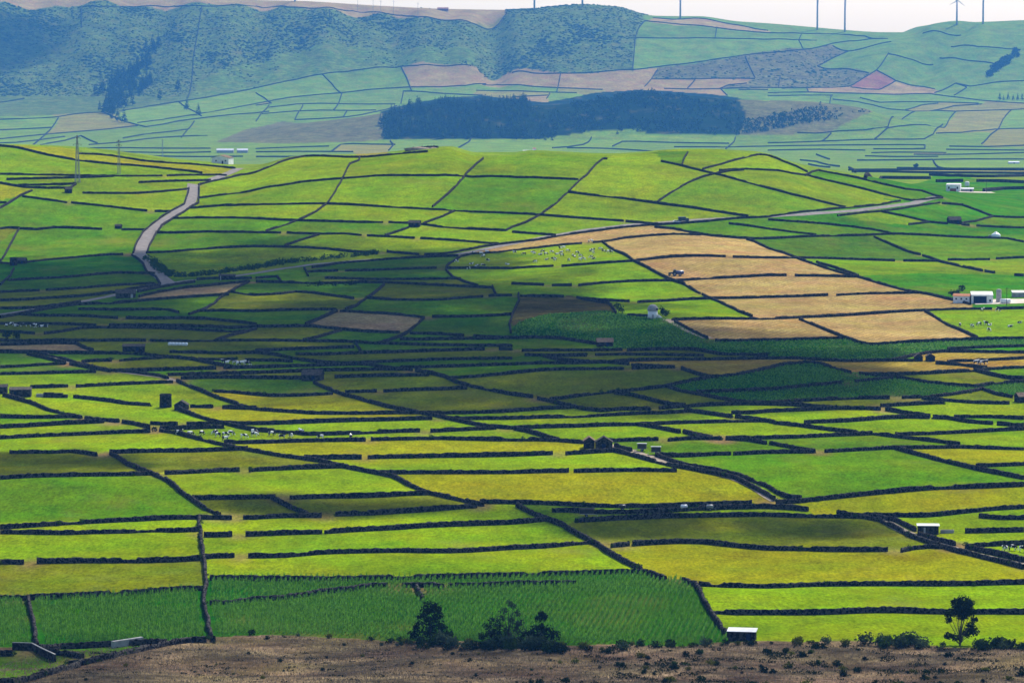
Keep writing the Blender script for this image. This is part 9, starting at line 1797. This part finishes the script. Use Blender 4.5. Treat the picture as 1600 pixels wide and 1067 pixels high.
# ------------------------------------------------------------------ cattle
def skin_mesh(name, pts, edges, rad):
    me = bpy.data.meshes.new(name); me.from_pydata(pts, edges, []); o = bpy.data.objects.new(name, me); col.objects.link(o)
    sk = o.modifiers.new('skin', 'SKIN'); sb = o.modifiers.new('sub', 'SUBSURF'); sb.levels = 1
    for v_, r_ in zip(me.skin_vertices[0].data, rad): v_.radius = r_ if isinstance(r_, tuple) else (r_, r_)
    me.skin_vertices[0].data[0].use_root = True
    dg = bpy.context.evaluated_depsgraph_get(); out = bpy.data.meshes.new_from_object(o.evaluated_get(dg))
    bpy.data.objects.remove(o); out.materials.clear(); out.materials.append(M['hide']); return out
def cow_mesh(graze, lie=False):
    h = 1.08 if not lie else .42
    pts = [(-.55, 0, h), (0, 0, h - .03), (.5, 0, h + .02)]            # rump, barrel, chest
    rad = [(.30, .33), (.36, .40), (.28, .36)]; edges = [(0, 1), (1, 2)]
    if graze: nk = [(.88, 0, h - .12), (1.12, 0, .48), (1.30, 0, .14)]
    else: nk = [(.80, 0, h + .22), (1.02, 0, h + .42), (1.34, 0, h + .26)]
    b = len(pts); pts += nk; rad += [(.17, .20), (.13, .16), .09]; edges += [(2, b), (b, b + 1), (b + 1, b + 2)]
    for sx, px in ((0, -.62), (2, .52)):
        for s in (-1, 1):
            b = len(pts)
            if lie: pts += [(px, s * .34, .22), (px + .35, s * .40, .08)]; rad += [.12, .07]; edges += [(sx, b), (b, b + 1)]
            else:
                hock = -.10 if sx == 0 else .04
                pts += [(px, s * .22, .74), (px + hock, s * .23, .42), (px + hock * .4, s * .23, .02)]; rad += [.14, .075, .06]; edges += [(sx, b), (b, b + 1), (b + 1, b + 2)]
    b = len(pts); pts += [(-.92, 0, h + .12), (-1.0, 0, h - .4)]; rad += [.04, .03]; edges += [(0, b), (b, b + 1)]
    return skin_mesh('cow', pts, edges, rad)
COW = [cow_mesh(True), cow_mesh(False), cow_mesh(False, True)]
def horn_ears(k):
    hx, hz = ((1.12, .56), (1.02, 1.52), (1.02, .88))[k]; mb = MB()
    for s in (-1, 1): mb.add([(hx - .05, s * .12, hz), (hx + .05, s * .12, hz), (hx, s * .34, hz + .02), (hx, s * .2, hz + .08)], [(0, 1, 2), (0, 2, 3), (1, 3, 2), (0, 3, 1)])
    me = bpy.data.meshes.new('ears'); me.from_pydata(mb.v, [], mb.f); me.materials.append(M['hide']); return me
EARS = [horn_ears(k) for k in range(3)]
def cow(x, y, rz, k, label, group):
    o = bpy.data.objects.new('cow', COW[k]); col.objects.link(o); o.location = (x, y, gz(x, y) + .02); o.rotation_euler = (0, 0, rz); o.scale = (1.12,) * 3
    tag(o, label, 'cow', group)
    e = bpy.data.objects.new('ears', EARS[k]); col.objects.link(e); e.parent = o
rc = random.Random(44)
for key, lb, gr, pose in (('cows_near', 'black and white cow in the strip above the walled lane', 'cows in the near strip', (0, 0, 0, 1)),
                          ('cows_mid', 'black and white cow in the large herd below the main road', 'herd below the road', (0, 0, 1, 2)),
                          ('cows_left', 'black and white cow in line along the shaded wall', 'cows by the shaded wall', (1, 2, 0)),
                          ('cows_tuft', 'pale cow in the small group in a shaded walled corner', 'cows in the shaded corner', (0, 1)),
                          ('cows_right', 'dark cow in the row on the pale meadow beyond twin sheds', 'cows on the pale meadow', (0, 1)),
                          ('cows_farm', 'cow scattered over the green pasture below the white barn', 'cows below the white barn', (0, 2, 1)),
                          ('cows_lane', 'black and white cow in the corner field by the walled lane', 'cows by the lane corner', (0, 1))):
    for (x, y) in S[key]:
        k_ = rc.choice(pose); st = ('grazing', 'standing', 'lying')[k_]
        cow(x, y, rc.choice((0, math.pi)) + rc.gauss(0, .7), k_, lb.replace('cow ', 'cow ' + st + ' ', 1), gr + ', ' + st)

# ------------------------------------------------------------------ vehicles and field gear
def wheel(o, x, y, r_, w_=.3):
    t = MB().tube([(x, y - w_ / 2, r_), (x, y + w_ / 2, r_)], [r_, r_], 14).build('wheel', M['tyre'], o)
    MB().tube([(x, y - w_ / 2 - .02, r_), (x, y + w_ / 2 + .02, r_)], [r_ * .5, r_ * .5], 10).build('rim', M['steel'], t)
o = thing('tractor', 'black tractor pulling a tank across the hay field', 'tractor', *S['tractor'], R(180))
MB().prism([(-.2, .9), (1.9, .9), (2.0, 1.3), (1.9, 1.6), (-.2, 1.75)], 'y', -.45, .45).build('bonnet', M['paint_black'], o)
MB().prism([(-1.5, 1.0), (-.2, 1.0), (-.1, 1.8), (-.35, 2.7), (-1.4, 2.7), (-1.5, 1.8)], 'y', -.7, .7).build('cab', M['glass_dark'], o)
MB().box(-1.55, -.2, -.8, .8, 2.72, 2.85).build('roof', M['paint_black'], o)
for s in (-1, 1): wheel(o, -.9, s * .95, .9, .45); wheel(o, 1.45, s * .8, .55, .35)
o = thing('tank_trailer', 'dark blue slurry tank trailer behind the black tractor', 'trailer', *S['tanker'], R(180))
MB().tube([(-2.3, 0, 1.55), (-2.0, 0, 1.55), (1.9, 0, 1.55), (2.2, 0, 1.55)], [.5, .95, .95, .5], 14).build('tank', M['paint_blue'], o, True)
MB().tube([(1.9, 0, .8), (3.4, 0, .6)], [.1, .08], 6).build('drawbar', M['steel'], o)
for s in (-1, 1): wheel(o, -.5, s * 1.0, .65, .4)
o = thing('car', 'white car on the road above the hay fields', 'car', *S['car_road'], R(8))
MB().prism([(-2.1, .35), (2.1, .35), (2.1, .8), (1.2, .92), (.55, 1.45), (-1.5, 1.48), (-2.1, .95)], 'y', -.85, .85).build('body', M['paint_white'], o)
for s in (-1, 1): MB().prism([(1.0, .95), (.5, 1.38), (-1.4, 1.4), (-1.8, .97)], 'y', s * .86 - .01, s * .86 + .01).build('window', M['glass_dark'], o)
for a in (-1.3, 1.3):
    for s in (-1, 1): wheel(o, a, s * .8, .33, .22)
o = thing('truck', 'dark box truck just ahead of the white car on the road', 'truck', *S['truck_road'], R(8))
MB().box(-2.8, 1.1, -1.05, 1.05, .8, 3.0).build('box_body', M['paint_dark'], o)
MB().prism([(1.2, .6), (2.8, .6), (2.8, 1.5), (2.4, 2.3), (1.2, 2.3)], 'y', -1.0, 1.0).build('cab', M['paint_dark'], o)
MB().box(2.55, 2.83, -.85, .85, 1.5, 2.15).build('windscreen', M['glass_dark'], o)
for a in (-1.8, 1.9):
    for s in (-1, 1): wheel(o, a, s * .95, .45, .28)
def milking_trailer(spot, label, rz, L=3.0, roof='white_sheet', h=2.2):
    o = thing('livestock_trailer', label, 'trailer', *spot, rz)
    MB().box(-L/2, L/2, -.9, .9, .75, .9).build('floor', M['steel'], o)
    MB().box(-L/2, L/2, .8, .9, .9, h).build('side_panel', M['paint_black'], o); MB().box(-L/2, L/2, -.9, -.8, .9, h - .1).build('side_panel', M['paint_black'], o)
    MB().box(-L/2 - .1, -L/2, -.88, .88, .75, h).build('end_panel', M['paint_black'], o)
    MB().prism([(-1.05, h), (1.05, h + .12), (1.05, h + .24), (-1.05, h + .12)], 'x', -L/2 - .2, L/2 + .2).build('roof', M[roof], o)
    MB().tube([(L/2, 0, .7), (L/2 + 1.1, 0, .45)], [.06, .05], 6).build('drawbar', M['steel'], o)
    for s in (-1, 1): wheel(o, -.1, s * .95, .36, .2)
    MB().tube([(L/2 + 1.0, 0, .45), (L/2 + 1.0, 0, -.05)], [.04, .04], 5).build('jockey_leg', M['steel'], o)
    return o
milking_trailer(S['trailer_a'], 'dark livestock trailer with white roof standing on the pasture', R(170), 2.4)
milking_trailer(S['trailer_b'], 'dark white roofed livestock trailer parked over the lane wall', R(175), 2.6)
milking_trailer(S['trailer_c'], 'black livestock trailer in the shaded gap between the two walls', R(4), 3.6, 'roof_dark', 2.0)
def bowser(spot, label, mat):
    o = thing('water_bowser', label, 'trailer', *spot, R(5))
    MB().tube([(-.9, 0, 1.0), (-.75, 0, 1.0), (.75, 0, 1.0), (.9, 0, 1.0)], [.3, .55, .55, .3], 12).build('tank', M[mat], o, True)
    MB().tube([(.7, 0, .5), (1.7, 0, .4)], [.05, .05], 5).build('drawbar', M['steel'], o)
    MB().tube([(1.6, 0, .42), (1.6, 0, -.05)], [.05, .05], 5).build('stand', M['steel'], o)
    for s in (-1, 1): wheel(o, 0, s * .6, .34, .2)
bowser(S['bale_cart'], 'black water bowser between the double walls below the yellow meadow', 'paint_black')
bowser(S['bowser_a'], 'pale topped water bowser in the walled passage below the meadow', 'paint_white')
bowser(S['bowser_b'], 'grey water bowser where the walled passage widens', 'steel')

# ------------------------------------------------------------------ brambles and ferns growing on the near walls
rb = np.random.RandomState(71); V, F, bs = [], [], 0
for c_, p_ in WALLS:
    ym = np.mean([q[1] for q in p_])
    if ym > 1500: continue
    q = resample(p_, 3.0)
    for (x, y) in q:
        if rb.rand() > 0.22: continue
        s = rb.uniform(.3, .8); v_, f_ = leaf_cloud([((x + rb.uniform(-.4, .4), y - rb.uniform(0, .7), gz(x, y) + rb.uniform(.1, 1.1)), s)], 150, 0.15, int(abs(x * 31 + y * 17)) % 99999, .8)
        V.append(v_); F.append(f_ + bs); bs += len(v_)
tag(mesh_np('bramble', np.concatenate(V), np.concatenate(F), M['leaf_mid']), 'brambles and ferns growing along the dark stone walls', 'bramble', kind='stuff')


# ------------------------------------------------------------------ clouds that shade parts of the land (high above the view)
def cloud_mat():
    m, nt, b = mat_new('cloud')
    b.inputs['Base Color'].default_value = (0.8, 0.8, 0.8, 1)
    tr = N(nt, 'ShaderNodeBsdfTransparent'); mx = N(nt, 'ShaderNodeMixShader')
    tc = N(nt, 'ShaderNodeTexCoord'); n = N(nt, 'ShaderNodeTexNoise'); n.inputs['Scale'].default_value = 0.03; n.inputs['Detail'].default_value = 3
    nt.links.new(tc.outputs['Object'], n.inputs['Vector'])
    mr = N(nt, 'ShaderNodeMapRange'); mr.inputs[1].default_value = 0.35; mr.inputs[2].default_value = 0.6; mr.inputs[3].default_value = 0.05; mr.inputs[4].default_value = 0.38
    nt.links.new(n.outputs['Fac'], mr.inputs[0]); nt.links.new(mr.outputs[0], mx.inputs[0])
    nt.links.new(tr.outputs[0], mx.inputs[1]); nt.links.new(b.outputs[0], mx.inputs[2])
    nt.links.new(mx.outputs[0], nt.nodes['Material Output'].inputs['Surface'])
    return m
M['cloud'] = cloud_mat()
bm = bmesh.new(); bmesh.ops.create_icosphere(bm, subdivisions=2, radius=1.0)
ICO_V = np.array([v.co for v in bm.verts]); ICO_F = np.array([[v.index for v in f.verts] for f in bm.faces]); bm.free()

def cloud(poly, n, r0, r1, height, seed):
    r = np.random.RandomState(seed); p = np.array(poly)
    P = []
    while len(P) < n:
        q = np.column_stack([r.uniform(p[:, 0].min(), p[:, 0].max(), 400), r.uniform(p[:, 1].min(), p[:, 1].max(), 400)])
        P += list(q[inside(q[:, 0], q[:, 1], poly)])
    P = np.array(P[:n]); V, F = [], []
    for k, (x, y) in enumerate(P):
        s = r.uniform(r0, r1); t = (height + r.uniform(-1, 1) * r0 * 0.5) / SUN_DIR.z
        c = np.array([x, y, gz(x, y)]) + np.array(SUN_DIR) * t
        w = 1 + 0.16 * np.sin(ICO_V @ r.randn(3, 3) * 2.5).sum(1)[:, None]
        V.append(ICO_V * w * np.array([s, s * 1.15, s * 0.75]) + c); F.append(ICO_F + k * len(ICO_V))
    o = mesh_np('cloud', np.concatenate(V), np.concatenate(F), M['cloud'], smooth_shade=True)
    return tag(o, kind='structure')
cloud(SPOT['shadow_a'], 200, 18, 50, 620, 1)
cloud(SPOT['shadow_c'], 60, 7, 13, 560, 2)
cloud(SPOT['shadow_d'], 22, 6, 12, 560, 3)
cloud(SPOT['shadow_e'], 30, 8, 16, 560, 4)
cloud(SPOT['shadow_f'], 30, 30, 70, 900, 5)

# ------------------------------------------------------------------ the air
HAZE_DENSITY = 3.5e-5
hz = MB().box(-14000, 14000, -450, 12800, -120, 345).build('haze', None)
m = bpy.data.materials.new('haze'); m.use_nodes = True
nt = m.node_tree; nt.nodes.clear()
out = nt.nodes.new('ShaderNodeOutputMaterial'); pv = nt.nodes.new('ShaderNodeVolumePrincipled')
pv.inputs['Color'].default_value = (0.10, 0.38, 1.0, 1); pv.inputs['Density'].default_value = HAZE_DENSITY
pv.inputs['Anisotropy'].default_value = 0.2
nt.links.new(pv.outputs[0], out.inputs['Volume'])
hz.data.materials.append(m)
tag(hz, kind='stuff', label='pale blue haze filling the air over the plain', cat='haze')
